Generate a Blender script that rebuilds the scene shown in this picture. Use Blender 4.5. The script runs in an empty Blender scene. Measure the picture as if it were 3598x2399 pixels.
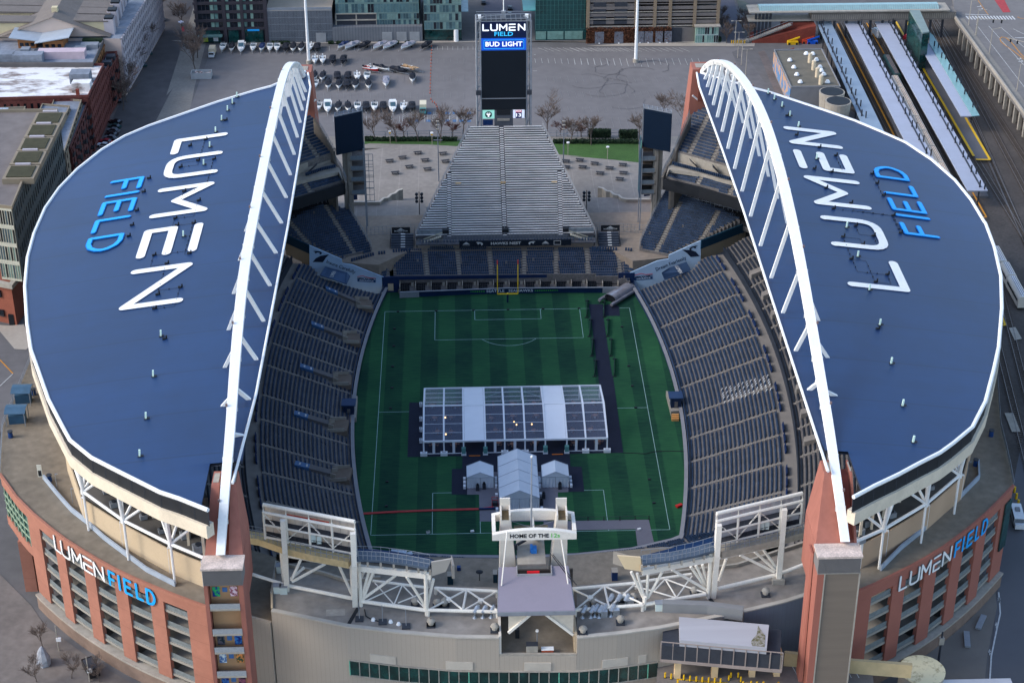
import bpy,math,random
from math import radians as RAD,sin,cos,pi,sqrt,atan2,hypot,floor,ceil
from mathutils import Vector,Matrix
random.seed(7)
S=bpy.context.scene
V=Vector
YAW,PITCH,ROLL=-0.02979590923322236,0.5171058458497095,-0.0014328668630614666
CAM=V((-11.928119719929574,-389.4924826239746,241.55692950870105));FPX=6345.57928440928
Rz=Matrix.Rotation(YAW,3,'Z')
fw=Rz@V((0,cos(PITCH),-sin(PITCH)));rt0=Rz@V((1,0,0));up0=rt0 .cross(fw)
rt=rt0*cos(ROLL)+up0*sin(ROLL);up=-rt0*sin(ROLL)+up0*cos(ROLL)
cd=bpy.data.cameras.new('camera');cam=bpy.data.objects.new('camera',cd);S.collection.objects.link(cam)
cam.matrix_world=Matrix(((rt.x,up.x,-fw.x,CAM.x),(rt.y,up.y,-fw.y,CAM.y),(rt.z,up.z,-fw.z,CAM.z),(0,0,0,1)))
cd.sensor_width=36;cd.lens=36*FPX/3598;cd.clip_start=1;cd.clip_end=6000
S.camera=cam
SUN_EL,SUN_AZ=34,262
w=bpy.data.worlds.new('World');S.world=w;w.use_nodes=True
nt=w.node_tree;bg=nt.nodes['Background'];sky=nt.nodes.new('ShaderNodeTexSky');sky.sky_type='NISHITA'
sky.sun_disc=False;sky.sun_elevation=RAD(SUN_EL);sky.sun_rotation=RAD(SUN_AZ);sky.dust_density=1.2;sky.air_density=1.0
nt.links.new(sky.outputs[0],bg.inputs[0]);bg.inputs[1].default_value=0.15
sl=bpy.data.lights.new('sun','SUN');sl.energy=0.95;sl.angle=RAD(20);sl.color=(1,.97,.92)
so=bpy.data.objects.new('sun',sl);S.collection.objects.link(so)
sd=V((sin(RAD(SUN_AZ))*cos(RAD(SUN_EL)),cos(RAD(SUN_AZ))*cos(RAD(SUN_EL)),sin(RAD(SUN_EL))))
so.rotation_euler=(-sd).to_track_quat('-Z','Y').to_euler()
S.view_settings.view_transform='Standard';S.view_settings.look='None';S.view_settings.exposure=1.22
SC=3598/2352
TILE=dict(A=(0,0,1.96),B=(600,0,1.96),C=(1300,0,1.96),D=(2000,0,1.96),E=(2698,0,1.96),F=(0,700,1.96),G=(900,700,1.96),H=(1700,700,1.96),I=(2698,700,1.96),J=(0,1500,1.7444),K=(700,1600,1.9622),L=(1400,1300,1.96),M=(1500,1700,2.2433),N=(2200,1600,1.9625),O=(2798,1500,1.7438),U=(980,340,3.919),W=(1000,780,3.92),VV=(2100,340,3.408),X=(2050,1480,2.34),Y=(700,1650,3.1367),Z=(0,0,1/SC*1.0))
def ray(t,x,y):
 if t=='Z':sx,sy=x*SC,y*SC
 else:o=TILE[t];sx,sy=o[0]+x/o[2],o[1]+y/o[2]
 return(fw*FPX+rt*(sx-1799)-up*(sy-1199.5))
def T(t,x,y,z=None,yy=None,xx=None):
 d=ray(t,x,y)
 if z is not None:k=(z-CAM.z)/d.z
 elif yy is not None:k=(yy-CAM.y)/d.y
 else:k=(xx-CAM.x)/d.x
 return CAM+d*k
def P(x,y,z=None,yy=None,xx=None):return T('Z',x,y,z,yy,xx)
CX=0.85
def j6(X):return 54.5-8.5*(max(X-55,0)/62)**1.3
def TR(t,x,y,dz=0):
 z=50
 for _ in range(12):z=j6(abs(T(t,x,y,z=z).x-CX))+dz
 return T(t,x,y,z=z)
def i_1(t,x,y,base):
 return T(t,x,y,yy=base.y).z
def lin(c):c/=255;return c/12.92 if c<=.04045 else((c+.055)/1.055)**2.4
def C(r,g,b,k=1.0):return(lin(r)*k,lin(g)*k,lin(b)*k)
h_2={}
def mat(name,col,rough=.8,var=.12,scale=.3,metal=0,spec=.3,bump=0,emit=0,alpha=1,detail=6,var2=0,scale2=4,stretch=None,col2=None,thr=None):
 if name in h_2:return h_2[name]
 m=bpy.data.materials.new(name);m.use_nodes=True;t=m.node_tree;n=t.nodes;b=n['Principled BSDF']
 b.inputs['Roughness'].default_value=rough;b.inputs['Metallic'].default_value=metal;b.inputs['Specular IOR Level'].default_value=spec
 tc=n.new('ShaderNodeTexCoord');src=tc.outputs['Object']
 if stretch:
  mp=n.new('ShaderNodeMapping');mp.inputs['Scale'].default_value=stretch;t.links.new(src,mp.inputs[0]);src=mp.outputs[0]
 nz=n.new('ShaderNodeTexNoise');nz.inputs['Scale'].default_value=scale;nz.inputs['Detail'].default_value=detail;nz.inputs['Roughness'].default_value=.65;t.links.new(src,nz.inputs['Vector'])
 r=n.new('ShaderNodeValToRGB');e=r.color_ramp.elements
 lo,hi=(.3,.7)if thr is None else thr
 e[0].position,e[1].position=lo,hi
 c2=col2 if col2 else tuple(c*(1+var)for c in col);c1=tuple(c*(1-var)for c in col)if not col2 else col
 e[0].color=(*c1,1);e[1].color=(*c2,1);t.links.new(nz.outputs['Fac'],r.inputs[0]);out=r.outputs[0]
 if var2:
  n2=n.new('ShaderNodeTexNoise');n2 .inputs['Scale'].default_value=scale2;n2 .inputs['Detail'].default_value=3;t.links.new(src,n2 .inputs['Vector'])
  mr=n.new('ShaderNodeMapRange');mr.inputs[1].default_value=.3;mr.inputs[2].default_value=.7;mr.inputs[3].default_value=1-var2;mr.inputs[4].default_value=1+var2
  t.links.new(n2 .outputs['Fac'],mr.inputs[0])
  vm=n.new('ShaderNodeVectorMath');vm.operation='SCALE';t.links.new(out,vm.inputs[0]);t.links.new(mr.outputs[0],vm.inputs['Scale']);out=vm.outputs[0]
 t.links.new(out,b.inputs['Base Color'])
 if bump:
  bp=n.new('ShaderNodeBump');bp.inputs['Strength'].default_value=bump;t.links.new(nz.outputs['Fac'],bp.inputs['Height']);t.links.new(bp.outputs[0],b.inputs['Normal'])
 if emit:b.inputs['Emission Color'].default_value=(*col,1);b.inputs['Emission Strength'].default_value=emit
 if alpha<1:b.inputs['Alpha'].default_value=alpha
 h_2[name]=m;m['n']=1
 return m
def h_3(m,axis,period,dark,width=.02,tone=0.,off=0.,ang=0):
 """thin seam lines every `period` metres along one axis, plus a tone per panel"""
 t=m.node_tree;n=t.nodes;b=n['Principled BSDF'];src=b.inputs['Base Color'].links[0].from_socket
 tc=n.new('ShaderNodeTexCoord');mp=n.new('ShaderNodeMapping');mp.inputs['Rotation'].default_value=(0,0,ang);t.links.new(tc.outputs['Object'],mp.inputs[0])
 sp=n.new('ShaderNodeSeparateXYZ');t.links.new(mp.outputs[0],sp.inputs[0])
 def M(op,a,bb=None):
  k=n.new('ShaderNodeMath');k.operation=op
  for i,q in enumerate((a,bb)):
   if q is None:continue
   if isinstance(q,(int,float)):k.inputs[i].default_value=q
   else:t.links.new(q,k.inputs[i])
  return k.outputs[0]
 u=M('DIVIDE',M('ADD',sp.outputs['XYZ'.index(axis)],off),period);fr=M('FRACT',u);fl=M('FLOOR',u)
 line=M('LESS_THAN',fr,width);fac=M('SUBTRACT',1,M('MULTIPLY',line,dark))
 if tone:
  wn=n.new('ShaderNodeTexWhiteNoise');wn.noise_dimensions='1D';t.links.new(fl,wn.inputs['W'])
  fac=M('MULTIPLY',fac,M('ADD',1-tone,M('MULTIPLY',wn.outputs['Value'],2*tone)))
 vm=n.new('ShaderNodeVectorMath');vm.operation='SCALE';t.links.new(src,vm.inputs[0]);t.links.new(fac,vm.inputs['Scale']);t.links.new(vm.outputs[0],b.inputs['Base Color'])
 return m
i_9=mat('white_paint',(.80,.79,.77),.45,.04,.25,spec=.4,var2=.03,scale2=2)
cream=mat('cream_steel',C(214,200,178),.6,.10,.3,var2=.06)
g_1=mat('grey_steel',C(132,136,142),.5,.12,.5)
g_3=mat('dark_steel',C(52,55,62),.6,.15,.5)
black=mat('black_matte',(.012,.014,.018),.6,.2,.5)
h_5=mat('navy_tarp',C(10,36,74),.6,.25,.25)
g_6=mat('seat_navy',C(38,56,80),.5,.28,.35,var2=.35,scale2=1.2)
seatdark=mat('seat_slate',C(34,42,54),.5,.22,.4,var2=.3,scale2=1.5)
j5=mat('stand_concrete',C(108,103,100),.9,.2,.35,var2=.18,scale2=1.8)
g_2=mat('pale_concrete',C(158,150,138),.9,.14,.12,var2=.10,scale2=1)
plaza_m=mat('plaza_paving',C(134,127,120),.9,.12,.06,var2=.10,scale2=.7)
h_3(plaza_m,'X',6.1,-.22,.03,.02,1.5);h_3(plaza_m,'Y',3.05,.10,.04,.03)
h_1=mat('deck_concrete',C(122,112,98),.9,.22,.06,var2=.14,scale2=.6)
j4=mat('flat_roof_stained',C(134,126,117),.9,.3,.07,var2=.16,scale2=.45)
asph=mat('asphalt',C(102,99,99),.92,.12,.02,var2=.10,scale2=.35)
asphdk=mat('asphalt_dark',C(72,70,74),.92,.14,.03,var2=.10,scale2=.4)
pave=mat('pavement',C(128,122,114),.9,.14,.08,var2=.10,scale2=1)
g_9=mat('precast_terracotta',C(158,106,88),.8,.12,.10,var2=.05,scale2=1)
h_3(g_9,'Z',4.4,.16,.03,.02)
redfin=mat('red_stucco',C(152,96,82),.85,.14,.12,var2=.07,scale2=.9,stretch=(1,1,.35))
brick_r=mat('red_brick',C(120,56,44),.9,.2,.3,var2=.15,scale2=3)
tan=mat('tan_wall',C(186,166,138),.85,.08,.1,var2=.04)
taupe=mat('taupe_cladding',C(152,142,130),.7,.05,.05,var2=.02)
glassg=mat('green_glass',C(20,62,60),.12,.5,.25,spec=.8,var2=.4,scale2=.8)
g_7=mat('dark_glass',C(22,30,40),.12,.5,.4,spec=.8)
yellow=mat('yellow_paint',C(216,170,24),.6,.1,1)
h_8=mat('orange_line',C(196,130,30),.7,.15,1)
h_7=mat('line_white',C(190,190,188),.8,.2,1)
roofblue=mat('roof_membrane',C(16,50,94,.85),.42,.16,.03,spec=.5,var2=.05,scale2=.3)
h_3(roofblue,'Y',16.2,.28,.03,.06,4.0)
h_3(roofblue,'Y',2.7,.07,.07,.03)
COL=S.collection
class MB:
 def __init__(s):s.v=[];s.f=[]
 def quad(s,*p):
  i=len(s.v);s.v+=[tuple(q)for q in p];s.f.append(tuple(range(i,i+len(p))));return s
 def hexa(s,b,t):
  i=len(s.v);s.v+=[tuple(q)for q in b]+[tuple(q)for q in t];k=len(b)
  s.f.append(tuple(i+j for j in reversed(range(k))));s.f.append(tuple(i+k+j for j in range(k)))
  for j in range(k):m=(j+1)%k;s.f.append((i+j,i+m,i+k+m,i+k+j))
  return s
 def box(s,c,sz,rz=0):
  x,y,z=sz[0]/2,sz[1]/2,sz[2];ca,sa=cos(rz),sin(rz)
  q=[(-x,-y),(x,-y),(x,y),(-x,y)];q=[(c[0]+a*ca-b*sa,c[1]+a*sa+b*ca)for a,b in q]
  return s.hexa([(a,b,c[2])for a,b in q],[(a,b,c[2]+z)for a,b in q])
 def prism(s,pts,z0,z1):
  return s.hexa([(p[0],p[1],z0)for p in ccw(pts)],[(p[0],p[1],z1)for p in ccw(pts)])
 def beam(s,a,b,w,h=None,upv=(0,0,1)):
  a,b=V(a),V(b);d=(b-a)
  if d.length<1e-6:return s
  d.normalize();h=h or w;u=V(upv)
  if abs(d.dot(u))>.98:u=V((0,1,0))
  r=d.cross(u).normalized();u=r.cross(d)
  q=[-r*w/2-u*h/2,r*w/2-u*h/2,r*w/2+u*h/2,-r*w/2+u*h/2]
  i=len(s.v);s.v+=[tuple(a+k)for k in q]+[tuple(b+k)for k in q]
  s.f+=[(i,i+1,i+2,i+3),(i+7,i+6,i+5,i+4)]+[(i+j,i+4+j,i+4+(j+1)%4,i+(j+1)%4)for j in range(4)]
  return s
 def tube(s,pts,r,n=8,r2=None):
  pts=[V(p)for p in pts];i0=len(s.v);m=len(pts);pr=None
  for k,p in enumerate(pts):
   d=(pts[min(k+1,m-1)]-pts[max(k-1,0)]).normalized()
   u=V((0,0,1))if abs(d.z)<.95 else V((0,1,0))
   a=d.cross(u).normalized();b=a.cross(d);rr=r if r2 is None else r+(r2-r)*k/(m-1)
   for j in range(n):t=2*pi*j/n;s.v.append(tuple(p+(a*cos(t)+b*sin(t))*rr))
  for k in range(m-1):
   for j in range(n):s.f.append((i0+k*n+j,i0+k*n+(j+1)%n,i0+(k+1)*n+(j+1)%n,i0+(k+1)*n+j))
  s.f.append(tuple(i0+j for j in reversed(range(n))));s.f.append(tuple(i0+(m-1)*n+j for j in range(n)))
  return s
 def cyl(s,c,r,h,n=12,r2=None):return s.tube([c,(c[0],c[1],c[2]+h)],r,n,r2)
 def path(s,pts,w,h,close=False):
  pts=[V(p)for p in pts];m=len(pts);L=[];Rr=[]
  for k,p in enumerate(pts):
   a=pts[(k-1)%m]if(k or close)else None;b=pts[(k+1)%m]if(k<m-1 or close)else None
   d=V((0,0,0))
   if a is not None:d+=V((p.x-a.x,p.y-a.y,0)).normalized()
   if b is not None:d+=V((b.x-p.x,b.y-p.y,0)).normalized()
   d.normalize();nn=V((-d.y,d.x,0));L.append(p+nn*w/2);Rr.append(p-nn*w/2)
  for k in range(m if close else m-1):
   j=(k+1)%m
   s.hexa([Rr[k],Rr[j],L[j],L[k]],[q+V((0,0,h))for q in(Rr[k],Rr[j],L[j],L[k])])
  return s
 def strip(s,A,B):
  i=len(s.v);n=len(A);s.v+=[tuple(p)for p in A]+[tuple(p)for p in B]
  s.f+=[(i+k,i+k+1,i+n+k+1,i+n+k)for k in range(n-1)];return s
 def obj(s,name,m,parent=None,label=None,cat=None,group=None,kind=None,smooth=False,loc=None):
  me=bpy.data.meshes.new(name);vs=s.v
  if loc is not None:vs=[(a-loc[0],b-loc[1],c-loc[2])for a,b,c in vs]
  me.from_pydata(vs,[],s.f);me.materials.append(m)
  if smooth:me.polygons.foreach_set('use_smooth',[True]*len(me.polygons))
  me.update();o=bpy.data.objects.new(name,me);COL.objects.link(o)
  if loc is not None:o.location=loc
  if parent:
   o.parent=parent
   if parent.type=='EMPTY' or parent.location.length>0:o.matrix_parent_inverse=Matrix.Translation(-parent.location)if loc is None else Matrix()
  tag(o,label,cat,group,kind);return o
def ccw(p):
 a=sum(p[i][0]*p[(i+1)%len(p)][1]-p[(i+1)%len(p)][0]*p[i][1]for i in range(len(p)))
 return list(p)if a>0 else list(reversed(p))
def tag(o,label=None,cat=None,group=None,kind=None):
 if label:o['label']=label
 if cat:o['category']=cat
 if group:o['group']=group
 if kind:o['kind']=kind
 return o
def g_5(name,label,cat,loc=(0,0,0),group=None,rz=0):
 o=bpy.data.objects.new(name,None);COL.objects.link(o);o.empty_display_size=.5;o.location=loc;o.rotation_euler=(0,0,rz)
 return tag(o,label,cat,group)
def h_9(mb,name,m,parent,**k):
 me=bpy.data.meshes.new(name);me.from_pydata(mb.v,[],mb.f);me.materials.append(m)
 if k.pop('smooth',False):me.polygons.foreach_set('use_smooth',[True]*len(me.polygons))
 me.update();o=bpy.data.objects.new(name,me);COL.objects.link(o);o.parent=parent;return tag(o,**k)
def g_8(o,loc,rz=None,label=None,parent=None):
 c=o.copy();COL.objects.link(c)
 if parent is None:
  c.location=loc
  if rz is not None:c.rotation_euler=(0,0,rz)
  if label:c['label']=label
 else:c.parent=parent
 for ch in o.children:g_8(ch,None,parent=c)
 return c
ORD=['first','second','third','fourth','fifth','sixth','seventh','eighth','ninth','tenth','eleventh','twelfth','thirteenth','fourteenth','fifteenth','sixteenth','seventeenth','eighteenth','nineteenth','twentieth','twenty-first','twenty-second','twenty-third','twenty-fourth','twenty-fifth','twenty-sixth','twenty-seventh','twenty-eighth']
def rpts(t,l,z):return[T(t,a,b,z=z)for a,b in l]
def lerp(a,b,t):return a+(b-a)*t
def g_4(pts,step):
 out=[V(pts[0])]
 for a,b in zip(pts[:-1],pts[1:]):
  a,b=V(a),V(b);n=max(1,int(ceil((b-a).length/step)))
  out+=[a.lerp(b,i/n)for i in range(1,n+1)]
 return out
def h_6(pts,s):
 pts=[V(p)for p in pts]
 for a,b in zip(pts[:-1],pts[1:]):
  L=(b-a).length
  if s<=L:return a.lerp(b,s/L),(b-a).normalized()
  s-=L
 return pts[-1],(pts[-1]-pts[-2]).normalized()
def plen(pts):return sum((V(b)-V(a)).length for a,b in zip(pts[:-1],pts[1:]))
def text(name,s,size,m,M4,parent=None,depth=.02,bold=.0,width=None,**k):
 """writing as thin real letters: M4 maps letter space (x right, y up, z out) to the place"""
 cu=bpy.data.curves.new(name,'FONT');cu.body=s;cu.size=size;cu.extrude=depth;cu.offset=bold;cu.resolution_u=2;cu.align_x='CENTER';cu.align_y='CENTER'
 tmp=bpy.data.objects.new(name,cu);me=bpy.data.meshes.new_from_object(tmp);bpy.data.objects.remove(tmp)
 if width:
  xs=[v.co.x for v in me.vertices];sx=width/(max(xs)-min(xs));cx=(max(xs)+min(xs))/2
  for v in me.vertices:v.co.x=(v.co.x-cx)*sx
 me.transform(M4);me.materials.clear();me.materials.append(m)
 o=bpy.data.objects.new(name,me);COL.objects.link(o)
 if parent:
  o.parent=parent;o.matrix_parent_inverse=Matrix.Translation(-parent.location)
 return tag(o,**k)
def frame(o,x,y):
 x=V(x).normalized();y=V(y);y=(y-x*y.dot(x)).normalized();z=x.cross(y)
 return Matrix(((x.x,y.x,z.x,o[0]),(x.y,y.y,z.y,o[1]),(x.z,y.z,z.z,o[2]),(0,0,0,1)))
def flat(name,pts,m,z,label=None,kind='structure',parent=None,thick=0,cat=None):
 mb=MB();q=ccw([V(p)for p in pts])
 if thick:mb.hexa([(p[0],p[1],z-thick)for p in q],[(p[0],p[1],z)for p in q])
 else:mb.quad(*[(p[0],p[1],z)for p in q])
 return mb.obj(name,m,parent,label=label,kind=kind,cat=cat)
G0=0.9
gm=mat('ground_asphalt',C(98,95,94),.93,.12,.03,var2=.1,scale2=.3)
hole=[(-44,-72),(44,-72),(52,0),(44,82),(-44,82),(-52,0)]
mb=MB();o=[(-1500,-900),(1500,-900),(1500,0),(1500,2600),(-1500,2600),(-1500,0)]
for i in range(6):
 j=(i+1)%6;mb.quad((*o[i],G0),(*o[j],G0),(*hole[j],G0),(*hole[i],G0))
mb.obj('ground',gm,kind='structure')
fm=bpy.data.materials.new('field_turf');fm.use_nodes=True;t=fm.node_tree;n=t.nodes;b=n['Principled BSDF'];b.inputs['Roughness'].default_value=.95;b.inputs['Specular IOR Level'].default_value=.1
tc=n.new('ShaderNodeTexCoord');sp=n.new('ShaderNodeSeparateXYZ');t.links.new(tc.outputs['Object'],sp.inputs[0])
def MN(op,a,bb=None,cc=None):
 k=n.new('ShaderNodeMath');k.operation=op
 for i,q in enumerate((a,bb,cc)):
  if q is None:continue
  if isinstance(q,(int,float)):k.inputs[i].default_value=q
  else:t.links.new(q,k.inputs[i])
 return k.outputs[0]
sx=MN('FRACT',MN('DIVIDE',MN('ADD',sp.outputs[0],60.35),9.14));wob=n.new('ShaderNodeTexNoise');wob.inputs['Scale'].default_value=.5;t.links.new(tc.outputs['Object'],wob.inputs[0])
sx2=MN('ADD',sx,MN('MULTIPLY',MN('SUBTRACT',wob.outputs[0],.5),.06));stripe=n.new('ShaderNodeMapRange');stripe.interpolation_type='SMOOTHSTEP';stripe.inputs[1].default_value=.47;stripe.inputs[2].default_value=.53;t.links.new(sx2,stripe.inputs[0])
n1=n.new('ShaderNodeTexNoise');n1 .inputs['Scale'].default_value=.06;n1 .inputs['Detail'].default_value=5;t.links.new(tc.outputs['Object'],n1 .inputs[0])
mp=n.new('ShaderNodeMapping');mp.inputs['Scale'].default_value=(.25,2.2,1);t.links.new(tc.outputs['Object'],mp.inputs[0]);n2=n.new('ShaderNodeTexNoise');n2 .inputs['Scale'].default_value=1.2;n2 .inputs['Detail'].default_value=4;t.links.new(mp.outputs[0],n2 .inputs[0])
n3=n.new('ShaderNodeTexNoise');n3 .inputs['Scale'].default_value=5;n3 .inputs['Detail'].default_value=2;t.links.new(tc.outputs['Object'],n3 .inputs[0])
mr=n.new('ShaderNodeMapRange');mr.inputs[1].default_value=.35;mr.inputs[2].default_value=.65;mr.inputs[3].default_value=0;mr.inputs[4].default_value=1;t.links.new(n1 .outputs[0],mr.inputs[0])
fac=MN('ADD',MN('MULTIPLY',stripe.outputs[0],.36),MN('MULTIPLY',mr.outputs[0],.42));fac=MN('ADD',fac,MN('MULTIPLY',MN('SUBTRACT',n2 .outputs[0],.5),.9));fac=MN('ADD',fac,MN('MULTIPLY',MN('SUBTRACT',n3 .outputs[0],.5),.5))
rp=n.new('ShaderNodeValToRGB');rp.color_ramp.elements[0].color=(*C(24,54,44,1.15),1);rp.color_ramp.elements[1].color=(*C(46,92,58,1.2),1);t.links.new(fac,rp.inputs[0]);t.links.new(rp.outputs[0],b.inputs['Base Color'])
fieldpts=[]
def Xw(y):return sqrt(300**2-(y-2)**2)-259
for i in range(41):y=-72+i*4;fieldpts.append((CX+Xw(max(min(y,68),-66))+.3,y))
fieldpts+=[(x,92)for x in(20,-20)]+[(2*CX-x,y)for x,y in reversed(fieldpts)]
mb=MB();q=ccw(fieldpts);mb.quad(*[(x,y,0)for x,y in q]);mb.obj('field',fm,kind='structure')
Lf,Wf=52.98,34.15;mk=mat('pitch_marking',C(150,182,178),.9,.2,.5);lw=.13
mb=MB();Z=.012
def ln(a,b_):mb.beam((a[0],a[1],Z),(b_[0],b_[1],Z),lw,.008)
for s in(-1,1):
 ln((-Wf,s*Lf),(Wf,s*Lf));ln((s*Wf,-Lf+.08),(s*Wf,Lf-.08))
 for hx,dp in((20.16,16.46),(9.16,5.5)):
  for e in(-1,1):ln((e*hx,s*(Lf-.08)),(e*hx,s*(Lf-dp)))
  ln((-hx+.08,s*(Lf-dp)),(hx-.08,s*(Lf-dp)))
 a0=math.acos(5.46/9.15);pp=[(9.15*sin(a0*(i/10-1)),s*(Lf-11-9.15*cos(a0*(i/10-1))))for i in range(21)]
 for a,b_ in zip(pp[:-1],pp[1:]):ln(a,b_)
ln((-Wf+.08,0),(Wf-.08,0))
for i in range(40):ln((9.15*cos(i*pi/20),9.15*sin(i*pi/20)),(9.15*cos((i+1)*pi/20),9.15*sin((i+1)*pi/20)))
mb.obj('pitch_marking',mk,kind='structure')
def emit_rows(lst,root,keep=100):
 """each run of seats between two aisles is a part; past the hundred that show largest the rest are one part of their material"""
 lst=[(m_,mm)for m_,mm in lst if m_.v];lst.sort(key=lambda q:-len(q[0].v)/((V(q[0].v[0])-CAM).length**2))
 rest={}
 for i,(m_,mm)in enumerate(lst):
  if i<keep:m_.obj('seat_row',mm,root)
  else:
   r_=rest.setdefault(mm.name,(MB(),mm))[0];k=len(r_.v);r_.v+=m_.v;r_.f+=[tuple(j+k for j in f)for f in m_.f]
 for m_,mm in rest.values():m_.obj('seat_rows',mm,root,kind='stuff')
HALF={}
def seat_boxes(mb,p,t,nrm,wid=.46,h=.62,z=0):
 """one folded stadium seat: upright back leaning away from the pitch with the tipped-up pad in front; nrm points up the stand"""
 a=t*wid/2;f=nrm
 b0=[p-a-f*.16,p+a-f*.16,p+a+f*.16,p-a+f*.16]
 t0=[p-a*.9+f*.02+V((0,0,h)),p+a*.9+f*.02+V((0,0,h)),p+a*.9+f*.24+V((0,0,h)),p-a*.9+f*.24+V((0,0,h))]
 i=len(mb.v);mb.v+=[tuple(q)for q in b0+t0]
 mb.f+=[(i+4,i+5,i+6,i+7),(i,i+1,i+5,i+4),(i+1,i+2,i+6,i+5),(i+2,i+3,i+7,i+6),(i+3,i,i+4,i+7)]
def inside(p,poly):
 c=False;j=len(poly)-1
 for i in range(len(poly)):
  a,b_=poly[i],poly[j]
  if(a[1]>p[1])!=(b_[1]>p[1])and p[0]<(b_[0]-a[0])*(p[1]-a[1])/(b_[1]-a[1]+1e-12)+a[0]:c=not c
  j=i
 return c
R0=300;CEN={1:V((CX-259,2,0)),-1:V((CX+259,2,0))}
def pol(side,R,th,z=0):return V((CEN[side].x+side*R*cos(th),2+R*sin(th),z))
def thY(side,p):return math.asin(max(-1,min(1,(p.y-2)/hypot(p.x-CEN[side].x,p.y-2))))
aisE=[thY(1,q)for q in[P(1485,703,z=2),P(1508,754,z=2),P(1530,801,z=2),P(1546,843,z=2),P(1560,891,z=2),P(1571,954.6,z=2),P(1578,1007,z=2),P(1581,1061,z=2),P(1581,1121,z=2),P(1578,1184,z=2)]]
aisE=sorted(aisE)
nlim=lambda R:.2065+.0*(R-300)-(R-300)*.0004
slim=lambda R:-.207+(-.0003)*(R-300)
bowl_clip_n={1:[(34,60.2),(52.4,60.6),(55,64),(58,64.4)],-1:[(33.5,60.9),(40,59.4),(52,58.4),(54.4,62.4),(58,63)]}
def ylimN(side,x):
 l=bowl_clip_n[side];ax=abs(x)
 a=[(abs(u),v)for u,v in l]
 for(x0,y0),(x1,y1)in zip(a[:-1],a[1:]):
  if ax<=x1:return y0+(y1-y0)*(ax-x0)/(x1-x0)-.2
 return a[-1][1]-.2+(ax-a[-1][0])*.1
def ylimS(x):return-65.5-(abs(x-CX)-40)*.62
def bowl(side):
 nm='east' if side>0 else 'west'
 root=g_5('grandstand',('grandstand on the right of the field with open seat rows up to a pale walkway' if side>0 else 'lower grandstand on the left of the field, with tunnel openings along its front rows'),'grandstand',(CX+side*52,0,0),'long curved grandstands beside the field')
 ter=MB();seats={};stairs=MB();white_s=MB()
 rows=[(301.6+k*1.0,1.9+k*.42,1)for k in range(21)]+[(326.2+k*1.0,12.4+k*.55,2)for k in range(15)]
 rail=MB()
 def lim(R,th0,th1):
  f=lambda th,e:(pol(side,R,th).y-ylimN(side,pol(side,R,th).x))if e>0 else(ylimS(pol(side,R,th).x)-pol(side,R,th).y)
  a=th0
  while f(a,-1)>0:a+=.0015
  b_=th1
  while f(b_,1)>0:b_-=.0015
  return a,b_
 ai=aisE
 vom=[]
 if side<0:
  for q in[(818,690),(776,769),(747,865),(733,972),(726,1087),]:vom.append(P(q[0],q[1],z=4.5))
 for R,z,tier in rows:
  a,b_=lim(R,-.30,.28);nseg=max(4,int((b_-a)/.02));ths=[a+(b_-a)*i/nseg for i in range(nseg+1)]
  w_=1.0;zb=z-.42 if tier==1 else z-.55
  segs=[(ths[i],ths[i+1])for i in range(nseg)]
  A=[pol(side,R-.5,q,z)for q in ths];B_=[pol(side,R+.5,q,z)for q in ths];D=[pol(side,R-.5,q,zb)for q in ths]
  if side>0:ter.strip(B_,A);ter.strip(A,D)
  else:ter.strip(A,B_);ter.strip(D,A)
  npos=int((b_-a)*R/.54);
  for i in range(npos):
   th=a+(i+.5)*.54/R;sec=sum(1 for q in ai if q<th)
   if min([abs(th-q)*R for q in ai])<.75:continue
   if a>th-.6/R or th>b_-.6/R:continue
   p=pol(side,R+.1,th,z)
   if vom and tier==1 and z<7.2:
    bad=False
    for v in vom:
     dl=(p-v);
     if abs(dl.y+(p.x-v.x)*.10)<(2.7 if z<4.3 else 1.5):bad=True
    if bad:continue
   if random.random()<.004:continue
   tt=V((-sin(th)*side,cos(th),0));nn=V((side*cos(th),sin(th),0))
   key=(tier,R,sec);seats.setdefault(key,MB())
   tgt=seats[key]
   seat_boxes(tgt,p,tt,nn)
  for q in ai:
   if a+.003<q<b_-.003:
    for hh in range(2):
     c=pol(side,R-.5+.25+hh*.5-.12,q,z-.0);
     stairs.box((c.x,c.y,z-.5),(.52,.85,.5+.12+.12*hh),0)
 part_w=lambda mb_,nm_,m_,**k:mb_.obj(nm_,m_,root,**k)
 part_w(ter,'terrace',j5);part_w(stairs,'aisle_steps',mat('aisle_grey',C(128,122,116),.9,.15,.8),kind='stuff')
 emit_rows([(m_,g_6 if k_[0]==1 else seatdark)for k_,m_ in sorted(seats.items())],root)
 fw_=MB();cp=MB();wk=MB();bw=MB();pad=MB()
 a,b_=-.235,.212;ths=[a+(b_-a)*i/40 for i in range(41)]
 fw_.path([pol(side,300.45,q,-.2)for q in ths],.5,1.75);cp.path([pol(side,300.3,q,1.55)for q in ths],.9,.14)
 pad.path([pol(side,301.0,q,1.69)for q in ths],.08,.95)
 part_w(fw_,'field_wall',mat('wall_pad',C(28,50,84),.6,.15,.5));part_w(cp,'wall_coping',mat('coping',C(140,138,140),.7,.1,.4));part_w(pad,'rail_banner',mat('rail_banner',C(46,66,96),.6,.3,.6))
 a2,b2=lim(324,-.30,.28);ths=[a2+(b2-a2)*i/30 for i in range(31)]
 zk=10.45
 A=[pol(side,322.1,q,zk)for q in ths];B_=[pol(side,325.6,q,zk)for q in ths]
 wk.strip(B_,A)if side>0 else wk.strip(A,B_);part_w(wk,'walkway',mat('walk_grey2',C(126,120,114),.9,.15,.3))
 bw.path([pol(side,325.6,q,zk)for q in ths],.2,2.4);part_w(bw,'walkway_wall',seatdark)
 lc=MB()
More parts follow.
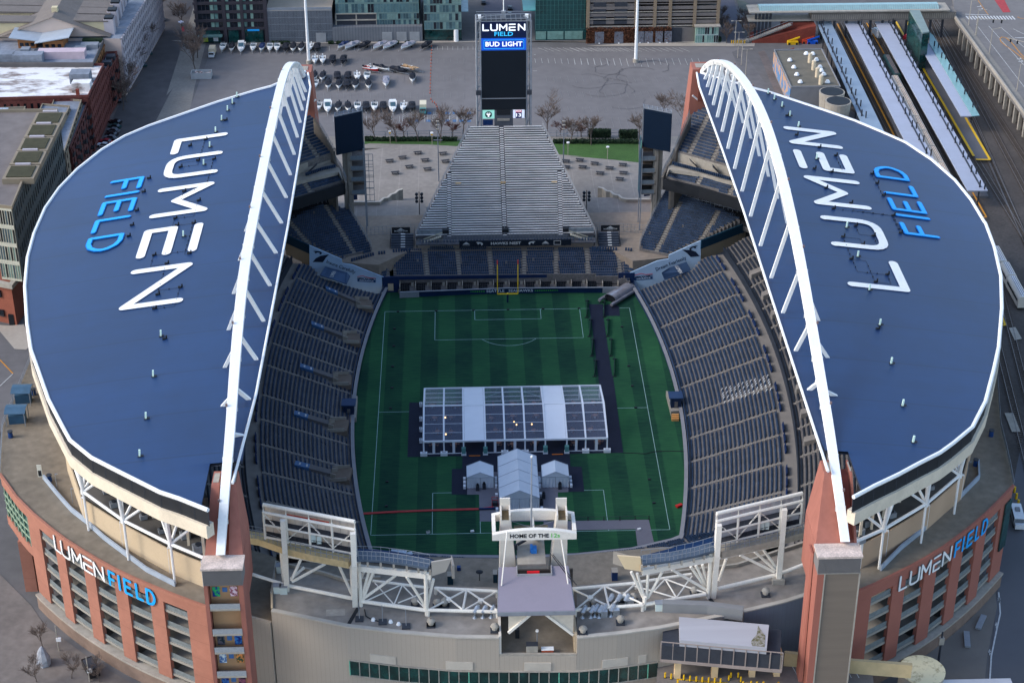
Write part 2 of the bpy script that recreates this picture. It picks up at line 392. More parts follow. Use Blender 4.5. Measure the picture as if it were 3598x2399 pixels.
 for i in range(30):
  for k in range(7):
   th=ths[i]+(ths[1]-ths[0])*k/9;
   if i%4==3:continue
   seat_boxes(lc,pol(side,323.0,th,zk),V((-sin(th)*side,cos(th),0)),V((side*cos(th),sin(th),0)),.5,.8)
 part_w(lc,'walkway_seats',h_5,kind='stuff')
 for i,q in enumerate(ai[1:-1]):
  th=q+.0135
  if pol(side,327,th).y>62:continue
  bx=MB();c0=pol(side,327,th,13);c1=pol(side,333.5,th,13);nn=(c1-c0).normalized();tt=V((-nn.y,nn.x,0))
  bx.hexa([c0-tt*1.1+V((0,0,-.2)),c0+tt*1.1+V((0,0,-.2)),c1+tt*1.1+V((0,0,2)),c1-tt*1.1+V((0,0,2))]if side>0 else[c0+tt*1.1+V((0,0,-.2)),c0-tt*1.1+V((0,0,-.2)),c1-tt*1.1+V((0,0,2)),c1+tt*1.1+V((0,0,2))],[c0-tt*1.1+V((0,0,1.6)),c0+tt*1.1+V((0,0,1.6)),c1+tt*1.1+V((0,0,3.9)),c1-tt*1.1+V((0,0,3.9))]if side>0 else[c0+tt*1.1+V((0,0,1.6)),c0-tt*1.1+V((0,0,1.6)),c1-tt*1.1+V((0,0,3.9)),c1+tt*1.1+V((0,0,3.9))])
  part_w(bx,'entry_hood',mat('hood_grey',C(124,118,112),.9,.15,.3))
 for v in vom:
  th=thY(side,v);nn=V((side*cos(th),sin(th),0));tt=V((-sin(th),cos(th)*1,0))
  f0=pol(side,301.3,th,1.0);pt=MB()
  def loc(u,s_,z):q=f0+nn*u+tt*s_;return V((q.x,q.y,z))
  pt.hexa([loc(0,-2.6,2.2),loc(4.6,-2.6,2.2),loc(4.6,2.6,2.2),loc(0,2.6,2.2)][::-1],[loc(0,-2.6,3.62),loc(4.6,-2.6,3.62),loc(4.6,2.6,3.62),loc(0,2.6,3.62)][::-1])
  pr=part_w(pt,'tunnel_patio',mat('patio_concrete',C(118,104,92),.9,.15,.3))
  rf=MB();rf.hexa([loc(4.7,-.9,3.0),loc(12.8,-.9,3.0),loc(12.8,.9,3.0),loc(4.7,.9,3.0)][::-1],[loc(4.7,-.9,4.7),loc(12.8,-.9,8.0),loc(12.8,.9,8.0),loc(4.7,.9,4.7)][::-1])
  ro=part_w(rf,'tunnel_roof',mat('tunnel_roof',C(96,92,92),.8,.12,.3))
  sg=MB();sg.hexa([loc(9.6,-.92,6.0),loc(12.9,-.92,7.2),loc(12.9,.92,7.2),loc(9.6,.92,6.0)][::-1],[loc(9.6,-.92,6.75),loc(12.9,-.92,8.08),loc(12.9,.92,8.08),loc(9.6,.92,6.75)][::-1]);so_=part_w(sg,'tunnel_sign',mat('tunnel_sign',C(58,92,130),.6,.1,.5))
  sw=MB()
  for u0,s0,u1 in((10.0,-.5,.35),(11.6,-.35,.7)):sw.hexa([loc(u0,s0,6.3),loc(u0+u1,s0,6.3),loc(u0+u1,.45,6.3),loc(u0,.45,6.3)][::-1],[loc(u0,s0,7.0+(u0-10)*.4),loc(u0+u1,s0,7.1+(u0-10)*.42),loc(u0+u1,.45,7.1+(u0-10)*.42),loc(u0,.45,7.0+(u0-10)*.4)][::-1])
  part_w(sw,'sign_emblem',h_7)
  wl=MB()
  for e in(-1,1):
   wl.beam(loc(4.7,e*1.0,4.3),loc(3.4,e*1.5,4.1),.18,1.3);wl.beam(loc(4.7,e*2.7,4.0),loc(.6,e*2.7,4.0),.16,.9)
  part_w(wl,'patio_wall',g_2)
 return root
bE=bowl(1);bW=bowl(-1)
mb=MB();random.seed(3)
q0=T('H',1565,1330,z=7);q1=T('H',1900,1250,z=9.5)
pat=["1011101","1010101","1110111","0100110","1101011","1010101","0110110","1101101","1010111","0111010","1110101"]
for i in range(12):
 R=301.6+(9+i)*1.0;zz=1.9+(9+i)*.42
 for k in range(7):
  if pat[i%11][k]=='0' and random.random()<.8:continue
  th=thY(1,q0)+.0+(k-3)*.0033-(i*.0004)
  seat_boxes(mb,pol(1,R+.1,th,zz+.03),V((-sin(th),cos(th),0)),V((cos(th),sin(th),0)),.44,.63)
mb.obj('white_seats',h_7,bE,label='bleached white seats forming characters in the stand')
def block(name,label,tile,poly,z0pt,z0,ra,rb,slope,pitch,seatm,aisles=(),cat='grandstand',group=None,sp=.56,zoff_under=3.0,bench=False,parent=None,awid=.8,und=j5):
 """rows run along ra->rb (both seen at height z0); the block is an inclined plane with its outline met by sight lines"""
 A=T(tile,*ra,z=z0);B_=T(tile,*rb,z=z0);d=(B_-A);d.z=0;d.normalize();u=V((-d.y,d.x,0))
 p0=T(tile,*z0pt,z=z0)
 def hit(q):
  r=ray(tile,*q);
  den=r.z-slope*(r.x*u.x+r.y*u.y);k=(z0+slope*((CAM-p0).x*u.x+(CAM-p0).y*u.y)-CAM.z)/den;return CAM+r*k
 pw=[hit(q)for q in poly];loc=[((p-p0).dot(d),(p-p0).x*u.x+(p-p0).y*u.y)for p in pw]
 root=parent or g_5(name,label,cat,tuple(p0),group)
 vmin,vmax=min(q[1]for q in loc),max(q[1]for q in loc);nr=int(round((vmax-vmin)/pitch))
 al=[]
 for a,b_ in aisles:
  ha,hb=hit(a),hit(b_);al.append((((ha-p0).dot(d),(ha-p0).dot(u)),((hb-p0).dot(d),(hb-p0).dot(u))))
 ter=MB();st=MB();secs={}
 for r_ in range(nr):
  v=vmin+(r_+.5)*pitch;xs=[]
  for i in range(len(loc)):
   a,b_=loc[i],loc[(i+1)%len(loc)]
   if(a[1]>v)!=(b_[1]>v):xs.append(a[0]+(b_[0]-a[0])*(v-a[1])/(b_[1]-a[1]))
  xs.sort();z=z0+slope*v
  for a,b_ in zip(xs[::2],xs[1::2]):
   W_=lambda s_,vv,zz:V((p0 .x+d.x*s_+u.x*vv,p0 .y+d.y*s_+u.y*vv,zz))
   ter.hexa([W_(a,v-pitch/2,z-zoff_under),W_(b_,v-pitch/2,z-zoff_under),W_(b_,v+pitch/2,z-zoff_under),W_(a,v+pitch/2,z-zoff_under)],[W_(a,v-pitch/2,z),W_(b_,v-pitch/2,z),W_(b_,v+pitch/2,z),W_(a,v+pitch/2,z)])
   ax=[]
   for(x0,v0),(x1,v1)in al:
    tq=(v-v0)/(v1-v0)if abs(v1-v0)>1e-6 else 0
    if-.05<=tq<=1.05:ax.append(x0+(x1-x0)*tq)
   k=a+.45
   while k<b_-.35:
    if not any(abs(k-q)<awid for q in ax):
     if random.random()>.004:
      sec=(r_,sum(1 for q in ax if q<k));secs.setdefault(sec,MB());seat_boxes(secs[sec],W_(k,v+pitch*.12,z),d,u,sp*.85,.6)
    k+=sp
   for q in ax:
    if a<q<b_:st.beam(W_(q-.5,v+.2*pitch,z+.09),W_(q+.5,v+.2*pitch,z+.09),pitch*.5,.18)
 ter.obj('terrace',und,root)
 if st.v:st.obj('aisle_steps',mat('aisle_pale',C(146,140,130),.9,.12,.8),root,kind='stuff')
 emit_rows([(m_,seatm)for sec,m_ in sorted(secs.items())],root)
 return root,hit
def i_3(mb,lines,w,F,dz=0.0):
 k=0
 for pl in lines:
  pts=[V((a,b,0))for a,b in pl]
  for i,p in enumerate(pts):
   ring=[F(p.x+w/2*cos(2*pi*j/14),p.y+w/2*sin(2*pi*j/14),dz+.004*k)for j in range(14)];mb.quad(*ring);k+=1
  for a,b_ in zip(pts[:-1],pts[1:]):
   d=(b_-a).normalized();nn=V((-d.y,d.x,0))*w/2
   q=[a-nn,b_-nn,b_+nn,a+nn];mb.quad(*[F(p.x,p.y,dz+.004*k)for p in q]);k+=1
def rnd(pts,r=.22,n=5):
 out=[pts[0]]
 for a,p,b_ in zip(pts[:-2],pts[1:-1],pts[2:]):
  A=V((*a,0));Pp=V((*p,0));B_=V((*b_,0));la=min(r,(A-Pp).length*.9);lb=min(r,(B_-Pp).length*.9);s_=Pp+(A-Pp).normalized()*la;e=Pp+(B_-Pp).normalized()*lb
  for i in range(n+1):t=i/n;q=s_*(1-t)**2+Pp*2*t*(1-t)+e*t*t;out.append((q.x,q.y))
 return out+[pts[-1]]
def word1(h,ws):
 L={}
 a,b_,c,d,e=ws
 return[[[(0,h),(0,0),(a,0)]],[rnd([(0,h),(0,0),(b_,0),(b_,h)],min(b_,h)*.34)],[[(0,0),(0,h),(c/2,h*.36),(c,h),(c,0)]],[[(0,h),(d,h)],[(d,h*.5),(0,h*.5),(0,0),(d,0)]],[[(0,0),(0,h),(e,0),(e,h)]]]
def word2(h,w_):
 return[[[(0,0),(0,h),(w_*.82,h)],[(0,h*.48),(w_*.68,h*.48)]],[[(0,0),(0,h)]],[[(w_*.9,0),(0,0),(0,h),(w_*.9,h)],[(0,h*.5),(w_*.75,h*.5)]],[[(0,h),(0,0),(w_*.85,0)]],[[(0,0),(0,h),(w_*.45,h),(w_*.75,h*.9),(w_*.95,h*.68),(w_,h*.5),(w_*.95,h*.32),(w_*.75,h*.1),(w_*.45,0),(0,0)]]]
outL=[('Z',702,165),('B',695,597),('A',1764,625),('A',1500,705),('A',1225,800),('A',1030,868),('A',860,940),('A',700,1035),('A',530,1170),('A',405,1300),('A',310,1435),('F',235,235),('F',190,400),('F',172,600),('F',188,860),('F',215,1040),('F',265,1180),('F',335,1380),('J',385,0),('J',430,82),('J',560,188),('J',720,270),('J',880,350),('J',980,400),('J',1100,440),('J',1275,510)]
outR=[('D',905,505),('D',1285,615),('E',0,635),('E',410,770),('E',600,835),('E',780,910),('E',950,985),('E',1130,1105),('E',1290,1245),('E',1400,1380),('E',1490,1530),('I',1500,170),('I',1560,330),('I',1605,530),('I',1612,750),('I',1590,1020),('I',1555,1180),('I',1500,1390),('O',1080,0),('O',960,100),('O',880,158),('O',750,224),('O',620,294),('O',480,360),('O',350,430)]
inL=[('B',945,505),('B',962,600),('B',890,1060),('B',805,1568),('G',0,1340),('J',1515,10),('J',1425,345)]
inR=[('D',878,503),('D',896,600),('D',1050,1020),('D',1200,1450),('I',0,600),('I',315,1568),('O',195,272)]
ROOFOUT={}
def roof(side,outp,inp):
 out=[TR(*q)for q in outp];inn=[TR(*q)for q in inp]
 in0=list(inn);inn=[p for p in inn if p.y>-104]+[V((CX+side*55,-104.3,54.5)),V((side*60.2,-104.5,54.4)),V((side*60.2,-118,54.4))]
 root=g_5('stadium_roof','dark blue roof over the %s side stands, lettered in white and pale blue'%('left' if side<0 else 'right'),'stadium roof',(CX+side*80,-5,50),'two arched stadium roofs')
 ys=sorted(set([round(p.y,3)for p in out+inn]+[-108+i*6 for i in range(34)]));ymin=max(min(p.y for p in out),min(p.y for p in inn)-.0);ymax=min(max(p.y for p in out),max(p.y for p in inn))
 ys=[y for y in ys if ymin+.2<y<ymax-.2];ys=[ymin+.05]+ys+[ymax-.05]
 def X_at(pl,y):
  pl=sorted([(p.y,p.x)for p in pl])
  for(y0,x0),(y1,x1)in zip(pl[:-1],pl[1:]):
   if y0<=y<=y1:return x0+(x1-x0)*(y-y0)/(y1-y0+1e-9)
  return pl[0][1]if y<pl[0][0]else pl[-1][1]
 mb=MB();N=14;rowsv=[]
 for y in ys:
  xi,xo=X_at(inn,y),X_at(out,y)
  rowsv.append([(lerp(xi,xo,k/N),y,j6(abs(lerp(xi,xo,k/N)-CX)))for k in range(N+1)])
 for r_ in rowsv:mb.v+=r_
 for a in range(len(ys)-1):
  for k in range(N):
   i=a*(N+1)+k;q=(i,i+1,i+N+2,i+N+1);mb.f.append(q if side>0 else q[::-1])
 mb.obj('roof_membrane',roofblue,root,smooth=True)
 u2=MB();u2 .v=[(x,y,z-.7)for x,y,z in mb.v];u2 .f=[f[::-1]for f in mb.f];u2 .obj('roof_underside',mat('roof_soffit',C(70,74,84),.8),root)
 edge=MB();edge.tube([p+V((0,0,.05))for p in out],.42,6);edge.tube([p+V((0,0,.05))for p in in0],.28,6);edge.obj('edge_trim',i_9,root)
 cen=V((CX+side*60,-8,0));offs=lambda p,o_:p+(V((p.x-cen.x,(p.y-cen.y),0))).normalized()*o_
 o2=[p for p in out[1:]]
 lb=MB();A=[offs(p,-.35)+V((0,0,-.5))for p in o2];B_=[offs(p,.1)+V((0,0,-3.4))for p in o2]
 (lb.strip(A,B_)if side<0 else lb.strip(B_,A));lb.obj('louvre_band',black,root)
 mul=MB()
 for a,b_ in zip(g_4(A,6),g_4(B_,6)):mul.beam(a,b_,.12)
 mul.obj('band_mullions',g_3,root)
 bg_=MB();bg_.path([offs(p,-.4)+V((0,0,-6.1))for p in o2],1.8,2.75);bg_.obj('ring_girder',cream,root)
 ROOFOUT[side]=[offs(p,-.2)for p in o2]
 if side<0:
  y0s=[56.2,44.0,24.9,1.4,-19.4];F1=lambda y0:(lambda u,v,z:(lambda X:V((CX-X,y0-u,j6(X)+.16+z)))(88.1-v))
  f0=[35.0,26.3,22.3,12.1,2.2];F2=lambda y0:(lambda u,v,z:(lambda X:V((CX-X,y0-u,j6(X)+.16+z)))(102.2-v))
 else:
  y0s=[-34.3,-14.2,8.4,29.7,45.4];F1=lambda y0:(lambda u,v,z:(lambda X:V((CX+X,y0+u,j6(X)+.16+z)))(86.2-v))
  f0=[-3.8,6.3,9.6,19.2,28.9];F2=lambda y0:(lambda u,v,z:(lambda X:V((CX+X,y0+u,j6(X)+.16+z)))(100.9-v))
 ws=(8.0,11.8,15.0,13.0,17.2)if side<0 else(13.3,14.4,14.8,9.9,9.5)
 k1=word1(12.2,ws);rest=k1
 if side>0:ws=(13.0,14.0,14.8,9.8,9.4)
 for lt,y0 in zip(word1(12.2,ws),y0s):
  m_=MB();i_3(m_,lt,2.15,F1(y0));m_.obj('white_letter',i_9,root)
 for lt,y0,ww in zip(word2(7.6,7.2 if side<0 else 6.6),f0,range(5)):
  m_=MB();i_3(m_,lt,1.5,F2(y0));m_.obj('blue_letter_border',mat('letter_blue_dark',C(0,110,200),.5),root)
  m_=MB();i_3(m_,lt,1.1,F2(y0),.12);m_.obj('blue_letter',mat('letter_blue',C(28,160,232),.5,.04),root)
 return root
rW=roof(-1,outL,inL);rE=roof(1,outR,inR)
proto=g_5('roof_anchor','x','roof anchor')
p_=MB().beam((0,0,0),(.1,0,1.5),.35,.3);h_9(p_,'anchor_post',mat('pale_green_white',C(214,238,222),.5),proto);h_9(MB().box((0,0,0),(.7,.7,.12)).box((.5,-.1,.1),(.5,.4,.3)),'anchor_base',g_3,proto)
L_=[('B',455,672),('B',424,716),('B',390,765),('B',350,832),('B',308,912),('B',268,1015),('B',226,1137),('F',1262,258),('F',1108,945),('F',1055,1222),('F',1005,1512),('J',856,180)]
R_=[('D',1368,648),('D',1411,688),('D',1464,738),('D',1518,802),('D',1577,876),('E',334,1098),('I',541,198),('I',618,398),('I',698,628),('I',770,868),('I',848,1134),('I',927,1424),('O',715,95)]
first=True
for nm,lst in(('left',L_),('right',R_)):
 for i,q in enumerate(lst):
  lb_='small pale post on the %s blue roof, %s of its line from the far end'%(nm,ORD[i]);loc_=TR(*q)+V((0,0,.05))
  if first:proto.location=loc_;proto['label']=lb_;proto['group']='pale posts along the roofs';first=False
  else:g_8(proto,loc_,label=lb_)
for side,lst,nm in((-1,[('A',1305,1008),('A',1412,965),('A',1240,1155),('A',1360,1107),('A',1470,1100),('A',1265,1322),('A',1365,1385),('F',1203,136),('F',1215,183),('F',1330,168),('F',1300,377),('F',1058,390),('F',1145,447),('F',1082,660),('F',1238,610),('F',1060,757),('A',1022,1232),('A',985,1325),('F',938,82),('F',905,183),('F',882,258),('F',1130,965),('B',375,832)],'left'),(1,[('I',603,186),('I',725,255),('I',651,314),('I',515,262),('I',820,522),('I',740,573),('I',572,415),('I',570,30),('I',862,115),('I',912,235),('I',450,68),('E',715,1200),('E',750,1265),('E',795,1348),('E',465,1075),('E',436,1188),('E',318,1165),('E',398,1298),('E',352,1018),('E',195,932),('D',1498,800),('I',755,895)],'right')):
 rr=rW if side<0 else rE
 for q in lst:
  p=TR(*q);m_=MB();m_.box((p.x,p.y,p.z),(.7,.4,.4),random.uniform(-.5,.5)).box((p.x+.5,p.y+.3,p.z),(.3,.3,.8));m_.obj('letter_floodlight',black,rr)
 cab=MB();pts=[TR(*q)+V((0,0,.08))for q in lst[:16]]
 for a,b_ in zip(pts[:-1],pts[1:]):
  if(a-b_).length<22:
   mid=V((a.x,b_.y,0));mid.z=j6(abs(mid.x-CX))+.08
   for u_,v_ in((a,mid),(mid,b_)):
    if(u_-v_).length>.5:
     cab.beam(u_,v_,.04)
     nb=int((u_-v_).length/2.2)
     for i in range(1,nb):c=u_.lerp(v_,i/nb);cab.box((c.x,c.y,c.z-.05),(.2,.2,.22))
 cab.obj('cable_run',black,rr)
archL=[(507,1274),(512,1200),(518,1112),(529,1000),(539,850),(552,700),(564,600),(583,500),(602,400),(622,300),(642,210),(652,172),(664,148),(680,145),(692,165),(700,192),(706,222)]
archR=[(1941,1244),(1930,1160),(1921,1100),(1907,1000),(1890,900),(1873,800),(1856,700),(1838,600),(1818,500),(1794,400),(1765,300),(1738,235),(1706,182),(1672,147),(1642,140),(1620,155),(1608,180)]
def arch(side,pts,infeet,outfeet):
 root=g_5('roof_arch','white steel arch with slanting struts above the %s blue roof'%('left' if side<0 else 'right'),'arch',(CX+side*57.5,-5,54),'white arches over the roofs')
 def ap(a,b_):
  y=0
  for _ in range(25):q=P(a,b_,xx=side*(57.0+3.2*(1-min(1,abs((y+7)/113))**1.5)-(.9 if side<0 else 0)));y=.5*y+.5*q.y
  return q
 pl=[P(a,b_,yy=(-120.6,-117,-113.2)[i])if i<3 else ap(a,b_)for i,(a,b_)in enumerate(pts)]
 pl=[p for p in pl];pl=g_4(pl,4)
 for _ in range(5):pl=[pl[0]]+[(a+b_*2+c)/4 for a,b_,c in zip(pl[:-2],pl[1:-1],pl[2:])]+[pl[-1]]
 ch=MB();n=len(pl);
 ymid=-6
 def wd(i):f=1-abs((pl[i].y-ymid)/118)**2;return 1.7+.7*max(f,0)
 prev=None
 for i in range(n):
  d=(pl[min(i+1,n-1)]-pl[max(i-1,0)]).normalized();r_=V((1,0,0));u_=r_.cross(d).normalized();u_=u_ if u_.z>0 or abs(u_.z)<.2 and u_.y*d.z<0 else-u_
  w_=wd(i);h_=.75
  ring=[pl[i]-r_*w_/2*.55-u_*h_,pl[i]+r_*w_/2*.55-u_*h_,pl[i]+r_*w_/2+u_*.2,pl[i]+r_*w_/2*.9+u_*.6,pl[i]-r_*w_/2*.9+u_*.6,pl[i]-r_*w_/2+u_*.2]
  k=len(ch.v);ch.v+=[tuple(p)for p in ring]
  if prev is not None:
   for j in range(6):ch.f.append((prev+j,k+j,k+(j+1)%6,prev+(j+1)%6))
  else:ch.f.append(tuple(range(6)))
  prev=k
 ch.f.append(tuple(range(prev,prev+6)));ch.obj('arch_chord',i_9,root)
 jt=MB()
 for i in range(2,n-2,4):
  a=pl[i];d=(pl[i+1]-a).normalized();jt.beam(a-V((wd(i)/2+.06,0,0)),a+V((wd(i)/2+.06,0,0)),.18,1.1)
 jt.obj('chord_splice',mat('splice_grey',C(208,208,206),.6),root,kind='stuff')
 ps=sorted(pl,key=lambda p:p.y)
 def at(y):
  for a,b_ in zip(ps[:-1],ps[1:]):
   if a.y<=y<=b_.y:return a.lerp(b_,(y-a.y)/(b_.y-a.y+1e-9))
  return ps[-1]if y>ps[-1].y else ps[0]
 for y in infeet:
  x0=CX+side*55.7;foot=V((x0,y,j6(55.7)-.3));hd=at(y-.5);node=V((hd.x-side*.3,hd.y,max(hd.z-2.2,foot.z+.8)))
  if hd.z-foot.z<1.2:continue
  s_=MB();s_.beam(foot,node,.75,.6,(0,1,0)).beam(node,hd+V((0,0,-.3)),.8,1.1,(0,1,0));s_.obj('inner_strut',i_9,root)
 for y in outfeet:
  ff=max(0,1-abs((y-ymid)/100)**2.2);X_=58.8+5.4*ff;foot=V((CX+side*X_,y,j6(X_)-.3));hd=at(y-.5);node=V((hd.x+side*.3,hd.y,max(hd.z-2.0,foot.z+.8)))
  if hd.z-foot.z<2:continue
  s_=MB();s_.beam(foot,node,.7,.55,(0,1,0));s_.obj('outer_strut',i_9,root)
 lt=MB()
 for i in range(3,n-3,7):p=pl[i]+V((side*wd(i)/2,0,.6));lt.box((p.x,p.y,p.z),(.4,.4,.5))
 lt.obj('arch_beacon',mat('beacon',C(120,100,96),.6),root)
 return root
ys_in=[86.6,80.8,74.7,67.6,59.1,49.2,38.1,25.5,12.1,-2.1,-17.8,-33.8,-50,-66.4,-82,-95.3]
ys_out=[78.3,71.5,64,55.9,45.7,34.4,21.9,9,-4.8,-19.9,-36.1,-52.6,-68.5,-83.8]
aL=arch(-1,archL,[y for y in ys_in if y<84],ys_out);aR=arch(1,archR,ys_in,ys_out)
def near_tower(side):
 t_='J' if side<0 else 'O'
 A=[T('J',1255,790,yy=-120),T('J',1490,790,yy=-120)]if side<0 else[T('O',120,706,yy=-120),T('O',372,706,yy=-120)]
 Bt=[T('J',1295,355,yy=-111),T('J',1447,352,yy=-111)]if side<0 else[T('O',172,282,yy=-111),T('O',342,290,yy=-111)]
 x0,x1=A[0].x,A[1].x;tx0,tx1=Bt[0].x,Bt[1].x;zt=53.7;zl=44.2
 root=g_5('arch_tower','terracotta tower at the near end of the %s arch, pale ledge on front'%('left' if side<0 else 'right'),'tower',((x0+x1)/2,-116,0),'terracotta towers that carry the arches')
 gap=1.7;xm=(tx0+tx1)/2;xb=(x0+x1)/2;archx=CX+side*57.6
 for(ta,tb,ba,bb)in((tx0,archx-1.0,x0,archx-.9),(archx+1.0,tx1,archx+.9,x1)):
  m_=MB();m_.hexa([(ba,-120,zl),(bb,-120,zl),(bb,-109.5,zl),(ba,-109.5,zl)],[(ta,-111,zt),(tb,-111,zt),(tb,-106.5,zt),(ta,-106.5,zt)]);f_=m_.obj('tower_fin',redfin,root)
  cp=MB();cp.box(((ta+tb)/2,-108.8,zt+.003),(abs(tb-ta)*.7,3.0,.12));cp.obj('fin_cap',g_2,f_)
 m_=MB();m_.hexa([(archx-.895,-118.5,zl),(archx+.895,-118.5,zl),(archx+.895,-109.7,zl),(archx-.895,-109.7,zl)],[(archx-.99,-109.5,52),(archx+.99,-109.5,52),(archx+.99,-107,52),(archx-.99,-107,52)]);m_.obj('fin_web',mat('red_stucco_web',C(150,80,66),.85),root)
 m_=MB();m_.box(((x0+x1)/2,-114.9,33),(x1-x0+.1,10.4,zl-33.01)).box(((x0+x1)/2,-118.4,0),(x1-x0+.1,3.4,32.98));m_.obj('tower_shaft',redfin,root)
 led=MB();led.box(((x0+x1)/2,-122.1,zl-.35),(x1-x0+.7,4.2,.45));led.obj('ledge',mat('stained_ledge',C(196,178,166),.8,.25,.5,var2=.2,scale2=3),root)
 fr=-124.0;x0-=.1;x1+=.1
 gb=MB();gb.box(((x0+x1)/2,(fr-120)/2,40.4),(x1-x0,4.0,3.4))
 for i in range(34):gb.box((x0+.1+i*(x1-x0-.2)/33,fr-.04,40.4),(.1,.08,3.4))
 gb.obj('ribbed_box',mat('ribbed_grey',C(118,114,112),.6,.06,.5),root)
 sw=MB();
 if side<0:
  sw.box((x0+.35,fr+2,0),(.7,3.9,40.38)).box((x1-.45,fr+2,0),(.9,3.9,40.38));sw.obj('side_wall',redfin,root)
  cr=MB();cr.box(((x0+x1)/2,fr+2.1,0),(x1-x0-1.65,.5,40.3));cr.obj('stair_wall',mat('tan_stair_wall',C(170,134,98),.8,.12,.2),root)
  for k,zf in enumerate((35.0,29.2,24.9,19.2,13.4,8.0)):
   sl_=MB();sl_.box(((x0+x1)/2-.05,fr+.85,zf-.35),(x1-x0-1.7,1.9,.35));so_=sl_.obj('stair_landing',g_2,root)
   rl=MB();n_=6
   rl.box(((x0+x1)/2-.05,fr+.0,zf+.02),(x1-x0-1.7,.07,1.15));rl.obj('landing_rail',mat('rail_mesh',C(150,152,154),.5,.15,2),so_)
   for j,cx_ in enumerate((x0+1.9,x0+5.1)):
    pc=[(60,190,110),(235,215,225),(120,110,116),(60,130,200),(60,110,170),(230,150,80),(70,120,190),(150,90,110),(50,110,190),(90,140,170),(80,120,170),(140,90,90)][(k*2+j)%12]
    c2_=[(20,60,140),(140,70,90),(30,50,60),(20,40,120),(230,240,240),(40,80,60),(20,40,110),(60,40,60),(10,30,80),(30,30,50),(30,40,70),(200,190,190)][(k*2+j)%12]
    ps=MB();ps.box((cx_,fr+1.8,zf-3.9 if k else 36.6),(1.35,.08,2.2));ps.obj('poster',mat('poster_%d_%d'%(k,j),C(*pc),.5,0,1.3,col2=C(*c2_),thr=(.45,.55)),root)
   pb=MB();pb.box((x0+3.5,fr+1.8,zf-2.9 if k else 37.6),(.9,.08,1.0));pb.obj('door_sign',mat('door_sign',C(70,110,160),.5,.2,2),root)
 else:
  sw.box((x0+1.4,fr+.05,0),(.25,.3,40.3)).box((x1+.05,fr+2,0),(.3,3.9,40.38));sw.obj('side_wall',g_2,root)
  rs=MB();rs.hexa([(x0-1.0,-121.6,0),(x0-.1,-122,0),(x0-.1,-119,0),(x0-1.0,-119,0)],[(x0-.5,-119.6,42),(x0-.1,-120,42),(x0-.1,-117,42),(x0-.5,-117,42)]);rs.obj('side_fin',h_2['terracotta_shade']if 'terracotta_shade' in h_2 else mat('terracotta_shade',C(152,94,80),.8,.08,.1),root)  # darker terracotta copy, with the right side's shade put into its colour
  pn=MB();pn.box(((x0+x1)/2+.7,fr+1.6,0),(x1-x0-1.6,3.0,40.35));MB().box((x0+.65,fr+1.9,0),(1.24,3.9,40.36)).obj('red_strip_wall',h_2 .get('terracotta_shade')or mat('terracotta_shade',C(152,94,80),.8,.08,.1),root);pn.obj('stair_wall',mat('brown_panel',C(118,106,94),.7,.08,.2,stretch=(.2,.2,3)),root)
  hl=MB();hl.box(((x0+x1)/2,fr-.01,40.3),(x1-x0,.1,.25));hl.obj('trim_line',g_2,root)
 return root
near_tower(-1);near_tower(1)
def far_tower(side):
 q=[T('B',930,490,yy=98),T('B',968,490,yy=98)]if side<0 else[T('D',848,472,yy=98),T('D',930,472,yy=98)]
 x0,x1=q[0].x,q[1].x;
 if side<0:x0=x1-5.2;
 else:x1=x0+5.2
 root=g_5('arch_tower','terracotta tower at the far end of the %s arch, seen above the parking lot'%('left' if side<0 else 'right'),'tower',((x0+x1)/2,98,0),'terracotta towers that carry the arches')
 b0=[T('B',1000,815,yy=98)]if side<0 else[T('D',815,775,yy=98)]
 bx=b0[0].x;zb=b0[0].z;k=(q[0].z-0)/(q[0].z-zb);
 if side<0:xb1=x1+(bx-x1)*k;xb0=x0-2
 else:xb0=x0+(bx-x0)*k;xb1=x1+2
 m_=MB();m_.hexa([(xb0,96,0),(xb1,96,0),(xb1,112,0),(xb0,112,0)],[(x0,97,q[0].z),(x1,97,q[0].z),(x1,103,q[0].z),(x0,103,q[0].z)]);f_=m_.obj('tower_fin',redfin,root)
 cp=MB();cp.box(((x0+x1)/2,100,q[0].z+.003),(3,3,.12));cp.obj('fin_cap',g_2,f_)
 rc=MB();xr=x0+(2.6 if side>0 else 2.6);rc.box((xr,96.4,zb+4),(1.6,.5,10));rc.obj('recess_panel',mat('red_stucco_dark',C(120,66,54),.85),root)
far_tower(-1);far_tower(1)
tl=[(510,395),(757,572),(1045,715),(1255,803)]
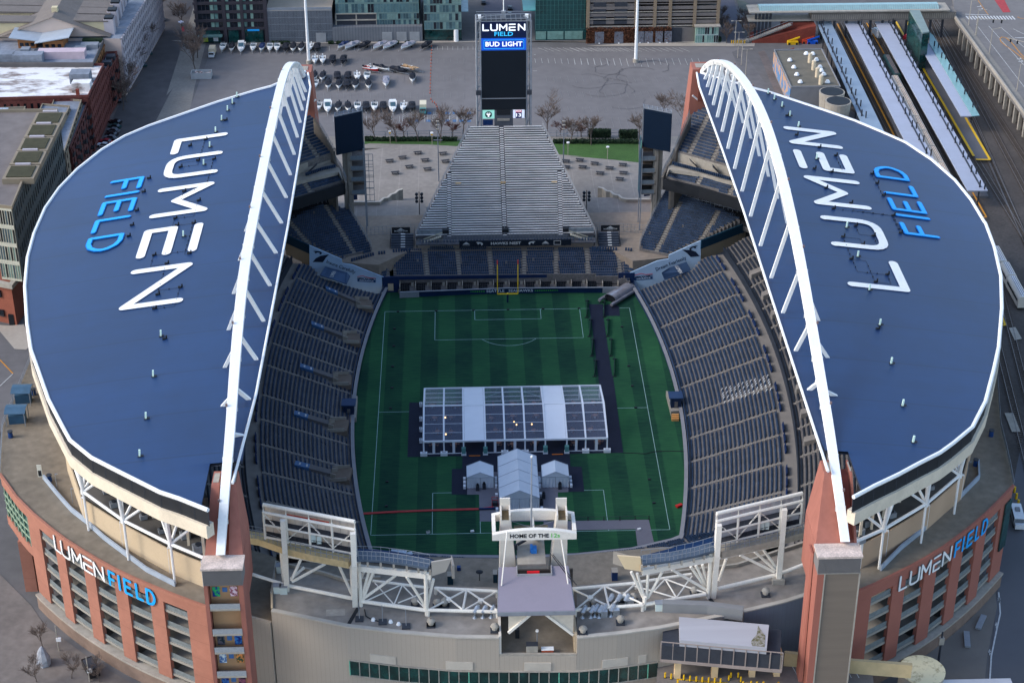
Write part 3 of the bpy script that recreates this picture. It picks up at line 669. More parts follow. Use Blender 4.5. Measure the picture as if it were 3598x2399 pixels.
def side_body(side):
 nm='left' if side<0 else 'right'
 root=g_5('stadium_side','%s side of the stadium: terracotta facade with open parking-like floors under a curved deck'%nm,'stadium',(CX+side*90,-60,0),'curved outer sides of the stadium')
 if side<0:
  outer=[T('J',*q,z=27)for q in[(1275,1105),(1200,1080),(1100,1043),(1000,1003),(900,962),(800,918),(700,870),(600,815),(500,755),(400,690),(300,615),(200,530),(100,430),(0,290)]]+[T('F',*q,z=27)for q in[(20,1560),(120,1330),(225,1075)]]
  outer+=[V((-113.5,5,27)),V((-110,30,27)),V((-103,55,27)),V((-92,80,27)),V((-78,98,27)),V((-62,106,27))]
  inner=[T('J',*q,z=27)for q in[(1255,975),(1050,890),(760,730),(525,580)]]+[V((-97,-65,27)),V((-101,-40,27)),V((-103,-10,27)),V((-102,15,27)),V((-99,40,27)),V((-92,62,27)),V((-80,82,27)),V((-64,98,27))]
 else:
  outer=[T('O',*q,z=27)for q in[(352,1018),(480,965),(600,905),(700,855),(800,800),(900,738),(1000,665),(1090,595),(1180,515),(1260,435),(1330,360),(1310,250),(1280,120),(1250,0)]]+[T('I',1575,1200,z=27)]
  outer+=[V((112,-5,27)),V((111,25,27)),V((104,55,27)),V((93,80,27)),V((79,98,27)),V((63,106,27))]
  inner=[T('O',*q,z=27)for q in[(385,860),(540,785),(790,625),(1000,440)]]+[V((98,-62,27)),V((102,-40,27)),V((104,-10,27)),V((103,15,27)),V((100,40,27)),V((93,62,27)),V((81,82,27)),V((65,98,27))]
 z=lambda p,h:V((p.x,p.y,h))
 cen=V((CX+side*55,-5,0));ang=lambda p:atan2(p.y-cen.y,(p.x-cen.x)*side)
 def at_ang(pl,a):
  l=[(ang(p),p)for p in pl]
  for(a0,p0),(a1,p1)in zip(l[:-1],l[1:]):
   if a0<=a<=a1:return p0 .lerp(p1,(a-a0)/(a1-a0))
  return pl[0]if a<l[0][0]else pl[-1]
 aa=sorted([ang(p)for p in outer]+[ang(p)for p in inner])
 A=[at_ang(inner,a)for a in aa];B_=[at_ang(outer,a)for a in aa]
 dk=MB();(dk.strip(A,B_)if side<0 else dk.strip(B_,A));
 dk.obj('deck',h_1,root)
 pr=MB();pr.path([z(p,26.5)for p in outer[:14 if side<0 else 11]],.5,.85);pr.obj('parapet_cap',g_9 if side<0 else mat('terracotta_shade',C(152,94,80),.8,.08,.1),root)  # right facade: terracotta darkened in colour for the side away from the sun
 rl=MB();rp_=g_4(outer[13 if side<0 else 10:],2.2)
 for p in rp_:rl.beam(z(p,27),z(p,28.3),.1)
 for h in(27.3,27.8,28.3):rl.path([z(p,h)for p in rp_],.07,.07)
 rl.obj('deck_rail',g_1,root)
 if side>0:
  pn=MB();
  for a,b_ in zip(rp_[:-1],rp_[1:]):pn.beam(z(a.lerp(b_,.04),27.75),z(a.lerp(b_,.96),27.75),.05,1.1)
  pn.obj('rail_panel',mat('rail_panel',C(120,136,150),.5,.3,.8),root)
 tw=MB();tw.path([z(p,27)for p in inner],.6,5.9);tw.obj('deck_wall',tan if side<0 else mat('tan_shade',C(178,150,124),.85,.08,.1),root)  # right deck wall: same tan, its shade painted in as a darker colour
 dj=MB();
 for p in inner[:4]:dj.box((p.x,p.y,27),(.5,.5,6.1))
 dj.obj('wall_joint',i_9,root)
 cb=MB();pl2=[T('J',*q,z=27)for q in[(270,320),(360,430),(440,520),(530,590),(640,690),(760,780),(900,885),(1075,975)]]if side<0 else[T('O',*q,z=27)for q in[(1113,225),(1118,320),(1000,440),(900,530),(800,620),(640,750),(515,880)]]
 cb.path([z(p,27)for p in pl2],.35,1.2);cb.obj('deck_curb_wall',mat('curb_wall',C(150,160,172),.7,.15,.3),root)
 inn2=[V((CX+side*63,-101,32.9)),V((CX+side*76,-70,32.9)),V((CX+side*84,0,32.9)),V((CX+side*80,50,32.9)),V((CX+side*64,88,32.9))]
 fl_=MB();ii=[z(p,32.9)for p in inner];n_=len(ii)
 jj=[inn2[0].lerp(inn2[-1],0)]*0+[h_6(inn2,plen(inn2)*i/(n_-1))[0]for i in range(n_)]
 (fl_.strip(jj,ii)if side<0 else fl_.strip(ii,jj));fl_.obj('upper_floor',mat('upper_floor',C(96,92,88),.9,.2,.2),root)
 bk=MB();bk.path([z(p,8)for p in inn2],.6,36);bk.obj('light_block_wall',mat('light_block_dark',C(54,52,54),.9,.2,.2),root)  # dark wall added under the roof to block light and close the void
 ring=[T('J',*q,z=36.5)for q in tl][::-1]if side<0 else[T('O',*q,z=36.5)for q in[(355,705),(535,625),(795,470),(1000,295)]]
 full=ring+[z(p,36.5)for p in inner[4:]]
 tr=MB();tr.tube(full,.34,8);tr.obj('ring_pipe',i_9,root)
 ro=ROOFOUT[side]
 for i,p in enumerate(full):
  if i==0:continue
  cb2=MB();cb2 .tube([z(p,27),z(p,36.5)],.26,6);out_=min(ro,key=lambda q:hypot(q.x-p.x,q.y-p.y));
  tgt={('L',3):T('J',475,215,z=45),('L',2):T('J',715,372,z=45),('L',1):T('J',1012,522,z=45),('R',1):T('O',575,440,z=45),('R',2):T('O',825,290,z=45),('R',3):T('O',1040,115,z=45)}.get(('L' if side<0 else 'R',i),V((out_.x,out_.y,45)))
  cb2 .tube([z(p,36.5),tgt],.42,8)
  cb2 .obj('ring_column',i_9,root)
  inw=(V((CX+side*56,p.y*.8,0))-V((p.x,p.y,0))).normalized();tn=V((-inw.y,inw.x,0))
  for s_,q_ in((-1,5),(0,6.5),(1,5)):
   d_=MB();d_.tube([z(p,36.5),V((p.x,p.y,45.5))+inw*(q_)+tn*s_*9],.3,6);d_.obj('ring_brace',i_9,root)
  g_=MB();g_.cyl((p.x,p.y,36.0),.55,1.0,8);g_.obj('ring_node',i_9,root)
 ur=MB();
 for i,p in enumerate(g_4([lerp(a,b_,.28)for a,b_ in zip(ii,jj)][:8],9)):
  ur.box((p.x,p.y,32.9),(.5,.5,12))
 ur.obj('inner_column',cream,root)
 fp=outer[:14 if side<0 else 11]
 flen=plen(fp);
 facm=g_9 if side<0 else h_2['terracotta_shade']
 d0=lambda s_:h_6(fp,s_)
 def sx_(q,t,h=27):
  p=T(t,*q,z=h);best=min(range(400),key=lambda i:(h_6(fp,flen*i/399)[0]-p).length);return flen*best/399
 if side<0:bays=[((1142,1056),(988,1000)),((905,965),(768,902)),((690,862),(562,795)),((498,752),(380,675)),((326,630),(228,556))];tt_='J'
 else:bays=[((468,968),(606,905)),((682,865),(800,800)),((876,752),(974,685)),((1042,635),(1128,565)),((1185,512),(1262,432))];tt_='O'
 bl=[]
 for a,b_ in bays:
  bl.append(tuple(sorted((sx_(a,tt_),sx_(b_,tt_)))))
 bl.sort()
 zb=5.0
 inn=lambda s_,dep:(lambda pd:pd[0]+V((pd[1].y,-pd[1].x,0))*dep*(-1 if True else 1))(d0(s_))
 def i_4(s_,dep):
  p,d=d0(s_);nn=V((-d.y,d.x,0));c_=V((0,0,0))-p
  if nn.x*c_.x+nn.y*c_.y<0:nn=-nn
  return V((p.x,p.y,0))+nn*dep
 def slab(mb,s0,s1,z0,z1,dep,step=2.5,off=0):
  n_=max(1,int((s1-s0)/step));ss=[s0+(s1-s0)*i/n_ for i in range(n_+1)]
  for a,b_ in zip(ss[:-1],ss[1:]):
   q=[i_4(a,off),i_4(b_,off),i_4(b_,off+dep),i_4(a,off+dep)];q=ccw(q)
   mb.hexa([(p.x,p.y,z0)for p in q],[(p.x,p.y,z1)for p in q])
 edges=[0]+[v for ab in bl for v in ab]+[flen]
 cuts=[(0,bl[0][0])]+[(a[1],b_[0])for a,b_ in zip(bl[:-1],bl[1:])]
 last_end=sx_((155,485),'J')if side<0 else flen
 cuts.append((bl[-1][1],last_end))
 for a,b_ in cuts:
  if b_-a<.3:continue
  m_=MB();slab(m_,a,b_,zb-.02 if True else 0,24.3,.9);m_.obj('facade_pier',facm,root)
 tb=MB();slab(tb,0,flen,24.32,26.48,1.0);tb.obj('facade_band',facm,root)
 base=MB();slab(base,0,last_end,-1,4.3,1.6,off=-.7);base.obj('facade_base',mat('base_brick',C(124,104,92),.9,.15,.6),root)
 bc=MB();slab(bc,0,last_end,4.32,4.75,2.0,off=-.95);bc.obj('base_coping',g_2,root)
 for a,b_ in bl:
  for k in range(5):
   zf=6.3+k*4.0;m_=MB();slab(m_,a+.02,b_-.02,zf-.6,zf,12,off=.3);fo=m_.obj('open_floor',mat('floor_edge',C(146,140,130),.9,.1,.3),root)
   r_=MB();slab(r_,a+.05,b_-.05,zf+.003,zf+1.15,.08,off=.45);r_.obj('floor_rail',mat('facade_rail',C(112,118,118),.5,.2,1.5),fo)
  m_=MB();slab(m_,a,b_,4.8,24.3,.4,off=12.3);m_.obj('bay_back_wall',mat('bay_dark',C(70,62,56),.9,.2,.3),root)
 if side<0:
  g_=MB();slab(g_,last_end+.1,flen,16.6,24.2,.3,off=.3);g_.obj('gate_glazing',glassg,root)
  gm_=MB();s_=last_end+.5
  while s_<flen:q=i_4(s_,.15);gm_.beam(z(q,16.6),z(q,24.2),.22);s_+=2.2
  for h in(18.4,20.3,22.2):
   pp=[z(i_4(last_end+.2+(flen-last_end-.3)*i/8,.15),h)for i in range(9)];gm_.path(pp,.2,.2)
  gm_.obj('glazing_bars',mat('glazing_bar',C(160,178,150),.5),root)
  bb=MB();slab(bb,last_end,flen,14.2,16.55,1.4);bb.obj('gate_beam',facm,root)
  c_=i_4(flen-7,1.2);cc=MB();cc.box((c_.x,c_.y,0),(2.6,2.6,14.2));cc.obj('gate_pier',facm,root)
 else:
  g_=MB();slab(g_,flen-3.4,flen-.3,12,24.2,.3,off=-.4);g_.obj('gate_glazing',glassg,root)
 core=MB();cpts=[i_4(flen*i/12,13)for i in range(13)]
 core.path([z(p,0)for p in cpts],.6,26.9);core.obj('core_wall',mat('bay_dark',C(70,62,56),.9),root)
 def lets(words,h,zc,t0,span_px):
  pass
 sL=[sx_(q,tt_)for q in([(325,640),(375,672),(440,720),(503,765),(563,805),(665,855),(727,883),(762,902),(830,935),(900,960)]if side<0 else[(637,885),(697,852),(770,812),(845,770),(900,735),(978,680),(1025,645),(1050,622),(1100,580),(1142,545)])]
 wL=[(2.6,3.3,3.7,3.4,3.6,2.4,.3,2.7,2.5,2.9),][0]
 s1=[sx_(q,tt_)for q in([(372,670),(435,718),(503,765),(563,808),(638,846),(712,878),(745,892),(815,925),(880,955),(958,985)]if side<0 else[(688,855),(760,815),(835,775),(890,742),(960,690),(1022,650),(1040,632),(1092,592),(1130,557),(1182,515)])]
 hh=3.3;ztop=26.0 if side<0 else 25.9
 for i,(a,b_)in enumerate(zip(sL,s1)):
  wd_=abs(b_-a)*.78;mir=1 if b_>a else-1
  ls=word1(hh,[wd_]*5)[i]if i<5 else word2(hh,wd_*1.05 if i!=9 else wd_)[i-5]
  if i==6:ls=[[(0,0),(0,hh)]]
  def F(u,v,zz,a=a,mir=mir):
   q=i_4(a+mir*u,-.28-zz);return V((q.x,q.y,ztop-hh+v))
  m_=MB();i_3(m_,ls,.5 if i<5 else.62,F)
  nf=len(m_.f);m_.obj('facade_letter',i_9 if i<5 else h_2['letter_blue'],root)
  m2=MB();i_3(m2,ls,.4,lambda u,v,zz,F=F:F(u,v,zz-.22));m2 .obj('letter_backing',g_1,root)
 return root,outer,inner
sbL=side_body(-1);sbR=side_body(1)
pp_=g_5('deck_lamp','x','lamp post');h_9(MB().cyl((0,0,0),.07,3.6,6).box((.25,0,3.55),(.6,.2,.12)),'lamp_post',g_1,pp_)
for i,(q,lb_)in enumerate([(('J',350,375),'thin lamp post on the left deck, nearest the white banner sign'),(('J',447,465),'thin lamp post on the left deck beside the curb wall'),(('O',1045,300),'thin lamp post on the right deck by the curb wall')]):
 l_=T(*q,z=27)
 if i==0:pp_.location=l_;pp_['label']=lb_;pp_['group']='thin posts on the deck'
 else:g_8(pp_,l_,label=lb_)
b_=T('J',262,318,z=27);r_=g_5('banner_sign','narrow white banner sign standing at the end of the curb wall on the deck','sign',b_)
MB().box(b_,(.15,.15,3.6)).box((b_.x-.4,b_.y,b_.z+.6),(1.0,.12,3.0)).obj('sign_board',mat('sign_board',C(210,205,190),.7,.1,2),r_);MB().box((b_.x-.4,b_.y-.07,b_.z+.8),(.7,.04,1.4)).obj('sign_print',black,r_)
def k8(q,w_,d_,lab):
 c=T(*q,z=27);r_=g_5('deck_kiosk',lab,'kiosk',c,'blue kiosks on the left deck');rz=.12
 i_2=MB().box((c.x,c.y,27),(w_*.8,d_*.5,2.2),rz);i_2 .obj('kiosk_body',mat('kiosk_blue',C(44,78,104),.6,.2,.5),r_)
 for sx__ in(-1,1):
  for sy_ in(-1,1):MB().box((c.x+sx__*w_*.45,c.y+sy_*d_*.45-.2,27),(.15,.15,3.2)).obj('kiosk_post',g_1,r_)
 cv=MB();n_=8
 for i in range(n_):
  a0,a1=-1+2*i/n_,-1+2*(i+1)/n_;h=lambda a:3.2+.7*(1-a*a)
  cv.hexa([(c.x-w_/2,c.y+a0*d_/2,27+h(a0)),(c.x+w_/2,c.y+a0*d_/2,27+h(a0)),(c.x+w_/2,c.y+a1*d_/2,27+h(a1)),(c.x-w_/2,c.y+a1*d_/2,27+h(a1))],[(c.x-w_/2,c.y+a0*d_/2,27.1+h(a0)),(c.x+w_/2,c.y+a0*d_/2,27.1+h(a0)),(c.x+w_/2,c.y+a1*d_/2,27.1+h(a1)),(c.x-w_/2,c.y+a1*d_/2,27.1+h(a1))])
 cv.obj('kiosk_canopy',mat('canopy_blue',C(62,92,116),.5,.2,.6),r_)
k8(('F',165,1390),4.4,4.2,'kiosk under a curved blue canopy on the left deck, farther one')
k8(('F',125,1530),4.6,4.2,'closed blue kiosk under a curved canopy on the left deck, nearer one')
for q,lb_ in((('F',235,1345),'blue bin beside the farther kiosk on the left deck'),(('J',66,62),'blue and dark bin on the left deck near the rail'),(('J',305,330),'blue bin behind the white banner sign on the left deck'),(('O',1192,55),'blue bin on the right deck near its far rail'),(('O',1096,235),'blue bin at the end of the right deck curb wall')):
 c=T(*q,z=27);r_=g_5('deck_bin',lb_,'bin',c,'blue bins on the decks');MB().cyl(c,.55,1.4,10,.48).obj('bin_body',mat('bin_blue',C(26,62,116),.5),r_);MB().cyl((c.x,c.y,c.z+1.4),.6,.22,10).obj('bin_lid',g_3,r_)
k_=0
for nm,lst in(('left',[(('J',700,485),1.6),(('J',990,645),1.2),(('J',880,560),1.4),(('J',1135,675),1.8),(('J',1220,760),2.2),(('J',660,395),2.0),(('J',930,520),1.6)]),('right',[(('O',582,548),1.6),(('O',822,380),1.3),(('O',430,600),2.0),(('O',375,660),2.2),(('O',395,705),1.5),(('O',530,360),1.2),(('O',600,430),1.5)])):
 for i,(q,sz)in enumerate(lst):
  c=T(*q,z=33);r_=g_5('air_unit','air unit on the %s upper floor behind the ring truss, %s of the row'%(nm,ORD[i]),'air unit',c,'air units under the roof rims')
  MB().box(c,(sz,sz*.8,sz*.7),.4).obj('unit_case',g_1,r_);MB().cyl((c.x,c.y,c.z+sz*.7),sz*.28,.3,10).obj('unit_fan',g_3,r_)
PZ=4.0
plz=[P(760,640,z=8),P(838,330,z=PZ),P(1110,315,z=PZ),P(1250,330,z=PZ),P(1470,372,z=PZ),P(1590,640,z=8)]
flat('plaza',[V((-62,93,0)),V((-62,150,0)),V((-30,160,0)),V((64,160,0)),V((64,93,0))],plaza_m,PZ)
flat('north_concourse',[V((-58,70,0)),V((-58,98,0)),V((58,98,0)),V((58,70,0)),V((36,66,0)),V((30,74.2,0)),V((-28,74.2,0)),V((-36,66,0))],mat('concourse_warm',C(138,124,110),.9,.14,.1,var2=.08,scale2=.8),8.0,thick=3.6)
flat('plaza_step',[V((-58,98,0)),V((-58,112,0)),V((-24,112,0)),V((-22,98,0))],plaza_m,6.4,thick=2.3);flat('plaza_step',[V((58,98,0)),V((58,112,0)),V((26,112,0)),V((24,98,0))],plaza_m,6.4,thick=2.3)
for nm,pts,lb_ in(('W',[('U',965,1490),('U',1385,1490),('U',1440,1440),('U',1500,1430),('U',1545,1385),('U',1600,1370),('U',1640,1330),('U',1705,1315)],'zig-zag concrete wall on the left of the bare metal bleachers'),('E',[('VV',705,1262),('VV',350,1262),('VV',290,1250),('VV',250,1215),('VV',190,1205),('VV',155,1170),('VV',105,1165),('VV',60,1130),('VV',5,1120)],'zig-zag concrete wall on the right of the bare metal bleachers')):
 q=[T(*p,z=6.4)for p in pts];r_=g_5('zigzag_wall',lb_,'wall',q[0]);MB().path([V((p.x,p.y,4))for p in q],.5,3.3).obj('wall',g_2,r_);MB().path([V((p.x,p.y,7.31))for p in q],.8,.2).obj('coping',mat('coping_pale',C(176,168,156),.8),r_)
zs=4.9
r_,hit=block('grandstand','low curved stand behind the far goal, below the bleachers, cut by pale aisles','Z',[(905,636),(1158,630),(1405,634),(1448,648),(1430,575),(1300,569),(1000,569),(900,578)],(1158,632),3.9,(1040,633.5),(1276,631.5),.48,.85,g_6,[((905,636),(892,578)),((982,632),(976,572)),((1055,630),(1050,570)),((1128,630),(1124,570)),((1204,630),(1204,570)),((1277,631),(1277,570)),((1351,632),(1347,571)),((1425,640),(1420,575))],group='stands behind the far goal',zoff_under=2.4)
block('grandstand','small wedge of seats between the left light-blue banner and the far stand','W',[(925,590),(1415,485),(1455,790),(1385,765)],(1300,770),4.3,(1100,650),(1400,600),.46,.9,g_6,[((1452,790),(1440,470))],group='stands behind the far goal',zoff_under=2.4)
block('grandstand','small wedge of seats between the right light-blue banner and the far stand','H',[(950,380),(1205,425),(985,515),(965,530)],(1000,520),4.3,(980,440),(1110,462),.46,.9,g_6,[((930,540),(940,380))],group='stands behind the far goal',zoff_under=2.4)
sf=g_5('suite_row','row of glazed suites with dark chairs at pitch level behind the far goal','suites',(0,63,0))
wallY=62.6;xs0,xs1=-30.2,31.8
base=MB().path([V((-30.2,61.2,0)),V((-12,62.4,0)),V((0,62.7,0)),V((14,62.7,0)),V((31.8,62.1,0))],.3,1.75).obj('led_board',mat('led_board',C(14,40,74),.4,.15,.4),sf)
MB().path([V((-30.2,61.0,1.76)),V((0,62.5,1.76)),V((31.8,61.9,1.76))],.5,.1).obj('board_cap',g_1,sf)
MB().box((.8,67.0,0),(63,7.0,1.0)).obj('suite_floor',j5,sf)
MB().box((.8,68.0,1.0),(63,.3,2.3)).obj('suite_glass',g_7,sf)
MB().box((.8,67.4,3.2),(64,2.0,.4)).obj('suite_canopy',h_5,sf);MB().box((.8,66.3,3.0),(64.5,.25,1.0)).obj('canopy_fascia',h_5,sf)
n_=14
for i in range(n_+1):
 x=xs0+(xs1-xs0)*i/n_;MB().box((x,65.6,1.0),(.2,4.6,1.5)).obj('suite_wall',g_2,sf)
 if i<n_:
  cm=MB()
  for a in range(5):
   for b2 in range(3):cm.box((x+.5+a*.5,63.5+b2*.8,1.0+.2*b2),(.4,.4,.75))
  cm.obj('suite_chairs',black,sf);MB().box((x+3.6,67.7,1.0),(.5,.2,2.0)).box((x+3.6,66.0,1.0),(.8,.1,1.1)).obj('suite_door',g_2,sf)
for x0,x1,y0 in((-35.2,-30.4,64.6),(31.9,36.5,64.8)):
 MB().box(((x0+x1)/2,y0,0),(x1-x0,.5,4.9)).obj('tunnel_wall',h_5,sf);MB().box(((x0+x1)/2,y0-.3,.6),(1.5,.1,2.2)).obj('tunnel_door',tan,sf)
text('board_writing','SEATTLE   SEAHAWKS',1.15,mat('led_white',C(205,214,224),.5,emit=.0),frame((.9,62.35,.95),(1,0,0),(0,0,1)),sf,depth=.02,bold=.012,width=13.2)
for x0 in(-9.6,11.2):
 d_=MB()
 for i in range(11):d_.box((x0-3+i*.62,62.32,.75),(.34,.05,.3))
 d_.obj('board_chevrons',mat('led_green',C(70,170,50),.5),sf)
MB().box((-27.5,61.15,.02),(5.5,.35,1.7),.06).box((29.5,61.95,.02),(4.5,.4,1.7)).obj('board_end_panel',g_1,sf)
lb_m=mat('banner_blue',C(158,182,206),.6,.05,.3);ink=mat('ink_navy',C(18,30,52),.6)
def banner(nm,tile,pl,zt,lab,words,wpos,brandpos,side):
 base0=T(tile,*pl[0],z=0);
 far=T(tile,*((345,540)if side<0 else(1492,385)),z=zt);d=V((far.x-base0 .x,far.y-base0 .y,0));L_=d.length;d.normalize();nn=V((d.y,-d.x,0));
 if nn.y>0:nn=-nn
 def hitp(q,off=0):
  r=ray(tile,*q);k=((base0+nn*off-CAM).dot(nn))/r.dot(nn);return CAM+r*k
 poly=[hitp(q)for q in pl]
 root=g_5('banner_wall',lab,'banner',base0)
 mb=MB();k=len(poly);back=[p-nn*.35 for p in poly]
 i=0;mb.v=[tuple(p)for p in poly]+[tuple(p)for p in back];mb.f=[tuple(range(k)),tuple(reversed(range(k,2*k)))]+[(j,(j+1)%k,k+(j+1)%k,k+j)for j in range(k)]
 mb.obj('banner_panel',lb_m,root)
 def txt(s_,p0,p1,h,m_,off=.05,bold=.01):
  a=hitp(p0,off);b_=hitp(p1,off);mid=(a+b_)/2;xd=(b_-a);upd=V((0,0,1))-xd.normalized()*xd.normalized().z
  text('banner_writing',s_,h,m_,frame(mid,xd,upd),root,depth=.01,bold=bold,width=xd.length)
 txt(words,wpos[0],wpos[1],wpos[2],ink);txt('AMERICAN FAMILY',brandpos[0],brandpos[1],.95,ink,bold=.03)
 a,b_=hitp(brandpos[2],.06),hitp(brandpos[3],.06);bb=MB();bb.beam(a,b_,.04,.75);bb.obj('banner_block',mat('brand_blue',C(24,62,110),.6),root)
 txt('INSURANCE',tuple(lerp(brandpos[2][i],brandpos[3][i],.12)for i in(0,1)),tuple(lerp(brandpos[2][i],brandpos[3][i],.88)for i in(0,1)),.6,mat('ink_pale',C(200,214,224),.6),.12)
 rf=MB();rp_=[hitp(q,.06)for q in brandpos[4]]
 for u_,v_ in zip(rp_[:-1],rp_[1:]):rf.beam(u_,v_,.05,.16)
 rf.obj('banner_roof_line',mat('brand_red',C(196,60,60),.6),root)
 return root,hitp
bL,hL=banner('L','W',[(1375,970),(1345,990),(860,960),(345,760),(340,322),(788,515),(795,570),(925,588),(1378,765)],10.4,'light blue banner wall reading Insure Carefully, left of the far stand','Insure Carefully',((580,545),(975,695),1.5),((1000,778),(1258,792),(1003,803),(1255,818),[(1000,755),(1075,742),(1165,770),(1258,776)]),-1)
bR,hR=banner('R','H',[(990,612),(1010,640),(1245,620),(1492,480),(1495,285),(1275,385),(1272,412),(1195,425),(988,515)],10.4,'light blue banner wall reading Dream Fearlessly, right of the far stand','Dream Fearlessly',((1185,485),(1392,402),1.5),((1038,540),(1162,528),(1038,552),(1162,540),[(1038,524),(1085,512),(1118,520),(1163,514)]),1)
def emblem(root,hitp,pts,m_,off=.06):
 mb=MB();mb.quad(*[hitp(q,off)for q in pts]);mb.obj('banner_emblem',m_,root)
hawk=[(0,.1),(.28,0),(.75,.12),(1,.42),(.98,.8),(.8,1),(.72,.72),(.82,.6),(.6,.42),(.42,.5),(.36,.75),(.2,.5),(.3,.36)]
emblem(bL,hL,[(388+125*a,398+52*b_)for a,b_ in hawk],ink);emblem(bR,hR,[(1475-60*a,318+28*b_+(a*8))for a,b_ in hawk],ink)
emblem(bL,hL,[(385,552),(430,500),(500,465),(615,447),(570,490),(545,530),(525,555)],ink,.08);emblem(bR,hR,[(1485,392),(1460,362),(1425,350),(1365,348),(1400,372),(1425,398)],ink,.08)
fl_=mat('tarp_blue',C(62,84,112),.6,.2,.2)
for(rt_,hp,pts,t_,tx)in((bL,hL,[(485,730),(560,615),(860,695),(905,745),(855,850)],'W',(645,770,690,690)),(bR,hR,[(1225,505),(1280,470),(1395,430),(1430,490),(1245,553)],'H',(1325,465,1358,515))):
 zz=9.4;A=[T(t_,*q,z=zz-(.0 if i<3 else 1.8))for i,q in enumerate(pts)];
 mb=MB();mb.quad(*A);mb.v+=[(a,b_,c-.25)for a,b_,c in mb.v];n_=len(A);mb.f.append(tuple(reversed(range(n_,2*n_))));mb.f+=[(j,(j+1)%n_,n_+(j+1)%n_,n_+j)for j in range(n_)]
 o_=mb.obj('tarp',fl_,rt_)
 a,b_=T(t_,tx[0],tx[1],z=9.3),T(t_,tx[2],tx[3],z=9.3)
 d_=b_-a;text('tarp_writing','LUMEN',1.6,h_7,frame((a+b_)/2+V((0,0,.25)),d_,V((-d_.y,d_.x,0))),rt_,depth=.02,width=d_.length)
for t_,pts,nm in(('W',[(340,322),(50,190),(0,170)],'left'),('H',[(1495,285),(1725,195),(1815,160)],'right')):
 q=[T(t_,*p,z=15)for p in pts];r_=g_5('corner_wall','deep teal retaining wall between the %s lower stand and its corner block'%nm,'wall',q[0]);MB().path([V((p.x,p.y,12.4))for p in q],.4,2.7).obj('wall',mat('teal_wall',C(20,62,84),.7),r_)
 MB().path([V((p.x,p.y+1.2,8.0))for p in q],.4,4.4).obj('wall_recess',tan,r_)
grp='corner seat blocks at the far end'
block('grandstand','left corner block of navy seats above the Insure Carefully banner','W',[(340,318),(45,185),(-120,120),(60,-190),(520,-250),(900,-170),(1000,0),(1192,330),(1192,425),(930,440),(800,505)],(930,430),8.6,(345,290),(850,180),.52,.8,g_6,[((-60,-160),(330,310)),((560,-230),(960,430)),],group=grp,zoff_under=5)
block('grandstand','right corner block of navy seats above the Dream Fearlessly banner','H',[(1075,345),(1078,290),(1185,60),(1260,-80),(1560,-20),(1840,110),(1740,150),(1500,275),(1275,380)],(1160,360),8.6,(1240,250),(1560,310),.52,.8,g_6,[((1185,370),(1345,40)),((1495,285),(1610,100))],group=grp,zoff_under=5)
block('grandstand','short upper block of seats over the dark band, left far corner','U',[(225,1385),(-200,1520),(-60,1260),(370,1140),(820,1035),(885,1165)],(880,1165),28.0,(460,1290),(885,1165),.5,.85,g_6,[((345,1170),(430,1310)),((-20,1270),(40,1430))],group=grp,zoff_under=1.2)
block('grandstand','short upper block of seats over the dark band, right far corner','VV',[(815,965),(860,870),(1240,925),(1700,1030),(1900,1300),(1660,1210),(1220,1060)],(815,975),28.0,(815,975),(1220,1075),.5,.85,g_6,[((1195,1060),(1285,900)),((1575,1170),(1650,1050))],group=grp,zoff_under=1.2)
block('grandstand','steep highest block of seats beside the brick tower, left far corner','U',[(300,925),(-150,1080),(200,420),(330,250),(490,285),(765,750)],(765,765),33.5,(525,830),(765,750),.72,.85,g_6,[((350,560),(545,850)),],group=grp,zoff_under=2)
block('grandstand','steep highest block of seats beside the brick tower, right far corner','VV',[(915,640),(1140,200),(1290,130),(1500,200),(1750,860),(1500,800),(1100,700)],(915,650),33.5,(915,640),(1130,700),.72,.85,g_6,[((1090,710),(1330,230)),((1365,780),(1530,420))],group=grp,zoff_under=2)
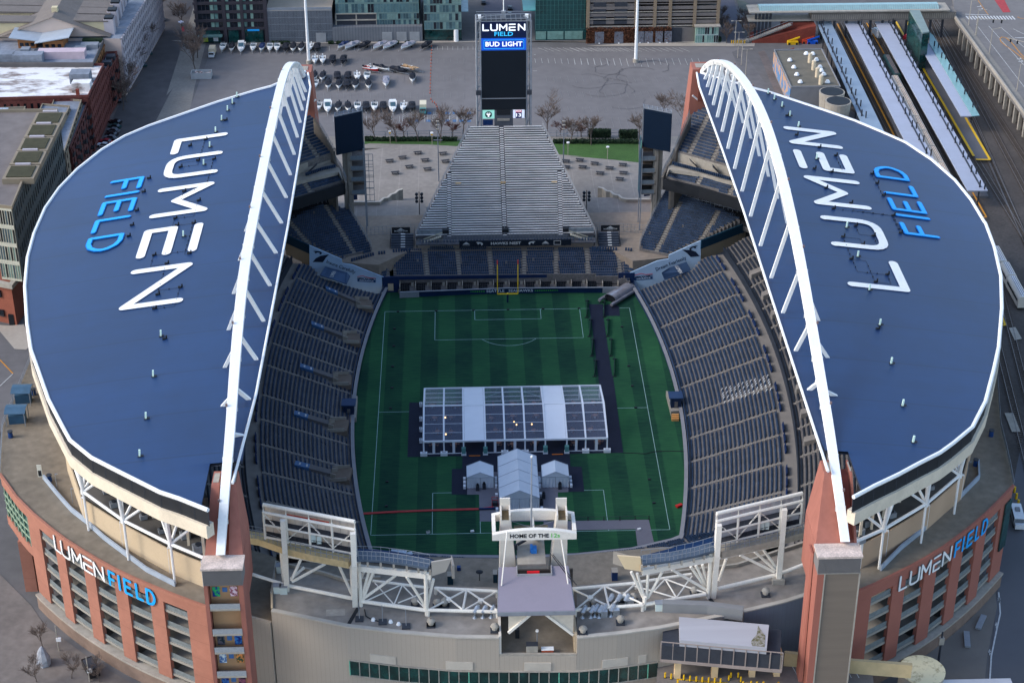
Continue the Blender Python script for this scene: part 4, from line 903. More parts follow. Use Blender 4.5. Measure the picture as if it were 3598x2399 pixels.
def corner_fill(side):
 t_='U' if side<0 else 'VV';nm='left' if side<0 else 'right'
 r_=g_5('corner_structure','dark band, suites and bare concrete passage between the %s far corner blocks'%nm,'stadium',(CX+side*52,75,20),'far corner structures')
 if side<0:ed=[T('U',940,1185,z=28),T('U',215,1405,z=28),T('U',-200,1540,z=28)];wl=[T('U',785,930,z=31.2),T('U',760,780,z=33.5)];
 else:ed=[T('VV',755,975,z=28),T('VV',1220,1085,z=28),T('VV',1680,1225,z=28),T('VV',1950,1330,z=28)]
 MB().path([V((p.x,p.y,25.4))for p in ed],.6,2.7).obj('black_band',black,r_)
 inw=V((side*.35,.94,0)).normalized();D=24
 q=ed+[ed[-1]+inw*D,ed[0]+inw*D];q=ccw(q);MB().hexa([(p.x,p.y,24.6)for p in q],[(p.x,p.y,25.38)for p in q]).obj('overhang_soffit',black,r_)
 gq=[('U',710,1440),('U',540,1480),('U',210,1570),('U',-200,1700)]if side<0 else[('VV',960,1195),('VV',1200,1260),('VV',1400,1315),('VV',1720,1400),('VV',1950,1470)]
 gl=[T(*p,z=17.6)for p in gq];MB().path([V((p.x,p.y,14))for p in gl],.4,10.6).obj('suite_glazing',g_7,r_)
 fr=MB();o2_=V((0,-.3,0))
 for p in g_4([V((p.x,p.y,14))for p in gl],1.5):fr.beam(p+o2_,V((p.x,p.y,24.6))+o2_,.12)
 for h in(16.5,18.5,20.5,22.5):fr.path([V((p.x,p.y,h))+o2_ for p in gl],.12,.12)
 fr.obj('suite_mullions',g_1,r_)
 tq_=[('W',560,-130),('U',640,1540),('U',200,1680),('U',-200,1800)]if side<0 else[('VV',870,1235),('VV',1150,1305),('VV',1400,1385),('VV',1700,1480),('VV',1930,1560)]
 B2=[T(*p,z=15.9)for p in tq_[(1 if side<0 else 0):]];B2=[h_6(B2,plen(B2)*i/5)[0]for i in range(6)];A=[h_6(gl,plen(gl)*i/5)[0]for i in range(6)]
 for k in range(4):
  f0,f1=k/4,(k+1)/4;zt=17.4-k*.5;a_=[a.lerp(b_,f0)for a,b_ in zip(A,B2)];b2=[a.lerp(b_,f1)for a,b_ in zip(A,B2)]
  q=ccw(a_+b2[::-1]);MB().hexa([(p.x,p.y,13)for p in q],[(p.x,p.y,zt)for p in q]).obj('suite_terrace',j5,r_);cs=MB()
  for p in g_4([(a+b_)/2 for a,b_ in zip(a_,b2)],.8):cs.box((p.x,p.y,zt),(.6,.5,.75),.3*side)
  cs.obj('suite_chairs',black,r_)
 MB().path([V((p.x,p.y,14.6))for p in B2],.3,1.6).obj('ribbon_board',black,r_)
 if side<0:fl=[('U',885,1160),('U',820,1035),('U',370,1140),('U',-60,1270),('U',-100,1050),('U',300,870),('U',770,720),('U',800,880)];zf=30.6
 else:fl=[('VV',815,965),('VV',860,870),('VV',1240,925),('VV',1750,1060),('VV',1800,850),('VV',1500,780),('VV',1100,690),('VV',930,640),('VV',880,720)];zf=30.6
 q=ccw([T(*p,z=zf)for p in fl]);MB().hexa([(p.x,p.y,zf-1)for p in q],[(p.x,p.y,zf)for p in q]).obj('passage_floor',g_2,r_)
 if side<0:wl=[('U',765,760),('U',525,840),('U',300,930),('U',-100,1070)]
 else:wl=[('VV',915,650),('VV',1100,705),('VV',1370,785),('VV',1750,880)]
 q=[T(*p,z=33.4)for p in wl];MB().path([V((p.x,p.y,zf))for p in q],.4,2.7).obj('passage_wall',g_2,r_)
 sq=[('U',770,975),('U',600,1010),('U',380,1085)]if side<0 else[('VV',905,815),('VV',1050,850),('VV',1240,900),('VV',1600,1000)]
 q=g_4([T(*p,z=31)for p in sq],.62);ms=MB()
 for p in q:ms.box(p,(.48,.5,.85),.3*side)
 ms.obj('accessible_seats',g_6,r_)
 for a,b_ in([(('U',405,1040),('U',520,930))]if side<0 else[(('VV',1200,850),('VV',1110,760)),(('VV',1470,930),('VV',1380,830))]):
  a,b_=T(*a,z=30.7),T(*b_,z=33.2);s_=MB();n_=10
  for i in range(n_):
   p=a.lerp(b_,i/(n_-1));d_=(b_-a);d_.z=0;d_.normalize();t2=V((-d_.y,d_.x,0));s_.beam(p-t2*.9,p+t2*.9,.22,.1)
  s_.obj('passage_stair',g_3,r_)
 fe=[('U',500,285),('U',765,745),('U',785,870),('U',850,960),('U',940,1165)]if side<0 else[('VV',1100,200),('VV',915,640),('VV',870,740),('VV',815,830),('VV',760,950)]
 zz=[43,34.5,32,31,29];q=[T(*p,z=h)for p,h in zip(fe,zz)];f_=MB()
 rs=[]
 for a,b_ in zip(q[:-1],q[1:]):
  for k in range(10):rs.append(a.lerp(b_,k/10))
 for p in rs:f_.beam(p-V((0,0,.3)),p+V((0,0,1.1)),.07)
 for h in(.1,.6,1.1):f_.tube([p+V((0,0,h))for p in rs],.05,4)
 f_.obj('edge_fence',g_1,r_)
 w_=MB();
 for a,b_ in zip(q[:-1],q[1:]):w_.hexa(*(lambda c:([(p[0],p[1],4 if a.z>34 else 24.7)for p in c[0]],c[1]))(([(a.x,a.y),(b_.x,b_.y),(b_.x+side*.6,b_.y),(a.x+side*.6,a.y)]if side>0 else[(a.x-.6,a.y),(b_.x-.6,b_.y),(b_.x,b_.y),(a.x,a.y)],[(a.x,a.y,a.z-.35),(b_.x,b_.y,b_.z-.35),(b_.x+side*.6,b_.y,b_.z-.35),(a.x+side*.6,a.y,a.z-.35)]if side>0 else[(a.x-.6,a.y,a.z-.35),(b_.x-.6,b_.y,b_.z-.35),(b_.x,b_.y,b_.z-.35),(a.x,a.y,a.z-.35)])))
 w_.obj('end_wall',mat('end_wall',C(120,112,104),.9,.2,.15,var2=.1,scale2=1),r_)
 fe=[('U',920,1440),('U',1020,1640),('W',1000,-10),('W',1190,320),('W',1195,420)]if side<0 else[('VV',870,1095),('VV',760,1220),('VV',640,1450),('H',1185,60),('H',1075,300),('H',1072,345)]
 zz=[17,16,15.5,9.8,9]if side<0 else[18,17,15,14,10,9];q=[T(*p,z=h)for p,h in zip(fe,zz)];f_=MB();rs=[]
 for a,b_ in zip(q[:-1],q[1:]):
  for k in range(8):rs.append(a.lerp(b_,k/8))
 for p in rs:f_.beam(p-V((0,0,.3)),p+V((0,0,1.1)),.07)
 for h in(.1,.6,1.1):f_.tube([p+V((0,0,h))for p in rs],.05,4)
 f_.obj('edge_fence',g_1,r_)
corner_fill(-1);corner_fill(1)
def corner_board(side):
 nm='left' if side<0 else 'right'
 if side<0:q=[('U',763,288),('U',1140,205),('U',1145,725),('U',775,810)];tk=[('U',680,250),('U',1080,180)]
 else:q=[('VV',890,212),('VV',557,148),('VV',547,600),('VV',882,665)];tk=[('VV',965,180),('VV',640,125)]
 a,b_,c,d=[T(*p,yy=85)for p in q]
 a=T(*q[0],yy=83.5);d=T(*q[3],yy=83.5);b_=T(*q[1],yy=86.5);c=T(*q[2],yy=86.5)
 r_=g_5('video_board','dark blank video board on posts at the %s far corner, beside the balcony stack'%nm,'video board',(a+b_)/2,'blank corner video boards')
 d.x,d.y=a.x,a.y;c.x,c.y=b_.x,b_.y;bk=V((0,2.6,0))
 mb=MB();
 pl=[d,c,c+V((0,.4,0)),d+V((0,.4,0))];tp_=[a,b_,b_+V((0,.4,0)),a+V((0,.4,0))]
 if side>0:pl,tp_=[pl[1],pl[0],pl[3],pl[2]],[tp_[1],tp_[0],tp_[3],tp_[2]]
 mb.hexa(pl,tp_);mb.obj('screen',mat('screen_dark',C(18,32,50),.35,.06,.3),r_)
 fr=MB()
 for u_,v_ in((a,d),(b_,c)):
  for o_ in(.6,2.4):fr.beam(u_+V((0,o_,0)),v_+V((0,o_,0)),.22)
  n_=7
  for i in range(n_):p0,p1=u_.lerp(v_,i/n_),u_.lerp(v_,(i+1)/n_);fr.beam(p0+V((0,.6,0)),p1+V((0,2.4,0)),.14)
 for i in range(7):p0=a.lerp(b_,i/6)+V((0,.3,.1));fr.beam(p0,p0+V((0,2.4,.3)),.16)
 for o_ in(.3,1.5,2.6):fr.beam(a+V((0,o_,.2)),b_+V((0,o_,.2)),.2)
 fr.obj('board_frame',g_1,r_)
 wl=MB();mid=a.lerp(b_,.30 if side<0 else.34);wl.box((mid.x+.4*(-side),88.0,4),(2.6,2.2,a.z-6-4));wl.obj('board_pier',mat('pier_concrete',C(132,126,118),.9,.15,.2,var2=.1,scale2=1),r_)
 return a,b_,c,d
vbL=corner_board(-1);vbR=corner_board(1)
def balconies(side):
 nm='left' if side<0 else 'right'
 if side<0:lv=[(960,1165,870,735),(960,1160,1010,890),(965,1165,1170,1040),(970,1165,1350,1200)];t_='U'
 else:t_='VV'
 xs=[T('U',965,800,yy=88).x,T('U',1165,800,yy=88).x]if side<0 else[T('VV',530,700,yy=88).x,T('VV',700,700,yy=88).x]
 x0,x1=min(xs),max(xs);zt=[T('U',1100,q,yy=86).z for q in(870,1010,1160,1340)]if side<0 else[T('VV',620,q,yy=86).z for q in(760,905,1045,1160)]
 r_=g_5('balcony_stack','stack of open concrete balconies under the %s far corner video board'%nm,'balconies',((x0+x1)/2,90,4),'balcony stacks at the far corners')
 for k,z_ in enumerate(zt+[]):
  sl_=MB().box(((x0+x1)/2,89.5,z_-.3),(x1-x0,7,.3)).obj('balcony_slab',j5,r_)
  MB().box(((x0+x1)/2,86.05,z_),(x1-x0,.08,1.2)).box((x0+.05 if side<0 else x1-.05,89.5,z_),(.08,7,1.2)).obj('balcony_rail',mat('rail_mesh2',C(108,118,126),.5,.2,2),sl_)
  MB().box(((x0+x1)/2,92.6,z_),(x1-x0,.3,3.6)).obj('balcony_back',mat('stained_back',C(98,86,76),.9,.5,.4),r_)
 xo=x1+.1 if side<0 else x0-.1
 MB().box((x0 if side<0 else x1,89,4),(.9,6,zt[0]+3-4)).obj('balcony_pier',h_2['pier_concrete'],r_)
 if side<0:
  f_=MB()
  for z_ in zt:
   for e in(0,1.3,2.6):f_.beam((xo+e,86.5,z_-2.5),(xo+e,86.5,z_+1.5),.12)
   for e in(z_-2.5,z_-.5,z_+1.5):f_.beam((xo,86.5,e),(xo+2.6,86.5,e),.12)
  f_.obj('side_cage',mat('cage_steel',C(92,108,118),.5),r_)
 f2=MB();f2 .beam((xo,86,4),(xo,86,zt[0]+3.5),.3).beam((xo,91,4),(xo,91,zt[0]+3.5),.3);f2 .obj('corner_post',g_1,r_)
 if side>0:
  bn=MB();bn.box((x0-.35,89,zt[-1]-1.5),(.12,6,zt[0]-zt[-1]+7));bn.obj('side_banner',mat('side_banner',C(24,50,72),.6,0,.35,col2=C(90,150,130),thr=(.55,.66)),r_)
balconies(-1);balconies(1)
for t_,q,nm in(('U',(1035,1375),'left'),('VV',(592,1150),'right')):
 c=T(t_,*q,z=9.5);b0=V((c.x+(-1.0 if nm=='left' else 1.0),c.y,6.4));r_=g_5('post_banner','small navy banner on a pale post below the %s balcony stack'%nm,'banner',b0);MB().box(b0,(.2,.2,4.5)).obj('post',g_2,r_);MB().box((c.x,c.y,c.z-1.1),(1.9,.15,2.2),.2).obj('banner_cloth',h_5,r_)
nr=g_5('bleacher_stand','big bare aluminium bleacher wedge rising behind the far goal to the screen tower','bleachers',(0,92,0))
b0,b1=T('Z',957,543,z=11.6),T('Z',1366,541,z=11.6);t0,t1=T('Z',1082,290,z=30),T('Z',1243,290,z=30)
NR=47;bm=MB();fm_=MB();rz_=MB();alum=mat('aluminium_bench',C(222,218,214),.5,.12,.3,metal=.1,var2=.18,scale2=.5,stretch=(.3,1,1));alumf=mat('aluminium_foot',C(80,78,82),.55,.25,.4,metal=.2,var2=.2,scale2=.7)
rows_=[]
for k in range(NR+1):
 f=k/NR;y=b0 .y+(t0 .y-b0 .y)*f;z=b0 .z+(t0 .z-b0 .z)*f;xl,xr=lerp(b0 .x,t0 .x,f),lerp(b1 .x,t1 .x,f);rows_.append((y,z,xl,xr))
ac=lerp(b0 .x,b1 .x,.495)
dz_=rows_[1][1]-rows_[0][1];dy_=rows_[1][0]-rows_[0][0]
bench_rows=[]
for k,(y,z,xl,xr)in enumerate(rows_[:-1]):
 xl2,xr2=round(xl*2)/2+.0,round(xr*2)/2
 gaps=[(-0.15+.2*0,.75)];xs_=[(xl2,ac-.75),(ac+.75,xr2)]
 if k<27:
  aL_,aR_=lerp(T('Z',1031.6,390,z=22.6).x,T('Z',1031.6,520,z=13.3).x,1-k/26),lerp(T('Z',1285,390,z=22.6).x,T('Z',1287,520,z=13.3).x,1-k/26)
  xs_=[(xl2,aL_-.65),(aL_+.65,ac-.75),(ac+.75,aR_-.65),(aR_+.65,xr2)]
 fm_.hexa([(xl2-.2,y-dy_/2,z-dz_),(xr2+.2,y-dy_/2,z-dz_),(xr2+.2,y+dy_/2,z-dz_),(xl2-.2,y+dy_/2,z-dz_)],[(xl2-.2,y-dy_/2,z),(xr2+.2,y-dy_/2,z),(xr2+.2,y+dy_/2,z),(xl2-.2,y+dy_/2,z)])
 m_=MB()
 for a,b_ in xs_:
  if b_-a>.6:m_.beam((a,y+.12,z+.42),(b_,y+.12,z+.42),.36,.07).beam((a,y+dy_/2-.05,z+.2),(b_,y+dy_/2-.05,z+.2),.06,.3)
 bench_rows.append(m_)
 for xa in[ac]+([aL_,aR_]if k<27 else[]):rz_.box((xa,y-dy_/4,z),(1.15,dy_/2,dz_/2))
fm_.obj('footboards',alumf,nr);rz_.obj('aisle_steps',alum,nr)
for m_ in bench_rows:m_.obj('bench_row',alum,nr)
ys_=MB();
for xa in(rows_[21][2]+4.9,ac,rows_[21][3]-4.6):ys_.box((xa,rows_[22][0]-.3,rows_[22][1]),(1.6,.7,.35))
ys_.obj('yellow_step',mat('worn_yellow',C(176,150,110),.8),nr)
rl=MB()
for e,o_ in((2,-.4),(3,.4)):
 pts=[V((r[e]+o_,r[0],r[1]))for r in rows_]
 for p in pts[::2]:rl.beam(p-V((0,0,.8)),p+V((0,0,1.2)),.09)
 for h in(.2,.7,1.2):rl.tube([p+V((0,0,h))for p in pts[::6]+[pts[-1]]],.055,4)
for r in rows_[::3]:rl.beam((ac,r[0],r[1]),(ac,r[0],r[1]+.95),.05)
rl.tube([V((ac,r[0],r[1]+.95))for r in rows_[1::6]],.05,4)
rl.obj('stand_rail',g_1,nr)
us=MB()
for k in range(0,NR,6):
 y,z,xl,xr=rows_[k]
 for j in range(7):x=lerp(xl,xr,j/6);us.beam((x,y,4),(x,y,z-dz_),.3)
for k in range(0,NR-6,6):
 y,z,xl,xr=rows_[k];y2,z2,xl2,xr2=rows_[k+6];us.beam((xl,y,z-dz_),(xl2,y2,4),.15).beam((xr,y,z-dz_),(xr2,y2,4),.15)
us.obj('under_frame',g_3,nr)
y0=b0 .y-1.0;fp_=MB();fp_.box(((b0 .x+b1 .x)/2,y0-.9,b0 .z-1.4),(b1 .x-b0 .x+.4,2.4,.25));fp_.obj('front_platform',alumf,nr)
sq=MB()
for i in range(58):
 x=b0 .x+1+i*(b1 .x-b0 .x-2)/57
 if i%15!=7:seat_boxes(sq,V((x,y0-.8,b0 .z-1.15)),V((1,0,0)),V((0,1,0)),.45,.8)
sq.obj('platform_seats',g_6,nr)
rr=MB()
for h in(0,.45,.9,1.3):rr.beam((b0 .x,y0-2.0,b0 .z-1.1+h),(b1 .x,y0-2.0,b0 .z-1.1+h),.06)
for i in range(50):x=b0 .x+i*(b1 .x-b0 .x)/49;rr.beam((x,y0-2.0,b0 .z-1.1),(x,y0-2.0,b0 .z+.2),.06)
for i in range(40):
 x=lerp(b0 .x+8,b1 .x-8,i/39);rr.beam((x,b0 .y-.6,b0 .z-.6),(x,b0 .y-.6,b0 .z+.9),.07)
rr.beam((b0 .x+8,b0 .y-.6,b0 .z+.9),(b1 .x-8,b0 .y-.6,b0 .z+.9),.08);rr.obj('front_rail',g_1,nr)
wb=MB();wb.box(((b0 .x+b1 .x)/2,b0 .y-.35,b0 .z-1.2),(b1 .x-b0 .x-15,.15,1.3));wb.obj('front_panel',mat('front_panel',C(104,108,114),.6,.2,.8),nr)
for x in(b0 .x+8.3,ac+.2,b1 .x-8.1):
 MB().box((x,b0 .y+1.6,b0 .z-.6),(1.9,2.6,2.2)).obj('tunnel_mouth',black,nr)
for s_,bx in((1,b0 .x),(-1,b1 .x)):
 c_=MB();
 for i in range(9):c_.box((bx+s_*(2.4+i*.55),y0-.2,b0 .z-1.2+i*.2),(.5,1.3,.12))
 c_.beam((bx+s_*2,y0-.9,b0 .z),(bx+s_*7.4,y0-.9,b0 .z+2),.1,.3);c_.obj('side_stair',mat('stair_pale',C(176,170,150),.7),nr)
 g_=MB().box((bx+s_*3.8,b0 .y+.3,b0 .z-1.3),(7.2,.12,3.2));g_.obj('front_mesh',mat('mesh_grey',C(120,128,134),.6,.3,1),nr)
sgx0,sgx1=T('Z',1055,556,yy=y0-2.2).x,T('Z',1312,556,yy=y0-2.2).x;zt_,zb_=T('Z',1160,552,yy=y0-2.2).z,T('Z',1160,565,yy=y0-2.2).z
hs=MB().box(((sgx0+sgx1)/2,y0-2.2,zb_),(sgx1-sgx0,.3,zt_-zb_)).obj('name_board',mat('name_board',C(14,24,38),.5),nr)
zc_=(zt_+zb_)/2;cxn=T('Z',1162,558,yy=y0-2.2).x
text('board_writing','HAWKS NEST',1.1,h_7,frame((cxn,y0-2.38,zc_),(1,0,0),(0,0,1)),nr,depth=.02,bold=.03,width=T('Z',1196,558,yy=y0-2.2).x-T('Z',1127,558,yy=y0-2.2).x)
for px_,mir in((1101,1),(1222,-1)):
 cx_=T('Z',px_,558,yy=y0-2.2).x;em=MB();
 pts=[(cx_+mir*(a-.5)*2.0,zc_+(.5-b_)*1.15)for a,b_ in hawk];em.quad(*[(a,y0-2.37,b_)for a,b_ in pts]);em.obj('board_emblem',h_7,nr)
for px_ in(1071,1253):
 cx_=T('Z',px_,558,yy=y0-2.2).x;em=MB();em.quad((cx_-1,y0-2.37,zc_-.1),(cx_-.4,y0-2.37,zc_+.3),(cx_,y0-2.37,zc_+.62),(cx_+.4,y0-2.37,zc_+.3),(cx_+1,y0-2.37,zc_-.1));em.obj('mountain_emblem',h_7,nr)
 text('board_writing','BOARDROOM',.3,h_7,frame((cx_,y0-2.37,zc_-.4),(1,0,0),(0,0,1)),nr,width=2.0)
bx_=T('Z',1280,556,yy=y0-2.2).x;em=MB();
for a,b_,w_,h_ in((0,.55,2.0,.12),(0,-.67,2.0,.12),(-.95,-.6,.12,1.2),(.95,-.6,.12,1.2)):em.box((bx_+a,y0-2.38,zc_+b_),(w_,.06,h_))
em.obj('screen_border',h_7,nr)
for nm,t_,q,sg in(('left','W',[(1455,380),(1785,350),(1740,170),(1460,200)],[(1478,95),(1728,75),(1728,130),(1478,158)]),('right','H',[(790,325),(940,330),(945,235),(795,235)],[(807,182),(936,187),(936,216),(807,212)])):
 zf=8.0;p=[T(t_,*a,z=zf+.1)for a in q[:2]];c=(p[0]+p[1])/2;w_=(p[1]-p[0]).length
 r_=g_5('side_bleacher','small dark bench stand with white steps, %s of the big bleachers'%nm,'bleachers',c,'small bench stands beside the big bleachers')
 for k in range(6):
  s_=MB().box((c.x,c.y+.5+k*.85,zf),(w_*.93,.8,.35+k*.4));s_.obj('bench_tier',mat('tier_dark',C(60,66,76),.6,.2,.5),r_)
 wt=MB()
 for k in range(6):wt.box((c.x+.2,c.y+.4+k*.85,zf+.36+k*.4),(w_*.18,.6,.1))
 wt.obj('white_steps',h_7,r_)
 fn=MB()
 for e in(-1,1):
  fn.beam((c.x+e*w_*.5,c.y,zf+1.3),(c.x+e*w_*.5,c.y+5.4,zf+3.6),.08).beam((c.x+e*w_*.5,c.y,zf+.3),(c.x+e*w_*.5,c.y+5.4,zf+2.6),.08)
  for k in range(7):fn.beam((c.x+e*w_*.5,c.y+k*.9,zf),(c.x+e*w_*.5,c.y+k*.9,zf+1.3+k*.38),.07)
 for k in range(5):fn.beam((c.x-w_*.5+w_*k/4,c.y+5.4,zf),(c.x-w_*.5+w_*k/4,c.y+5.4,zf+3.8),.08)
 fn.obj('bench_rail',g_3,r_)
 q2=[T(t_,*a,yy=c.y+7.5)for a in sg];cc=sum(q2,V((0,0,0)))/4;W_=(q2[1]-q2[0]).length
 s2=g_5('sign_board','black sign board with white mountain emblem on the fence %s of the big bleachers'%nm,'sign',cc,'mountain emblem boards')
 MB().box((cc.x,cc.y,cc.z-.95),(W_,.15,1.9)).obj('board',black,s2);em=MB();em.quad((cc.x-1.3,cc.y-.1,cc.z),(cc.x-.6,cc.y-.1,cc.z+.35),(cc.x,cc.y-.1,cc.z+.8),(cc.x+.6,cc.y-.1,cc.z+.3),(cc.x+1.3,cc.y-.1,cc.z));em.obj('mountain_emblem',h_7,s2)
 text('board_writing','BOARDROOM',.6,h_7,frame((cc.x,cc.y-.1,cc.z-.25),(1,0,0),(0,0,1)),s2,width=W_*.72,bold=.02)
 text('board_writing','SALOON',.3,h_7,frame((cc.x,cc.y-.1,cc.z-.7),(1,0,0),(0,0,1)),s2,width=W_*.3)
 fx=[T('W',1080,190,z=zf),T('W',1850,140,z=zf)]if nm=='left' else[T('H',745,215,z=zf),T('H',1120,235,z=zf)]
 f2=MB();rs=g_4([fx[0],fx[1]],1.2)
 for p_ in rs:f2 .beam(p_,p_+V((0,0,2.6)),.08)
 for h in(.1,.9,1.7,2.6):f2 .beam(rs[0]+V((0,0,h)),rs[-1]+V((0,0,h)),.06)
 tag(f2 .obj('wire_fence',g_1),'tall wire fence carrying the mountain sign %s of the big bleachers'%nm,'fence')
for nm,q,lb_ in(('L',[('W',915,545),('W',1240,455)],'line of loose navy seats along the concourse edge above the left wedge'),('L2',[('W',1285,445),('W',1410,432)],'four loose navy seats at the concourse edge, left of the aisle'),('L3',[('W',1485,415),('W',1745,400)],'line of loose navy seats in front of the left small bench stand'),('R',[('H',740,345),('H',930,352)],'line of loose navy seats in front of the right small bench stand'),('R2',[('H',970,352),('H',1035,358)],'few loose navy seats at the concourse edge, right of the aisle')):
 a,b_=T(*q[0],z=8.02),T(*q[1],z=8.02);m_=MB();n_=int((b_-a).length/.75);d_=(b_-a).normalized()
 for i in range(n_):seat_boxes(m_,a+d_*(i+.5)*.75,d_,V((-d_.y,d_.x,0)),.55,.85);m_.beam(a+d_*(i+.15)*.75,a+d_*(i+.85)*.75,.4,.3)
 tag(m_.obj('seat_line',g_6),lb_,'seats')
st_=g_5('screen_tower','tall black screen tower in a steel lattice frame behind the bleachers','screen tower',(.9,117,0))
YT=115.4;qx=lambda px,py=150:T('Z',px,py,yy=YT).x;qz=lambda py,px=1158:T('Z',px,py,yy=YT).z
C_=lambda x,y:(849.8+x*.33352,y*.33352)
sl0,sl1=qx(C_(768,0)[0]),qx(C_(1075,0)[0]);fx0,fx1=qx(C_(735,0)[0]),qx(C_(1108,0)[0])
def scr(nm,y0_,y1_,m_,x0=None,x1=None,off=0):
 a=sl0 if x0 is None else qx(C_(x0,0)[0]);b_=sl1 if x1 is None else qx(C_(x1,0)[0]);zt,zb_=qz(C_(0,y0_)[1]),qz(C_(0,y1_)[1])
 MB().box(((a+b_)/2,YT+.25-off,zb_),(b_-a,.5,zt-zb_)).obj(nm,m_,st_);return(a+b_)/2,(zt+zb_)/2,b_-a,zt-zb_
scr('main_screen',350,672,mat('led_black',C(22,28,36),.4,.06,.3));scr('lower_screen',680,757,h_2['led_black'])
cx1,cz1,w1,h1=scr('name_screen',152,264,mat('screen_navy',C(10,22,54),.4,emit=.25))
glow=mat('screen_white',C(235,238,245),.4,0,1,emit=.35);glowb=mat('screen_cyan',C(50,178,232),.4,0,1,emit=.35)
lx=[(778,820),(832,880),(892,945),(958,1002),(1020,1068)];zt,zb_=qz(C_(0,170)[1]),qz(C_(0,210)[1])
for i,(a,b_)in enumerate(lx):
 xa,xb=qx(C_(a+3,0)[0]),qx(C_(b_-3,0)[0]);m_=MB();i_3(m_,word1(zt-zb_,[xb-xa]*5)[i],.42,lambda u,v,z_,xa=xa:V((xa+u,YT-.04-z_*.5,zb_+v)));m_.obj('screen_letter',glow,st_)
text('screen_word','FIELD',1.8,glowb,frame((qx(C_(922,0)[0]),YT-.03,qz(C_(0,237)[1])),(1,0,0),(0,0,1)),st_,depth=.01,bold=.02,width=qx(C_(986,0)[0])-qx(C_(859,0)[0]))
scr('beer_screen',266,348,mat('screen_blue',C(24,84,190),.4,0,1,emit=.25));
cx2,cz2,w2,h2=scr('beer_panel',279,334,mat('screen_blue2',C(14,56,160),.4,0,1,emit=.25),787,1059,.03)
bm_=MB();
for a,b_,w_,hh_ in((0,h2/2,w2,.1),(0,-h2/2-.1,w2,.1),(-w2/2,-h2/2,.1,h2),(w2/2,-h2/2,.1,h2)):bm_.box((cx2+a,YT-.04,cz2+b_),(w_,.04,hh_))
bm_.obj('screen_border',glowb,st_)
text('screen_word','BUD LIGHT',2.0,glow,frame((cx2,YT-.06,cz2),(1,0,0),(0,0,1)),st_,depth=.01,bold=.05,width=w2*.93)
scr('dark_gap',672.5,679.5,g_3,off=-.1)
lcx,lcz,lw_,lh_=scr('coffee_screen',760,817,mat('screen_mint',C(150,212,196),.4,0,1,emit=.25),772,855)
em=MB();rg=[(lcx+1.05*cos(j*pi/12),YT-.03,lcz+1.05*sin(j*pi/12))for j in range(24)];em.quad(*rg);em.obj('coffee_emblem',mat('emblem_green',C(20,70,60),.5,emit=.1),st_)
em=MB();
for k in range(7):a=pi/2+(k-3)*.5;em.beam((lcx+.15*cos(a),YT-.06,lcz-.1),(lcx+.72*cos(a),YT-.06,lcz+.1+.72*sin(a)*.8),.03,.11)
em.box((lcx,YT-.06,lcz-.75),(.5,.03,.9));em.obj('coffee_figure',glow,st_)
nx,nz,nw,nh=scr('news_screen',760,815,mat('screen_pale',C(214,222,240),.4,0,1,emit=.25),983,1065)
for a,c_,m_ in((-.0,0,mat('news_navy',C(22,30,86),.5,emit=.15)),):MB().box((nx,YT-.03,nz-nh/2),(nw*.52,.04,nh*.72)).obj('news_block',m_,st_)
MB().box((nx,YT-.03,nz+nh*.22),(nw*.52,.04,nh*.28)).obj('news_red',mat('news_red',C(196,30,50),.5,emit=.15),st_)
text('screen_word','FOX',.75,glow,frame((nx,YT-.07,nz+nh*.36),(1,0,0),(0,0,1)),st_,bold=.02,width=nw*.45);text('screen_word','13',1.5,glow,frame((nx,YT-.07,nz-nh*.14),(1,0,0),(0,0,1)),st_,bold=.03,width=nw*.42)
zb0,ztop=0,qz(C_(0,145)[1]);zlow=qz(C_(0,820)[1])
bx=MB().box(((qx(C_(855,0)[0])+qx(C_(985,0)[0]))/2,YT+.6,qz(C_(0,885)[1])),(qx(C_(985,0)[0])-qx(C_(855,0)[0]),1.2,qz(C_(0,760)[1])-qz(C_(0,885)[1])));bx.obj('control_box',mat('control_grey',C(88,90,96),.6),st_)
MB().box((qx(C_(918,0)[0]),YT-.1,qz(C_(0,832)[1])),(qx(C_(962,0)[0])-qx(C_(875,0)[0]),.2,.7)).obj('control_window',g_2,st_)
MB().box((qx(C_(918,0)[0]),YT-.1,qz(C_(0,792)[1])),(qx(C_(968,0)[0])-qx(C_(872,0)[0]),.15,1.8)).obj('control_screen',black,st_)
lf=MB();D_=5.5
for x in(fx0,sl0-.2,sl1+.2,fx1):
 for y in(YT+.3,YT+D_):lf.tube([(x,y,zb0),(x,y,ztop)],.28,6)
nlev=6;zl=[lerp(zlow-3,ztop,i/nlev)for i in range(nlev+1)]
for i,z in enumerate(zl):
 for a,b_ in((fx0,sl0-.2),(sl1+.2,fx1)):
  for y in(YT+.3,YT+D_):lf.beam((a,y,z),(b_,y,z),.22)
  if i<nlev:lf.beam((a,YT+.3,z),(b_,YT+.3,zl[i+1]),.16);lf.beam((a,YT+.3,z),(a,YT+D_,zl[i+1]),.18);lf.beam((b_,YT+D_,z),(b_,YT+.3,zl[i+1]),.18)
 for x in(fx0,fx1):lf.beam((x,YT+.3,z),(x,YT+D_,z),.22)
lf.obj('lattice_frame',g_1,st_)
bkp=MB().box(((sl0+sl1)/2,YT+3,zlow),(sl1-sl0,4.0,ztop-zlow)).obj('screen_back',g_3,st_)
tc_=MB();zt=ztop
for y in(YT-.6,YT+D_):tc_.beam((fx0,y,zt+.9),(fx1,y,zt+.9),.12).beam((fx0,y,zt+.1),(fx1,y,zt+.1),.2)
for i in range(12):x=lerp(fx0,fx1,i/11);tc_.beam((x,YT-.6,zt),(x,YT-.6,zt+.9),.09).beam((x,YT-.6,zt),(x,YT+D_,zt),.12)
